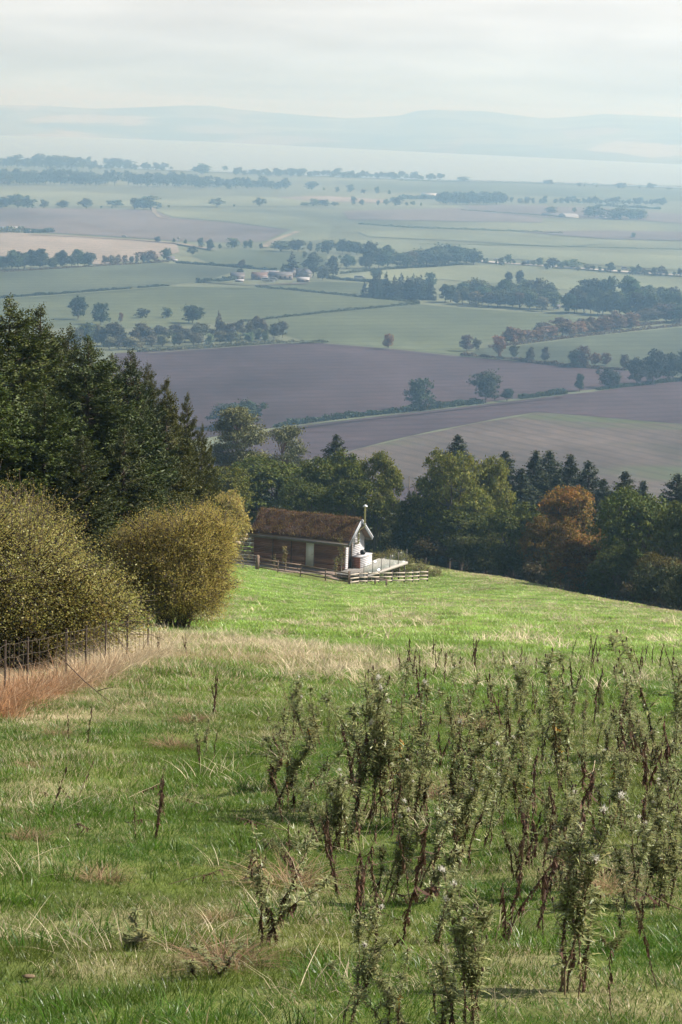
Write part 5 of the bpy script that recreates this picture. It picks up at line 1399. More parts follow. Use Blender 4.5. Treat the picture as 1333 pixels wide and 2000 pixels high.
trow('hazy tree scattered in the far fields', 'scattered far field trees', z1([(1220, 382, 34, 32), (1318, 393, 28), (1265, 385, 12)]) + z2([(35, 393, 32), (85, 396, 20), (140, 399, 30), (187, 403, 20), (45, 442, 32), (80, 442, 28), (145, 443, 22), (175, 443, 26), (210, 444, 34, 38), (255, 444, 16), (280, 444, 18), (310, 445, 14), (665, 432, 24), (700, 437, 26), (725, 438, 30), (750, 438, 24), (780, 438, 24), (797, 438, 32), (1140, 570, 20), (910, 472, 20), (825, 474, 26, 40), (965, 490, 38), (990, 490, 44, 56), (1020, 492, 30), (1065, 498, 44, 50), (1092, 498, 48, 56), (1130, 498, 42, 44), (1158, 498, 44, 44)]), 'o', 'g', 1.0, None, True)
wood_mass('far_wood', 'hazy wood in the far fields right of the middle', [(667 + a / 2, 180 + b / 2, c / 2) for a, b, c in [(385 + 13 * i, 438 + (i % 3), 40 + 12 * ((i * 7) % 4) / 3) for i in range(20)]], 'g', 1.1)
wood_mass('far_wood', 'hazy thin tree line in the far fields at the right', [(667 + a / 2, 180 + b / 2, c / 2) for a, b, c in [(838 + 22 * i, 436 + i * 0.4, 20 + 12 * ((i * 5) % 4) / 3) for i in range(20)]], 'g', 1.2)

# hedges: one per stretch, a run of leafy mounds
def hedge(px, hpx, wpx, tint, label, gap=0.0, name='hedge', n=None):
    pts = [onv(x, y) for x, y in px]
    rng = np.random.RandomState(int(abs(px[0][0] * 7 + px[0][1] * 3)) % 9999)
    k = mpp(pts[0]); h = hpx * k
    path = np.array(pts); sl = np.concatenate([[0], np.cumsum(np.linalg.norm(np.diff(path, axis=0), axis=1))])
    wd = max(1.2, h * 0.9)
    nn = int(min(4200, max(260, sl[-1] / (h * 0.9) * 90)))
    s = rng.uniform(0, sl[-1], nn)
    prof = 0.45 + 0.75 * vnoise(s / (h * 1.6), np.zeros(nn), int(sl[-1]) % 97)
    C = np.stack([np.interp(s, sl, path[:, i]) for i in range(3)], -1)
    o0 = path[0].copy()
    C = C - o0
    C[:, :2] += rng.normal(size=(nn, 2)) * wd * 0.3
    C[:, 2] += rng.uniform(0.02, 1, nn) * h * prof
    Lf = rng.uniform(0.35, 0.7, nn) * h * 0.75
    V, F = leaf_cards(C, rdir(rng, nn), unit(rdir(rng, nn) + np.array([0, 0, 0.3])), Lf, Lf * 0.75)
    o = link(name, mesh_np(name, V, [F], [M['leaf_far']])); o.location = o0; o.color = TINT[tint] + (1,)
    tag(o, label, 'hedge')
HEDGES = [
 ([(538, 835), (560, 831)], 9, 'd', 'tiny hedge stub at the left end of the ploughed field boundary'),
 ([(565, 830), (602, 826)], 13, 'd', 'short dark hedge block second from the left between ploughed fields'),
 ([(606, 825), (641, 821)], 11, 'd', 'short dark hedge block third from the left between ploughed fields'),
 ([(645, 820), (711, 813)], 12, 'd', 'longer dark hedge block left of the gap before the windswept oak'),
 ([(716, 812), (830, 801)], 12, 'd', 'hedge running up to the windswept oak'),
 ([(835, 800), (940, 788)], 12, 'd', 'hedge between the windswept oak and the largest oak'),
 ([(1016, 779), (1106, 769)], 11, 'd', 'hedge right of the largest oak'),
 ([(1168, 762), (1333, 744), (1400, 738)], 8, 'd', 'gappy low hedge running to the right edge under the dark clump'),
 ([(900, 696), (1010, 706), (1112, 717), (1220, 724)], 8, 'b', 'brown hedge between ploughed field and green field on the right'),
 ([(955, 680), (1100, 662), (1240, 646), (1400, 630)], 8, 'b', 'dark hedge under the orange tree row'),
 ([(1150, 648), (1333, 628), (1400, 622)], 6, 'b', 'second dark hedge line right of the orange row'),
 ([(470, 630), (640, 611), (820, 594)], 6, 'd', 'long straight hedge between the two bright green fields'),
 ([(500, 562), (560, 566), (700, 580), (820, 592)], 5, 'd', 'hedge running right from the farm'),
 ([(0, 583), (60, 578), (120, 575)], 6, 'd', 'left piece of the broken hedge above the bright field'),
 ([(122, 574), (255, 564)], 5, 'd', 'middle piece of the broken hedge above the bright field'),
 ([(270, 563), (330, 559)], 5, 'd', 'right piece of the broken hedge above the bright field'),
 ([(345, 514), (430, 520), (540, 529)], 6, 'd', 'hedge from the cottage towards the farm conifer'),
 ([(0, 532), (190, 521), (330, 512)], 5, 'b', 'brown hedge bank below the left wood'),
 ([(385, 553), (440, 549), (460, 546)], 9, 'd', 'thick hedge at the left end of the farm yard'),
 ([(640, 545), (720, 551), (760, 556)], 7, 'd', 'hedge right of the farm along the small paddock'),
 ([(665, 535), (760, 526), (905, 517)], 5, 'd', 'hedge under the tall bluish tree group'),
 ([(0, 455), (44, 453)], 12, 'p', 'pale clipped hedge at the far left farmstead'),
 ([(50, 455), (104, 454)], 10, 'd', 'dark hedge with a vehicle at the far left farmstead'),
 ([(700, 438), (800, 445), (1000, 452), (1100, 457)], 4, 'g', 'thin far hedge across the pale fields on the right'),
 ([(820, 478), (900, 479), (1010, 480), (1333, 488)], 3, 'g', 'thin dark hedge line above the country road'),
 ([(1170, 402), (1290, 409)], 5, 'g', 'hazy hedge above the far arch roofed barn'),
 ([(780, 389), (855, 389)], 9, 'g', 'hazy dark hedge left of the far long white shed'),
 ([(780, 353), (1000, 357), (1180, 362), (1400, 369)], 4, 'g', 'low dyke hedge along the water on the right'),
 ([(270, 688), (420, 679), (520, 672), (640, 670)], 8, 'p', 'rough pale scrub strip below the birch belt'),
 ([(900, 411), (1050, 421), (1100, 425)], 3, 'g', 'dotted far hedge between stubble and pale field'),
]
for px, hpx, t, lab in HEDGES: hedge(px, hpx, None, t, lab)

# ------------------------------------------------------------------ buildings in the valley
M['slate'] = plain('slate_roof', (0.085, 0.082, 0.09), 0.6, 0.2, 0.5)
M['red_roof'] = plain('red_tin_roof', (0.115, 0.075, 0.065), 0.6, 0.2, 0.5)
M['pale_roof'] = plain('pale_sheet_roof', (0.27, 0.27, 0.28), 0.45, 0.08, 0.5)
M['cream_wall'] = plain('cream_wall', (0.3, 0.28, 0.25), 0.8, 0.1, 0.5)
M['stone_wall'] = plain('sandstone_wall', (0.17, 0.13, 0.11), 0.85, 0.2, 0.7)
M['house_white'] = plain('white_render', (0.28, 0.28, 0.28), 0.7, 0.05, 0.5)
M['car_paint'] = plain('white_car_paint', (0.36, 0.36, 0.36), 0.25, 0.03, spec=0.6)
M['rubber'] = plain('rubber', (0.02, 0.02, 0.02), 0.8, 0.2)
def building(px, py, wpx, depth, hpx, rpx, wall, roof, label, rz=0.0, name='farm_building', arch=False, win=3, chimney=False, cat='building'):
    b = onv(px, py); k = mpp(b); w = wpx * k; h = hpx * k; r = rpx * k
    bo = empty(name, b, rz); tag(bo, label, cat)
    g = Geo(); g.box((-w / 2, 0, -0.3), (w / 2, depth, h)); wl_ = g.obj('wall', M[wall], bo)
    g = Geo()
    if arch:
        a = np.linspace(0, PI, 12); P0 = np.stack([np.full(12, -w / 2 - .2), depth / 2 - np.cos(a) * (depth / 2 + .3), h + np.sin(a) * r], -1); P1 = P0.copy(); P1[:, 0] = w / 2 + .2
        g.add(np.concatenate([P0, P1]), [np.array([[i, i + 1, 13 + i, 12 + i] for i in range(11)])]); g.poly(P0[::-1]); g.poly(P1)
    else:
        o_ = 0.35; y0, y1, ym = -o_, depth + o_, depth / 2; x0, x1 = -w / 2 - o_, w / 2 + o_; zb = h - 0.15; t = 0.22
        for (ya, yb) in ((y0, ym), (y1, ym)):
            Vb = [(x0, ya, zb), (x1, ya, zb), (x1, yb, h + r), (x0, yb, h + r)]; Vt = [(p_[0], p_[1], p_[2] + t) for p_ in Vb]
            g.add(Vb + Vt, [np.array([[0, 3, 2, 1], [4, 5, 6, 7], [0, 1, 5, 4], [1, 2, 6, 5], [2, 3, 7, 6], [3, 0, 4, 7]])])
    ro = g.obj('roof', M[roof], bo)
    if not arch:
        g = Geo()
        for x in (-w / 2 + 0.05, w / 2 - 0.05): g.add([(x, 0.02, h), (x, depth - 0.02, h), (x, depth / 2, h + r - 0.02)], [np.array([[0, 1, 2]])])
        g.obj('gable', M[wall], bo)
    for i in range(win):
        x = -w / 2 + (i + 0.5) * w / win; ww = min(1.4, w / win * 0.4)
        g = Geo(); g.box((x - ww / 2, -0.06, h * 0.35), (x + ww / 2, 0.05, h * 0.8)); g.obj('window', M['dark_glass'], bo)
    if chimney:
        for x in (-w / 2 + 0.8, w / 2 - 0.8):
            g = Geo(); g.box((x - 0.4, depth / 2 - 0.4, h + r - 0.6), (x + 0.4, depth / 2 + 0.4, h + r + 1.3)); g.obj('chimney', M[wall], ro)
    return bo
building(465, 546, 26, 9, 6, 7, 'stone_wall', 'slate', 'grey roofed shed at the left of the farm', 0.1)
building(506, 547, 30, 12, 7, 7, 'stone_wall', 'red_roof', 'farm barn with a rusty red roof', -0.05)
building(527, 537, 34, 14, 3, 4, 'stone_wall', 'pale_roof', 'long pale roofed shed behind the red roofed barn', 0.0)
building(548, 546, 46, 12, 9, 5, 'stone_wall', 'slate', 'long dark roofed farm building in the middle of the farm', -0.03, win=5)
building(569, 541, 16, 9, 9, 7, 'stone_wall', 'slate', 'farmhouse left half with grey slate roof', 0.02, 'farmhouse', chimney=True, cat='house')
building(587, 541, 22, 9, 9, 7, 'stone_wall', 'slate', 'farmhouse right half with grey slate roof and chimneys', 0.02, 'farmhouse', chimney=True, cat='house')
building(604, 543, 14, 8, 10, 6, 'house_white', 'slate', 'pale gabled farmhouse end under the trees', 0.7, 'farmhouse', cat='house')
building(592, 551, 24, 7, 5, 4, 'stone_wall', 'pale_roof', 'low farm shed with a bright white roof', -0.03)
building(526, 550, 20, 5, 3, 3, 'house_white', 'pale_roof', 'white open shed in front of the red barn', 0.0, win=2)
building(468, 551, 16, 5, 3, 2, 'stone_wall', 'pale_roof', 'small pinkish lean-to at the left farm yard', 0.0, win=1)
building(333, 509, 16, 7, 4, 4, 'stone_wall', 'slate', 'grey roofed cottage on the field corner', 0.05, 'cottage', win=2, cat='house')
building(342, 511, 9, 4, 2.4, 2, 'house_white', 'pale_roof', 'small white annexe of the cottage on the field corner', 0.05, 'cottage', win=2, cat='house')
building(1305, 585, 18, 9, 9, 5, 'house_white', 'slate', 'white house half hidden in the wood at the right', -0.2, 'house', win=3, chimney=True, cat='house')
building(1293, 594, 14, 8, 7, 4, 'house_white', 'slate', 'lower white house wing under the trees at the right', 0.1, 'house', win=3, cat='house')
building(1090, 604, 8, 6, 5, 3, 'house_white', 'slate', 'tiny white lodge in the gap between two woods', 0.0, 'house', win=1, cat='house')
building(1118, 426, 27, 26, 2.2, 6, 'cream_wall', 'pale_roof', 'far barn with an arched white roof', 0.3, 'barn', arch=True, win=1, cat='barn')
building(1082, 423, 42, 22, 2, 4, 'cream_wall', 'slate', 'long low far barn left of the arched one', 0.0, 'barn', win=1, cat='barn')
building(1180, 427, 12, 14, 3, 3, 'cream_wall', 'slate', 'small far shed by the hazy trees', 0.0, 'barn', win=1, cat='barn')
building(839, 383, 30, 30, 2.5, 3, 'house_white', 'pale_roof', 'far long white shed above the hazy wood', 0.0, 'barn', win=1, cat='barn')
building(16, 448, 36, 18, 2, 3, 'house_white', 'pale_roof', 'far left low building with a pale roof behind the clipped hedge', 0.0, 'barn', win=2, cat='barn')
building(94, 452, 16, 8, 2.5, 1.5, 'cream_wall', 'slate', 'small dark building at the far left farmstead', 0.0, 'barn', win=2, cat='barn')
building(5, 358, 12, 20, 4, 3, 'house_white', 'slate', 'faint white house by the far left wood', 0.0, 'house', win=1, cat='house')
# vehicles: vans and cars as simple shaped bodies with wheels and windows
def vehicle(px, py, L, H, Wd, rz, label, name, cat, paint='car_paint'):
    b = onv(px, py); b[2] += 1.4 if name != 'caravan' else 0.25
    v = empty(name, b, rz); tag(v, label, cat)
    g = Geo(); prof = [(-L / 2, .35), (L / 2, .35), (L / 2, .35 + H * .38), (L * .36, .4 + H * .42), (L * .22, .3 + H * .85), (-L * .42, .3 + H * .86), (-L / 2, .35 + H * .5)]
    n = len(prof); A = [(x, -Wd / 2, z) for x, z in prof]; B_ = [(x, Wd / 2, z) for x, z in prof]
    g.add(A + B_, [np.array([[i, (i + 1) % n, n + (i + 1) % n, n + i] for i in range(n)])]); g.poly(A); g.poly(B_[::-1]); g.obj('body', M[paint], v)
    for s in (-1, 1):
        g = Geo(); y = s * (Wd / 2 + .01); g.add([(-L * .38, y, .3 + H * .5), (L * .26, y, .3 + H * .5), (L * .18, y, .3 + H * .8), (-L * .38, y, .3 + H * .8)], [np.array([[0, 1, 2, 3]])]); g.obj('window', M['dark_glass'], v)
        for xw in (-L * .3, L * .3):
            g = Geo(); g.tube([(xw, s * Wd * .5, .33), (xw, s * Wd * .36, .33)], .33, 10); g.obj('wheel', M['rubber'], v)
for i, (px, py, L, rz, lab, nm, cat) in enumerate((
 (519, 552.5, 6.5, 0.1, 'white van parked before the farm sheds', 'van', 'van'), (534, 552, 7, 0, 'white lorry body parked at the farm', 'van', 'van'),
 (703, 545.5, 9, -0.05, 'white caravan in the paddock right of the farm', 'caravan', 'caravan'), (1000, 514.5, 6, 0.1, 'white van on the country road, left', 'van', 'van'),
 (970, 512, 5.5, 0.1, 'white car on the country road by the tall trees', 'car', 'car'), (1220, 530.5, 6, 0.1, 'white van on the country road, right', 'van', 'van'),
 (243, 466, 5, 0, 'white car on the lane by the beige field', 'car', 'car'), (306, 470, 5, 0, 'pale car by the dark shrub on the lane', 'car', 'car'), (98, 453.4, 8, 0, 'pale lorry at the far left farmstead', 'van', 'van'))):
    vehicle(px, py, L, 2.6 if nm != 'car' else 1.7, 2.1, rz, lab, nm, cat)
def post_sign(px, py, hpx, label):
    b = onv(px, py); k = mpp(b); h = hpx * k
    e = empty('roadside_post', b); tag(e, label, 'post')
    g = Geo(); g.tube([(0, 0, 0), (0, 0, h)], 0.35, 6); g.obj('pole', M['house_white'], e)
    g = Geo(); g.box((-1.2, -0.3, h * 0.62), (1.2, 0.3, h)); g.obj('panel', M['house_white'], e)
post_sign(59, 456, 7, 'white post at the far left farmstead'); post_sign(349, 473, 10, 'white roadside post between lane trees')
vtree(309, 474, 13, 14, 'o', 'd', 'dark shrubby tree beside the pale car on the lane')
# ------------------------------------------------------------------ foreground grass (stuff): tufts instanced on points of one object
def blades(rng, n, h, spread, w, lean=0.35, curl=0.5, seg=3):
    """n curved grass blades around the origin -> V, [quads, tris]"""
    a = rng.uniform(0, 2 * PI, n); r = spread * np.sqrt(rng.uniform(0, 1, n))
    base = np.stack([r * np.cos(a), r * np.sin(a), np.full(n, -0.02)], -1)
    out = unit(np.stack([np.cos(a + rng.normal(0, 0.9, n)), np.sin(a + rng.normal(0, 0.9, n)), np.zeros(n)], -1))
    H = h * rng.uniform(0.45, 1.15, n)[:, None, None]
    t = np.linspace(0, 1, seg + 1)[None, :, None]
    le = (lean * rng.uniform(0.2, 1.5, n))[:, None, None]; cu = (curl * rng.uniform(0.1, 1.5, n))[:, None, None]
    P_ = base[:, None] + out[:, None] * H * (le * t + cu * t ** 2.2) + np.array([0, 0, 1.0]) * H * (t - 0.35 * cu * t ** 2.4)
    side = np.cross(out, np.array([0, 0, 1.0]))
    tw = rng.uniform(-0.8, 0.8, n); side = unit(side * np.cos(tw)[:, None] + out * np.sin(tw)[:, None])
    W = (w * rng.uniform(0.6, 1.3, n))[:, None, None] * np.array([1.0, 0.85, 0.55, 0.0] if seg == 3 else [1.0, 0.7, 0.0])[None, :, None] / 2
    A = P_ - side[:, None] * W; B_ = P_ + side[:, None] * W
    k = seg * 2 + 1
    V = np.zeros((n, k, 3)); V[:, 0:seg * 2:2] = A[:, :seg]; V[:, 1:seg * 2:2] = B_[:, :seg]; V[:, -1] = P_[:, -1]
    o = np.arange(n)[:, None] * k
    Q = np.concatenate([np.stack([o[:, 0] + 2 * i, o[:, 0] + 2 * i + 1, o[:, 0] + 2 * i + 3, o[:, 0] + 2 * i + 2], -1) for i in range(seg - 1)])
    T = np.stack([o[:, 0] + 2 * seg - 2, o[:, 0] + 2 * seg - 1, o[:, 0] + 2 * seg], -1)
    return V.reshape(-1, 3), Q, T

def grass_material(name, trans=0.4, rough=0.35, spec=0.24, var=0.4):
    m, nt = mat_new(name)
    at_ = N_(nt, 'ShaderNodeAttribute', attribute_name='gcol'); at_.attribute_type = 'INSTANCER'
    ad = N_(nt, 'ShaderNodeAttribute', attribute_name='gdry'); ad.attribute_type = 'INSTANCER'
    g = nt.nodes.new('ShaderNodeNewGeometry')
    hs = nt.nodes.new('ShaderNodeHueSaturation'); nt.links.new(at_.outputs['Color'], hs.inputs['Color'])
    r = nt.nodes.new('ShaderNodeMapRange'); nt.links.new(g.outputs['Random Per Island'], r.inputs[0]); r.inputs[3].default_value = 1 - var; r.inputs[4].default_value = 1 + var
    nt.links.new(r.outputs[0], hs.inputs['Value'])
    w = N_(nt, 'ShaderNodeTexWhiteNoise'); w.noise_dimensions = '1D'; nt.links.new(g.outputs['Random Per Island'], w.inputs['W'])
    # each blade is green or withered, by chance and by how dry the place is
    lt = N_(nt, 'ShaderNodeMath', operation='LESS_THAN'); nt.links.new(w.outputs['Value'], lt.inputs[0]); nt.links.new(ad.outputs['Fac'], lt.inputs[1])
    st = mixc(nt, g.outputs['Random Per Island'], (0.34, 0.26, 0.14), (0.62, 0.52, 0.35))
    c = mixc(nt, lt.outputs[0], hs.outputs[0], st)
    p = N_(nt, 'ShaderNodeBsdfPrincipled', Roughness=rough); p.inputs['Specular IOR Level'].default_value = spec
    nt.links.new(c, p.inputs['Base Color'])
    t = nt.nodes.new('ShaderNodeBsdfTranslucent'); nt.links.new(c, t.inputs['Color'])
    mx = nt.nodes.new('ShaderNodeMixShader'); mx.inputs[0].default_value = trans
    nt.links.new(p.outputs[0], mx.inputs[1]); nt.links.new(t.outputs[0], mx.inputs[2])
    return finish(m, nt, mx.outputs[0])

def scatter_object(name, tufts, pts, rot, scl, pick, colr, mat, label, cat='grass', dry=None):
    """one object: holds a few tuft shapes and the points they grow on; geometry nodes set the tufts on the points"""
    V, Q, T, tid, n0 = [], [], [], [], 0
    for i, (v, q, t) in enumerate(tufts):
        V.append(v); Q.append(q + n0); T.append(t + n0); tid.append(np.full(len(v), i)); n0 += len(v)
    V = np.concatenate(V + [pts]); nt_, npnt = n0, len(pts)
    me = mesh_np(name, V, [np.concatenate(Q), np.concatenate(T)], [mat])
    def attr(nm, typ, arr, key):
        a = me.attributes.new(nm, typ, 'POINT'); a.data.foreach_set(key, np.ascontiguousarray(arr).ravel())
    z = lambda k: np.zeros((nt_, k), np.float32)
    attr('is_point', 'BOOLEAN', np.concatenate([np.zeros(nt_, bool), np.ones(npnt, bool)]), 'value')
    attr('tuft_id', 'INT', np.concatenate(tid + [np.full(npnt, -1)]).astype(np.int32), 'value')
    attr('pick', 'INT', np.concatenate([np.zeros(nt_), pick]).astype(np.int32), 'value')
    attr('rot', 'FLOAT_VECTOR', np.concatenate([z(3), rot.astype(np.float32)]), 'vector')
    attr('scl', 'FLOAT_VECTOR', np.concatenate([z(3), scl.astype(np.float32)]), 'vector')
    attr('gdry', 'FLOAT', np.concatenate([np.zeros(nt_), np.zeros(npnt) if dry is None else dry]).astype(np.float32), 'value')
    attr('gcol', 'FLOAT_COLOR', np.concatenate([z(4), np.concatenate([colr, np.ones((npnt, 1))], 1).astype(np.float32)]), 'color')
    o = link(name, me); tag(o, label, cat, kind='stuff')
    ng = bpy.data.node_groups.new(name + '_nodes', 'GeometryNodeTree')
    ng.interface.new_socket('Geometry', in_out='INPUT', socket_type='NodeSocketGeometry'); ng.interface.new_socket('Geometry', in_out='OUTPUT', socket_type='NodeSocketGeometry')
    N = ng.nodes; Lk = ng.links
    gi = N.new('NodeGroupInput'); go = N.new('NodeGroupOutput')
    def named(nm, typ):
        n = N.new('GeometryNodeInputNamedAttribute'); n.data_type = typ; n.inputs['Name'].default_value = nm; return n.outputs['Attribute']
    sp = N.new('GeometryNodeSeparateGeometry'); sp.domain = 'POINT'
    Lk.new(gi.outputs[0], sp.inputs['Geometry']); Lk.new(named('is_point', 'BOOLEAN'), sp.inputs['Selection'])
    si = N.new('GeometryNodeSplitToInstances'); si.domain = 'POINT'
    Lk.new(sp.outputs['Inverted'], si.inputs[0]); Lk.new(named('tuft_id', 'INT'), si.inputs['Group ID'])
    ip = N.new('GeometryNodeInstanceOnPoints')
    Lk.new(sp.outputs['Selection'], ip.inputs['Points']); Lk.new(si.outputs[0], ip.inputs['Instance'])
    ip.inputs['Pick Instance'].default_value = True
    Lk.new(named('pick', 'INT'), ip.inputs['Instance Index']); Lk.new(named('rot', 'FLOAT_VECTOR'), ip.inputs['Rotation']); Lk.new(named('scl', 'FLOAT_VECTOR'), ip.inputs['Scale'])
    Lk.new(ip.outputs[0], go.inputs[0])
    md = o.modifiers.new('tufts', 'NODES'); md.node_group = ng
    return o

GREEN_A, GREEN_B, OLIVE, STRAW, RUST = (np.array(c) for c in ((0.092, 0.165, 0.014), (0.055, 0.125, 0.012), (0.14, 0.142, 0.032), (0.60, 0.50, 0.33), (0.37, 0.19, 0.09)))  # STRAW lightened: stronger sun on the brow is put into its colour
MIDG = np.array((0.29, 0.425, 0.09))
def in_field(x, y):
    ye = np.interp(x, EX, EY)
    left = np.interp(y, [5, 15] + [p_[1] for p_ in FP] + [55, 110, 195], [-6, -6] + [p_[0] for p_ in FP] + [-4.3, -8.2, -9.6])
    ok = (y < ye + 1.0) & (x > left - 0.3)
    du = (x - HUT['a'][0]) * HUT['u'][0] + (y - HUT['a'][1]) * HUT['u'][1]; dv = (x - HUT['a'][0]) * HUT['v'][0] + (y - HUT['a'][1]) * HUT['v'][1]
    ok &= ~((du > -12.6) & (du < 0.7) & (dv > -3.7) & (dv < 4.4))
    ok &= ~((du > -0.2) & (du < 2.8) & (dv > -2.0) & (dv < 6.8))
    return ok
def patch(rng, r, dens, h, wid, lean, curl, seg=3):
    """a round patch of turf: blades of uneven height standing all over it"""
    n = int(PI * r * r * dens)
    V, Q, T = blades(rng, n, h, r, wid, lean, curl, seg)
    return V, Q, T
def grass_band(name, seed, y0, y1, r, over, dens, hgt, wid, label, extra=1.0, lean=0.4, curl=0.6, rough=0.35, trans=0.42, seg=3, nvar=6):
    rng = np.random.RandomState(seed)
    tufts = [patch(rng, r, dens, hgt, wid, lean, curl, seg) for _ in range(nvar)]
    area = 0.142 * (y1 ** 2 - y0 ** 2) + 2 * extra * (y1 - y0); count = int(area / (PI * r * r) * over)
    st = r * 1.6 / math.sqrt(over)          # jittered grid so that no bare gaps are left
    gx_, gy_ = np.meshgrid(np.arange(-(0.142 * y1 + extra), 0.142 * y1 + extra, st), np.arange(y0, y1, st))
    x = (gx_ + np.where((np.arange(gx_.shape[0]) % 2 == 0)[:, None], 0, st / 2) + rng.uniform(-0.3, 0.3, gx_.shape) * st).ravel(); y = (gy_ + rng.uniform(-0.3, 0.3, gx_.shape) * st).ravel()
    vis = np.abs(x) < 0.142 * y + extra; x, y = x[vis], y[vis]
    ok = in_field(x, y); x, y = x[ok], y[ok]; n = len(x)
    z = ground(x, y); e = r * 0.6
    gx = (ground(x + e, y) - ground(x - e, y)) / (2 * e); gy = (ground(x, y + e) - ground(x, y - e)) / (2 * e)
    k = np.clip(fbm(x * 0.7, y * 0.5, 55, 3) * 2.2 - 0.6 + rng.normal(0, 0.12, n), 0, 1)[:, None]
    c = GREEN_B * (1 - k) + GREEN_A * k
    k2 = 0.7 * np.clip((fbm(x * 0.4, y * 0.3, 57, 3) - 0.5) * 3.5, 0, 1)[:, None] * (1 - sstep(25, 50, y))[:, None]; c = c * (1 - k2) + OLIVE * k2
    far = sstep(13, 58, y)[:, None]; c = c * (1 - far) + (MIDG * (0.8 + 0.4 * k)) * far
    s = (0.6 + 0.9 * fbm(x * 1.1, y * 0.9, 66, 3)); dry = np.clip(0.012 + dryness(x, y), 0, 0.95)
    rz = rng.uniform(0, 2 * PI, n)
    # tilt with the slope: rotation about x by gy, about y by -gx, expressed for an XYZ euler with free turn about z
    tx = np.arctan(gy); ty = -np.arctan(gx)
    rot = np.stack([tx, ty, np.zeros(n)], -1)
    return scatter_object(name, tufts, np.stack([x, y, z], -1), rot, np.stack([rng.choice([-1.0, 1.0], n), rng.choice([-1.0, 1.0], n), s * (1 + 0.5 * dry)], -1), rng.randint(0, nvar, n), c * rng.uniform(0.92, 1.08, (n, 1)), grass_material(name + '_blades', trans, rough), label, dry=dry)
grass_band('meadow_grass', 201, 6.3, 15, 0.26, 1.5, 4200, 0.054, 0.0036, 'lush green grass with withered blades in the near foreground', 2.8)
grass_band('meadow_grass', 202, 15, 27, 0.34, 1.5, 2300, 0.062, 0.0052, 'green grass with pale flecks in the middle of the foreground', 2.8)
grass_band('meadow_grass', 203, 27, 50, 0.5, 1.5, 900, 0.10, 0.010, 'mixed green and bleached grass on the brow of the field', 2.8, nvar=5)
grass_band('meadow_grass', 204, 50, 110, 1.0, 1.5, 210, 0.11, 0.022, 'short bright green grass on the field below the brow', 3.5, seg=2, nvar=5)
grass_band('meadow_grass', 205, 110, 250, 1.8, 1.5, 80, 0.13, 0.045, 'short bright green grass at the far end of the field', 3.0, seg=2, nvar=5)
# taller tufts standing out of the sward
def tall_grass(name, seed, P_, colr, hgt, nb, wid, label, lean=0.25, curl=0.35, spread=0.12, sr=(0.7, 1.25), dry=None, trans=0.35, rough=0.6):
    rng = np.random.RandomState(seed); n = len(P_)
    tufts = [blades(rng, nb, hgt, spread, wid, lean, curl) for _ in range(6)]
    s = rng.uniform(*sr, n); rot = np.stack([rng.normal(0, 0.15, n), rng.normal(0, 0.15, n), rng.uniform(0, 2 * PI, n)], -1)
    return scatter_object(name, tufts, P_, rot, np.stack([s, s, s], -1), rng.randint(0, 6, n), colr, grass_material(name + '_blades', trans, rough, 0.25), label, dry=dry)
def field_points(n, y0, y1, x0, x1, seed, thr=None, sc=(0.8, 0.5), fan=False):
    rng = np.random.RandomState(seed); y = rng.uniform(y0, y1, n); x = rng.uniform(x0, x1, n) * (y if fan else 1)
    ok = in_field(x, y)
    if thr is not None: ok &= fbm(x * sc[0], y * sc[1], seed, 3) > thr
    x, y = x[ok], y[ok]; return np.stack([x, y, ground(x, y)], -1)
rng = np.random.RandomState(77)
q = field_points(1500, 6.5, 26, -0.16, 0.16, 71, 0.5, (1.2, 0.9), True); n = len(q)
tall_grass('green_tuft_grass', 70, q, (GREEN_B + (GREEN_A - GREEN_B) * rng.uniform(0, 1, (n, 1))) * rng.uniform(0.9, 1.2, (n, 1)), 0.11, 34, 0.0048, 'taller lush green tufts standing out of the foreground grass', 0.4, 0.6, 0.10, (0.6, 1.2), np.full(n, 0.06), 0.42, 0.35)
q = field_points(220, 7, 26, -0.16, 0.1, 72, 0.5, (1.5, 1.2), True); n = len(q)
tall_grass('straw_wisp_grass', 69, q, STRAW * rng.uniform(0.6, 1.1, (n, 1)), 0.17, 14, 0.004, 'wisps of straw coloured grass in the foreground', 0.8, 0.9, 0.1)
n = 520; s = rng.uniform(0, tot, n) ** 1.0; q = np.stack([np.interp(s, seglen, line[:, k]) for k in range(3)], -1)
q[:, 0] += rng.normal(0.06, 0.10, n); q[:, 1] += rng.normal(0, 0.15, n); q[:, 2] = ground(q[:, 0], q[:, 1])
mixr = np.clip((s / tot)[:, None] * 1.1 - 0.05 + rng.normal(0, 0.2, (n, 1)), 0, 1); tall_grass('rusty_tall_grass', 78, q, (RUST * (1 - mixr) + STRAW * mixr) * rng.uniform(0.75, 1.2, (n, 1)), 0.28, 26, 0.006, 'tall rust coloured dead grass along the wire netting', 0.55, 0.95)
q = field_points(2600, 30, 44, -6, 6.5, 91, 0.46); q = q[(q[:, 0] < 0.5) | (np.random.RandomState(3).rand(len(q)) < 0.35)]; n = len(q)
tall_grass('pale_tall_grass', 79, q, STRAW * rng.uniform(0.85, 1.25, (n, 1)), 0.2, 26, 0.008, 'band of pale bleached grass across the brow of the field', 0.6, 0.9)
q = field_points(2600, 46, 235, -0.08, 0.16, 93, 0.52, (0.5, 0.14), True); n = len(q)
tall_grass('pale_tussock_grass', 80, q, STRAW * rng.uniform(0.85, 1.2, (n, 1)), 0.24, 22, 0.016, 'pale wind-bent grass tussocks dotted over the lower field', 0.8, 1.0, 0.2)

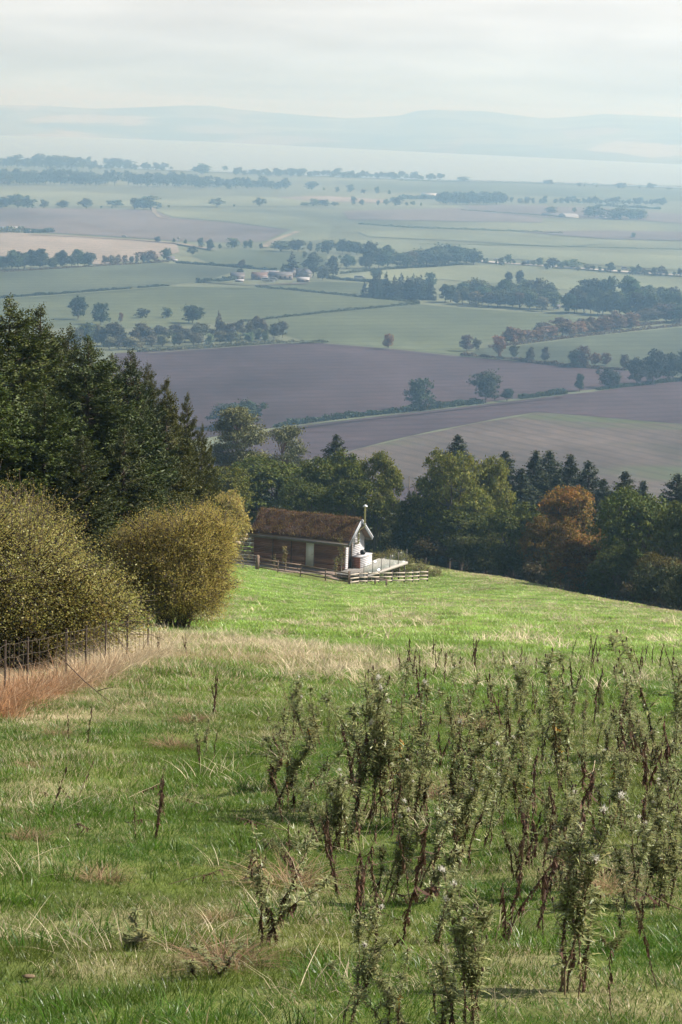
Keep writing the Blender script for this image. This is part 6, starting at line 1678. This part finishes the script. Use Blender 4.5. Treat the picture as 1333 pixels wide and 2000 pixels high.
# ------------------------------------------------------------------ thistles and dead stalks
M['thistle_leaf'] = foliage('thistle_leaf', (0.275, 0.305, 0.13), 0.5, 0.40, 0.42, 0.025, 0.35, tint2=(0.25, 0.21, 0.08), tfac=0.1, clump=3.0)
M['withered'] = foliage('withered_leaf', (0.115, 0.064, 0.042), 0.5, 0.15, 0.75, 0.015, 0.15)
M['stem'] = plain('thistle_stem', (0.17, 0.115, 0.065), 0.7, 0.3, 12)
M['dead_stem'] = plain('dead_stem', (0.10, 0.062, 0.04), 0.8, 0.3, 12)
M['straw_stem'] = plain('bleached_stem', (0.42, 0.33, 0.21), 0.7, 0.25, 12)
M['fluff'] = foliage('thistle_down', (0.75, 0.70, 0.62), 0.15, 0.5, 0.8, 0.01, 0.1)
M['yellow_leaf'] = foliage('yellow_leaf', (0.42, 0.24, 0.03), 0.3, 0.4, 0.5, 0.02, 0.3)

def spiny_leaves(rng, base, D, Nn, L, W, curl=0.35, hang=None):
    """leaves with a toothed outline: base points, directions -> V, quads, tris"""
    n = len(base); st = np.array([0.0, 0.16, 0.3, 0.44, 0.58, 0.72, 0.86]); wd = np.array([0.25, 0.95, 0.4, 1.0, 0.4, 0.75, 0.25])
    D = unit(D); S = unit(np.cross(D, Nn)); U = np.cross(S, D)
    t = st[None, :, None]
    cu = (curl * rng.uniform(0.3, 1.6, n))[:, None, None]
    mid = base[:, None] + D[:, None] * (L[:, None, None] * t) - U[:, None] * (L[:, None, None] * cu * t ** 2)
    off = S[:, None] * (W[:, None, None] / 2 * wd[None, :, None] * rng.uniform(0.7, 1.3, (n, 7, 1)))
    lift = U[:, None] * (W[:, None, None] * 0.22 * wd[None, :, None])
    A = mid - off + lift; B_ = mid + off + lift
    tip = base + D * L[:, None] - U * L[:, None] * cu[:, 0]
    V = np.zeros((n, 15, 3)); V[:, 0:14:2] = A; V[:, 1:14:2] = B_; V[:, 14] = tip
    o = np.arange(n) * 15
    Q = np.concatenate([np.stack([o + 2 * i, o + 2 * i + 1, o + 2 * i + 3, o + 2 * i + 2], -1) for i in range(6)])
    T = np.stack([o + 12, o + 13, o + 14], -1)
    return V.reshape(-1, 3), Q, T

def stem_path(rng, h, lean=0.1, K=9):
    t = np.linspace(0, 1, K)
    a = rng.uniform(0, 2 * PI); l = lean * h * rng.uniform(0.4, 1.4)
    P_ = np.stack([np.cos(a) * l * t ** 1.5, np.sin(a) * l * t ** 1.5, h * t], -1)
    P_[1:] += rng.normal(0, 0.012 * h, (K - 1, 3)) * np.array([1, 1, 0.2]); P_[0, 2] = -0.05
    return P_
def on_path(P_, t):
    k = len(P_) - 1; i = np.minimum((t * k).astype(int), k - 1); f = (t * k - i)[:, None]
    return P_[i] * (1 - f) + P_[i + 1] * f
def thistle(seed, h=1.0, stems=2, green=1.0, wither=1.0, seeds=0, lean=0.1, branchy=1.0, yellow=0, wide=1.0):
    """a loose group of thin stems; fine toothed leaves up each stem, dead ones hanging lower down"""
    rng = np.random.RandomState(seed)
    G_, LV, WV, HV = Geo(), Geo(), Geo(), Geo()
    FL = Geo(); nfl = 0; YL = Geo()
    for s in range(stems):
        hh = h * rng.uniform(0.5, 0.97) if s else h
        P_ = stem_path(rng, hh, lean * (1 + 0.5 * s)); P_[:, :2] += rng.normal(0, 0.075, 2) * (s > 0)
        G_.tube(P_, np.linspace(0.0052, 0.0020, len(P_)), 5, cap=False)
        paths = [P_]
        nb = int(rng.randint(5, 11) * branchy)
        for b in range(nb):
            t0 = rng.uniform(0.35, 0.95); q = on_path(P_, np.array([t0]))[0]; a = rng.uniform(0, 2 * PI); L = hh * rng.uniform(0.06, 0.2) * (1.3 - t0 * 0.6) * wide
            e = q + np.array([np.cos(a) * 0.55, np.sin(a) * 0.55, 1.0]) * L
            m_ = (q + e) / 2 + np.array([np.cos(a), np.sin(a), -0.2]) * L * 0.12
            Bp = np.array([q, m_, e]); paths.append(Bp); G_.tube(Bp, [0.0028, 0.002, 0.0014], 4, cap=False)
        if green > 0:
            for pi_, Pp in enumerate(paths):
                n = int((120 if pi_ == 0 else 32) * green)
                t = rng.uniform(0.08, 1.0, n) ** (0.85 if pi_ == 0 else 1.0); q = on_path(Pp, t); a = rng.uniform(0, 2 * PI, n)
                el = rng.uniform(-0.1, 1.1, n)
                D = np.stack([np.cos(a), np.sin(a), el], -1); Nn = unit(np.stack([-np.cos(a) * el, -np.sin(a) * el, np.ones(n)], -1) + rng.normal(size=(n, 3)) * 0.4)
                L = rng.uniform(0.035, 0.095, n) * (1.15 - 0.4 * t)
                V, Q, T = spiny_leaves(rng, q, D, Nn, L, L * rng.uniform(0.14, 0.26, n)); LV.add(V, [Q, T])
        if wither > 0:
            n = int(26 * wither) if green else int(34 * wither); t = rng.uniform(0.1, 0.6 if green > 0 else 0.98, n); q = on_path(P_, t); a = rng.uniform(0, 2 * PI, n)
            D = np.stack([np.cos(a) * 0.45, np.sin(a) * 0.45, -np.ones(n) * rng.uniform(0.5, 1.3, n)], -1); Nn = np.stack([np.cos(a), np.sin(a), 0.3 * np.ones(n)], -1) + rng.normal(size=(n, 3)) * 0.5
            L = rng.uniform(0.03, 0.085, n) * (1.0 if green else 1.25); V, Q, T = spiny_leaves(rng, q, D, Nn, L, L * rng.uniform(0.2, 0.4, n), 0.8); WV.add(V, [Q, T])
        if yellow and s == 0:
            n = 10; t = rng.uniform(0.3, 0.55, n); q = on_path(P_, t); a = rng.uniform(0, 2 * PI, n)
            L = rng.uniform(0.04, 0.08, n); V, Q, T = spiny_leaves(rng, q, np.stack([np.cos(a), np.sin(a), -0.3 * np.ones(n)], -1), rdir(rng, n), L, L * 0.4); YL.add(V, [Q, T])
        for e in [Pp[-1] for Pp in paths]:          # flower heads at the tips
            if rng.rand() < 0.6:
                r = rng.uniform(0.005, 0.009)
                HV.tube([e - np.array([0, 0, 0.004]), e + np.array([0, 0, 0.006]), e + np.array([0, 0, 0.017]), e + np.array([0, 0, 0.024])], [r * 0.4, r, r * 0.85, r * 0.5], 6)
            if nfl < seeds and rng.rand() < 0.5:
                n = 70; D = unit(rdir(rng, n) + np.array([0, 0, 0.5])); L = rng.uniform(0.01, 0.024, n)
                V, F = leaf_cards(e + np.array([0, 0, 0.02]) + D * L[:, None] / 2 + rng.normal(size=(n, 3)) * 0.008, D, rdir(rng, n), L, L * 0.22); FL.add(V, [F]); nfl += 1
    out = [('stem', G_.mesh('stem', [M['stem'] if green else M['dead_stem']]), None, False)]
    if LV.V: out.append(('leaves', LV.mesh('leaves', [M['thistle_leaf']]), 'stuff', False))
    if WV.V: out.append(('withered_leaves', WV.mesh('withered_leaves', [M['withered']]), 'stuff', False))
    if HV.V: out.append(('flower_heads', HV.mesh('flower_heads', [M['dead_stem']]), 'stuff', False))
    if YL.V: out.append(('yellow_leaves', YL.mesh('yellow_leaves', [M['yellow_leaf']]), 'stuff', False))
    if FL.V: out.append(('seed_down', FL.mesh('seed_down', [M['fluff']]), 'stuff', False))
    return out
TG = [thistle(301 + k, 1.0, *a) for k, a in enumerate(((3, 1.0, 0.8, 0, .10, .9, 0, .8), (4, 0.9, 0.9, 0, .14, .8, 0, .9), (3, 1.1, 0.6, 2, .10, 1.2, 0, 1.1), (4, 0.8, 1.3, 0, .16, .7, 1, .9), (2, 1.2, 0.8, 1, .10, 1.2, 0, .7), (5, 1.0, 0.5, 4, .18, 1.2, 0, 1.2), (3, 0.7, 1.6, 0, .22, .7, 0, 1.0), (3, 0.9, 1.1, 0, .28, .9, 0, .8), (6, 0.8, 0.9, 1, .24, .9, 0, 1.1), (2, 1.0, 1.6, 0, .35, 1.3, 0, 1.4), (5, 1.1, 0.7, 0, .2, 1.0, 1, .9), (4, 0.6, 2.0, 0, .3, .6, 0, 1.2)))]
TD = [thistle(331 + k, 1.0, st, 0, wi, 0, le, br) for k, (st, wi, le, br) in enumerate(((1, 1.6, .06, .5), (2, 1.5, .12, .6), (1, 2.4, .1, .3), (3, 1.2, .2, .5), (1, 0.9, .35, .3)))]
def fallen(seed, L=0.8, mat='straw_stem', bend=True):
    rng = np.random.RandomState(seed); G_ = Geo()
    k = rng.uniform(0.35, 0.65)
    P_ = np.array([[0, 0, -0.03], [L * 0.12, 0, 0.12 * L * (2 + rng.rand())], [L * k, 0.02, 0.30 * L * rng.uniform(0.4, 1)], [L * 0.85, rng.uniform(-.1, .1) * L, 0.1 * L], [L, rng.uniform(-.14, .14) * L, 0.03]]) if bend else np.array([[0, 0, 0.02], [L * 0.33, 0.02, 0.09 * L], [L * .66, 0, 0.17 * L], [L, 0.03, 0.24 * L]])
    G_.tube(P_, np.linspace(0.0055, 0.0022, len(P_)), 5)
    out = [('stem', G_.mesh('stem', [M[mat]]), None, False)]
    n = 16; t = rng.uniform(0.4, 1, n); q = on_path(P_, t); LL = rng.uniform(0.05, 0.11, n); D = np.stack([rng.normal(0, .4, n), rng.normal(0, .4, n), -np.ones(n)], -1)
    V, Q, T = spiny_leaves(rng, q, D, rdir(rng, n), LL, LL * 0.3, 0.8); W_g = Geo(); W_g.add(V, [Q, T])
    out.append(('withered_leaves', W_g.mesh('withered_leaves', [M['withered']]), 'stuff', False))
    return out
FA = [fallen(351, 0.8), fallen(352, 1.0, 'straw_stem', False), fallen(353, 0.7, 'dead_stem'), fallen(354, 0.9, 'dead_stem', False)]

prng = random.Random(8)
def plant(proto, name, bx, by, tx, ty, label, cat, group=None, rz=0.0, wf=1.0, extra_tilt=0.0):
    """stands at ground pixel (bx, by) with its tip at about pixel (tx, ty)"""
    b = hit(bx, by); k = mpp(b)
    h = max(0.12, math.hypot(by - ty, (tx - bx)) * k * 1.02)
    ang = math.atan2((tx - bx), (by - ty))
    put(proto, name, b, rz, (h * wf, h * wf, h), None, (prng.gauss(0, 0.1), ang + prng.gauss(0, 0.05)), label, cat, group)
PL = [  # green thistles: base x, base y, tip x, tip y, variant, width factor, label
 (672, 1575, 655, 1310, 1, .9, 'leafy green thistle at the left of the tall central cluster'),
 (700, 1605, 698, 1312, 0, .9, 'tall dark green thistle in the central cluster, second from its left'),
 (742, 1610, 748, 1325, 5, .8, 'bushy dark green thistle in the middle of the central cluster'),
 (775, 1600, 778, 1300, 2, .8, 'tallest feathery thistle of the central cluster'),
 (800, 1615, 806, 1370, 3, .9, 'thistle with a few yellow leaves under the central cluster'),
 (835, 1590, 838, 1335, 4, .9, 'fine leaved thistle right of the tallest central one'),
 (868, 1600, 872, 1325, 0, .8, 'upright thistle at the right of the central cluster'),
 (903, 1480, 905, 1285, 7, .9, 'thistle topped with dark heads against the pale grass band'),
 (932, 1500, 922, 1300, 1, .9, 'thistle with drooping brown skirt right of the central cluster'),
 (562, 1585, 560, 1395, 6, 1.1, 'shaggy leaning thistle left of the central cluster'),
 (610, 1475, 604, 1375, 3, 1.1, 'short thistle beside the shaggy leaning one'),
 (548, 1480, 560, 1400, 6, 2.0, 'low spreading thistle left of the short one'),
 (530, 1545, 500, 1440, 7, 2.0, 'wide low thistle sprawling at the left of the patch'),
 (955, 1660, 948, 1455, 2, .9, 'grey green thistle in the open gap right of centre'),
 (985, 1610, 990, 1440, 4, 1.0, 'slim thistle just right of the open gap'),
 (1098, 1545, 1102, 1275, 2, .8, 'tall thistle crowned with white down, highest on the right'),
 (1058, 1500, 1048, 1345, 0, 1., 'thistle left of the tall white crowned one'),
 (1000, 1470, 992, 1268, 7, .7, 'thin thistle tip standing clear against the field'),
 (1142, 1520, 1138, 1385, 5, 1., 'dense thistle right of the tall white crowned one'),
 (1180, 1480, 1172, 1370, 1, 1., 'pale thistle below the dry grass on the right'),
 (1226, 1510, 1238, 1290, 6, .9, 'dark stemmed thistle with brown skirt near the right edge'),
 (1284, 1490, 1290, 1245, 5, 1., 'big bushy thistle at the right edge against the field'),
 (1322, 1480, 1318, 1262, 2, 1., 'outermost thistle cut by the right edge'),
 (1302, 1590, 1312, 1410, 0, 1., 'thistle below the big bushy one at the right edge'),
 (1243, 1650, 1246, 1475, 1, 1., 'thistle in the middle of the right hand tangle'),
 (1165, 1620, 1160, 1450, 4, 1., 'thistle with curled leaves right of the white crowned one'),
 (1105, 1945, 1062, 1565, 5, .95, 'large grey bushy thistle with white down on a long bare stem'),
 (1012, 1720, 1000, 1560, 3, 1., 'thistle left of the large grey bushy one'),
 (935, 2030, 945, 1715, 5, 1., 'big dark thistle at the bottom, right of centre'),
 (668, 2015, 638, 1765, 2, 1., 'single spiky thistle on a pale stem at the bottom centre'),
 (775, 2030, 800, 1845, 6, 1., 'thistle with shiny leaves right of the single spiky one'),
 (855, 2020, 825, 1850, 1, 1., 'leaning thistle at the bottom between two larger ones'),
 (1240, 1775, 1228, 1560, 0, 1., 'thistle with dark withered skirt in the lower right'),
 (1296, 1770, 1302, 1590, 6, 1., 'thistle by the right edge above the fallen stems'),
 (385, 1480, 365, 1390, 4, 1., 'lone green thistle by the rusty tussock on the left'),
 (430, 1910, 425, 1840, 6, 3.6, 'low sprawling thistle left of the bottom centre'),
 (265, 1850, 280, 1790, 6, 3.6, 'low dark thistle clump alone in the grass at lower left'),
 (610, 1640, 628, 1590, 7, 3.6, 'low thistle clump under the shaggy leaning one'),
 (1190, 1860, 1215, 1810, 6, 3.6, 'low dark thistle clump at lower right'),
 (735, 1490, 728, 1370, 5, 1., 'thistle hidden at the back of the central cluster'),
 (1080, 1650, 1078, 1480, 7, 1., 'thistle among crossed stems right of centre'),
 (1200, 1570, 1203, 1430, 3, 1., 'thistle with brown lower leaves in the right hand tangle'),
 (1330, 1680, 1335, 1500, 4, 1., 'thistle at the right edge, middle height'),
]
for i, (bx, by, tx, ty, v, wf, lab) in enumerate(PL): plant(TG[v if i % 3 else (v + 8 - 4 * (v > 3)) % 12], 'thistle', bx, by, tx, ty, lab, 'thistle', 'thistles in the field', 1.37 * i, wf)
DD = [ # dead stalks
 (735, 1875, 742, 1690, 2, 'dark dead stalk with hanging leaves at the bottom centre'), (702, 1795, 708, 1690, 1, 'dead stalk left of the dark hanging one'),
 (306, 1645, 312, 1520, 1, 'pair of brown dead stalks in the grass on the left'), (322, 1600, 330, 1540, 0, 'thin dead stalk leaning on the left pair'),
 (265, 1642, 266, 1580, 0, 'short dark stalk left of the pair'), (169, 1458, 172, 1390, 0, 'upright brown stalk near the netting grass'), (134, 1450, 133, 1405, 0, 'smaller brown stalk left of the upright one'),
 (98, 1600, 130, 1495, 4, 'leaning dead stalk at the far left'), (154, 1562, 188, 1498, 4, 'slanting broken stalk right of the leaning one'),
 (418, 1398, 420, 1325, 1, 'brown stalk standing alone on the dry grass'), (424, 1400, 436, 1350, 0, 'thin stalk beside the lone brown one'), (418, 1488, 420, 1440, 2, 'short leafy brown stalk left of the patch'),
 (390, 1500, 385, 1450, 1, 'brown stalk under the lone green thistle'), (553, 1610, 555, 1520, 2, 'dark skirted stalk under the shaggy thistle'), (885, 1700, 895, 1600, 2, 'dead stalk with folded leaves right of the central cluster'),
 (990, 1850, 998, 1640, 3, 'group of dark dead stems right of the bottom centre'), (1210, 1500, 1208, 1340, 2, 'dark stalk in the right hand tangle'), (1160, 1420, 1165, 1310, 2, 'brown withered stalk before the pale grass, right'),
 (1120, 1400, 1118, 1300, 1, 'rusty stalk before the pale grass, left of the withered one'), (965, 1420, 960, 1320, 1, 'rusty stalk left of the clear thistle tip'), (820, 1420, 818, 1310, 1, 'rusty stalk behind the central cluster'),
 (1285, 1940, 1225, 1770, 4, 'bare leaning stalk at the lower right'), (1195, 1990, 1150, 1840, 4, 'bare stalk leaning left at the bottom right'), (1255, 1660, 1252, 1560, 2, 'dark drooping stalk in the right hand tangle'),
 (700, 1640, 690, 1560, 2, 'dark drooping stalk under the central cluster'), (765, 1640, 762, 1540, 2, 'dead stalk with dense skirt under the tallest thistle'), (830, 1750, 835, 1640, 4, 'bent bare stalk right of the bottom dark stalk'),
 (470, 1720, 540, 1640, 3, 'tangle of dead stems in the brown tussock'), (560, 1700, 570, 1620, 2, 'dark stalk rising from the brown tussock'), (1040, 1650, 1046, 1560, 3, 'dead stems left of the large bushy thistle'),
 (460, 1800, 450, 1762, 4, 'short bare stick over the low sprawling thistle'), (905, 1560, 900, 1470, 2, 'brown stalk between centre and right clusters'), (860, 1500, 862, 1400, 3, 'dead stems behind the upright thistle'),
 (310, 1290, 308, 1252, 1, 'brown stalk at the end of the netting'), (365, 1285, 366, 1250, 1, 'brown stalk in the dry grass near the golden bush'),
]
for i, (bx, by, tx, ty, v, lab) in enumerate(DD): plant(TD[v], 'dead_stalk', bx, by, tx, ty - 12, lab, 'stalk', 'dead stalks in the field', 0.9 * i)
rng = np.random.RandomState(500)
def patch_px():  # anywhere in the thistle patch
    while True:
        x = rng.uniform(470, 1380); y = rng.uniform(1380, 1860)
        left = np.interp(y, [1380, 1450, 1600, 1700, 2000], [880, 560, 500, 540, 500])
        if x > left + rng.uniform(-60, 160): return x, y
def batch(n, fn): return sorted((fn() for _ in range(n)), key=lambda q: q[0])
def nth(i): return ORD[i] + ' from the left'
for i, (x, y) in enumerate(batch(22, patch_px)):
    k = mpp(hit(x, y)); h = rng.uniform(0.3, 0.6) / k
    plant(TD[rng.randint(5)], 'dead_stalk', x, y, x + rng.normal(0, 0.25) * h, y - h, 'thin brown stalk scattered among the thistles, ' + nth(i), 'stalk', 'scattered brown stalks', rng.uniform(0, 6), 1.0)
for i, (x, y) in enumerate(batch(32, patch_px)):
    k = mpp(hit(x, y)); h = rng.uniform(0.3, 0.6) / k
    plant(TG[rng.randint(12)], 'thistle', x, y, x + rng.normal(0, 0.2) * h, y - h, 'smaller thistle filling the patch, ' + nth(i), 'thistle', 'smaller thistles in the patch', rng.uniform(0, 6), 1.1)
for i, (x, y) in enumerate(batch(32, patch_px)):
    put(FA[rng.randint(4)], 'broken_stalk', hit(x, y), rng.uniform(0, 6.28), (rng.uniform(.3, .6),) * 3, None, (rng.normal(0, .1), rng.uniform(-.25, .25)), 'broken stem lying in the thistle patch, ' + nth(i), 'stalk', 'fallen stalks in the patch')
for i, (x, y) in enumerate(sorted(((300, 1620), (130, 1640), (200, 1700), (360, 1530), (90, 1480), (250, 1560), (330, 1730), (150, 1570), (420, 1580), (60, 1560)))):
    put(FA[i % 4], 'broken_stalk', hit(x, y), rng.uniform(0, 6.28), (rng.uniform(.25, .4),) * 3, None, (0, rng.uniform(-.1, .1)), 'dry twig in the open grass on the left, ' + nth(i), 'stalk', 'dry twigs in the open grass')
for i, (x, y) in enumerate(batch(30, lambda: (rng.uniform(780, 1330), rng.uniform(1290, 1350)))):   # small brown stalks standing along the pale band
    k = mpp(hit(x, y)); h = rng.uniform(0.25, 0.5) / k
    plant(TD[rng.randint(3)], 'dead_stalk', x, y, x + rng.normal(0, 0.1) * h, y - h, 'small rusty stalk in the pale grass band, ' + nth(i), 'stalk', 'stalks in the pale grass band', rng.uniform(0, 6))
# tussocks of dead grass
def tussock(seed, h, nb, mat):
    rng = np.random.RandomState(seed); V, Q, T = blades(rng, nb, h, h * 0.8, 0.005, 0.7, 1.3); g = Geo(); g.add(V, [Q, T]); return [('tussock', g.mesh('tussock', [mat]), None, False)]
M['dry_blade'] = foliage('dry_blade', (0.33, 0.235, 0.125), 0.4, 0.35, 0.6, 0.02, 0.2)
M['rust_blade'] = foliage('rust_blade', (0.27, 0.18, 0.10), 0.4, 0.35, 0.6, 0.02, 0.2)
TU = [tussock(401, 0.15, 300, M['dry_blade']), tussock(402, 0.15, 300, M['rust_blade'])]
for i, (x, y, s, v, lab) in enumerate(((560, 1730, 1.2, 0, 'large brown grass tussock in the middle of the field'), (340, 1462, 1.0, 1, 'rust coloured grass tussock beside the lone green thistle'), (375, 1410, 0.9, 1, 'rusty tussock behind the lone green thistle'), (108, 1440, 0.9, 0, 'pale tussock below the netting grass'), (440, 1890, 0.9, 1, 'brown tussock under the low sprawling thistle'), (860, 1560, 1.1, 1, 'rusty tussock at the foot of the central cluster'), (925, 1420, 1.2, 1, 'rusty tussock at the right of the central cluster'), (1180, 1740, 1.0, 0, 'flattened straw tussock at lower right'), (200, 1720, 0.7, 0, 'straw tussock in the open grass at left'), (55, 1500, 0.5, 0, 'small pale tussock at the left edge'), (60, 1640, 0.6, 1, 'small brown tussock at the left edge'), (430, 1800, 0.45, 0, 'little straw tussock above the sprawling thistle'))):
    put(TU[v], 'grass_tussock', hit(x, y), i * 1.1, (s, s, s * 0.9), None, label=lab, cat='tussock')
lump('fallen_leaf', hit(57, 1917) + np.array([0, 0, 0.015]), (0.022, 0.014, 0.007), M['stem'], 9, 'single tan fallen leaf on the grass at the lower left edge', 'leaf', 8)
# arching bare twig in front of the netting
b = hit(180, 1385)
g = Geo(); g.tube([at(125, 1290, b[1] + 3) - b, at(165, 1330, b[1] + 1.5) - b, at(195, 1355, b[1] + .4) - b, at(215, 1370, b[1]) - b], [0.006, 0.005, 0.004, 0.002], 5)
g.tube([at(190, 1350, b[1] + .5) - b, at(205, 1345, b[1] + .2) - b, at(222, 1342, b[1]) - b], [0.005, 0.004, 0.002], 4)
o = g.obj('bare_twig', M['dead_stem']); o.location = b; tag(o, 'long bare twig arching out of the hawthorn over the dry grass', 'twig')
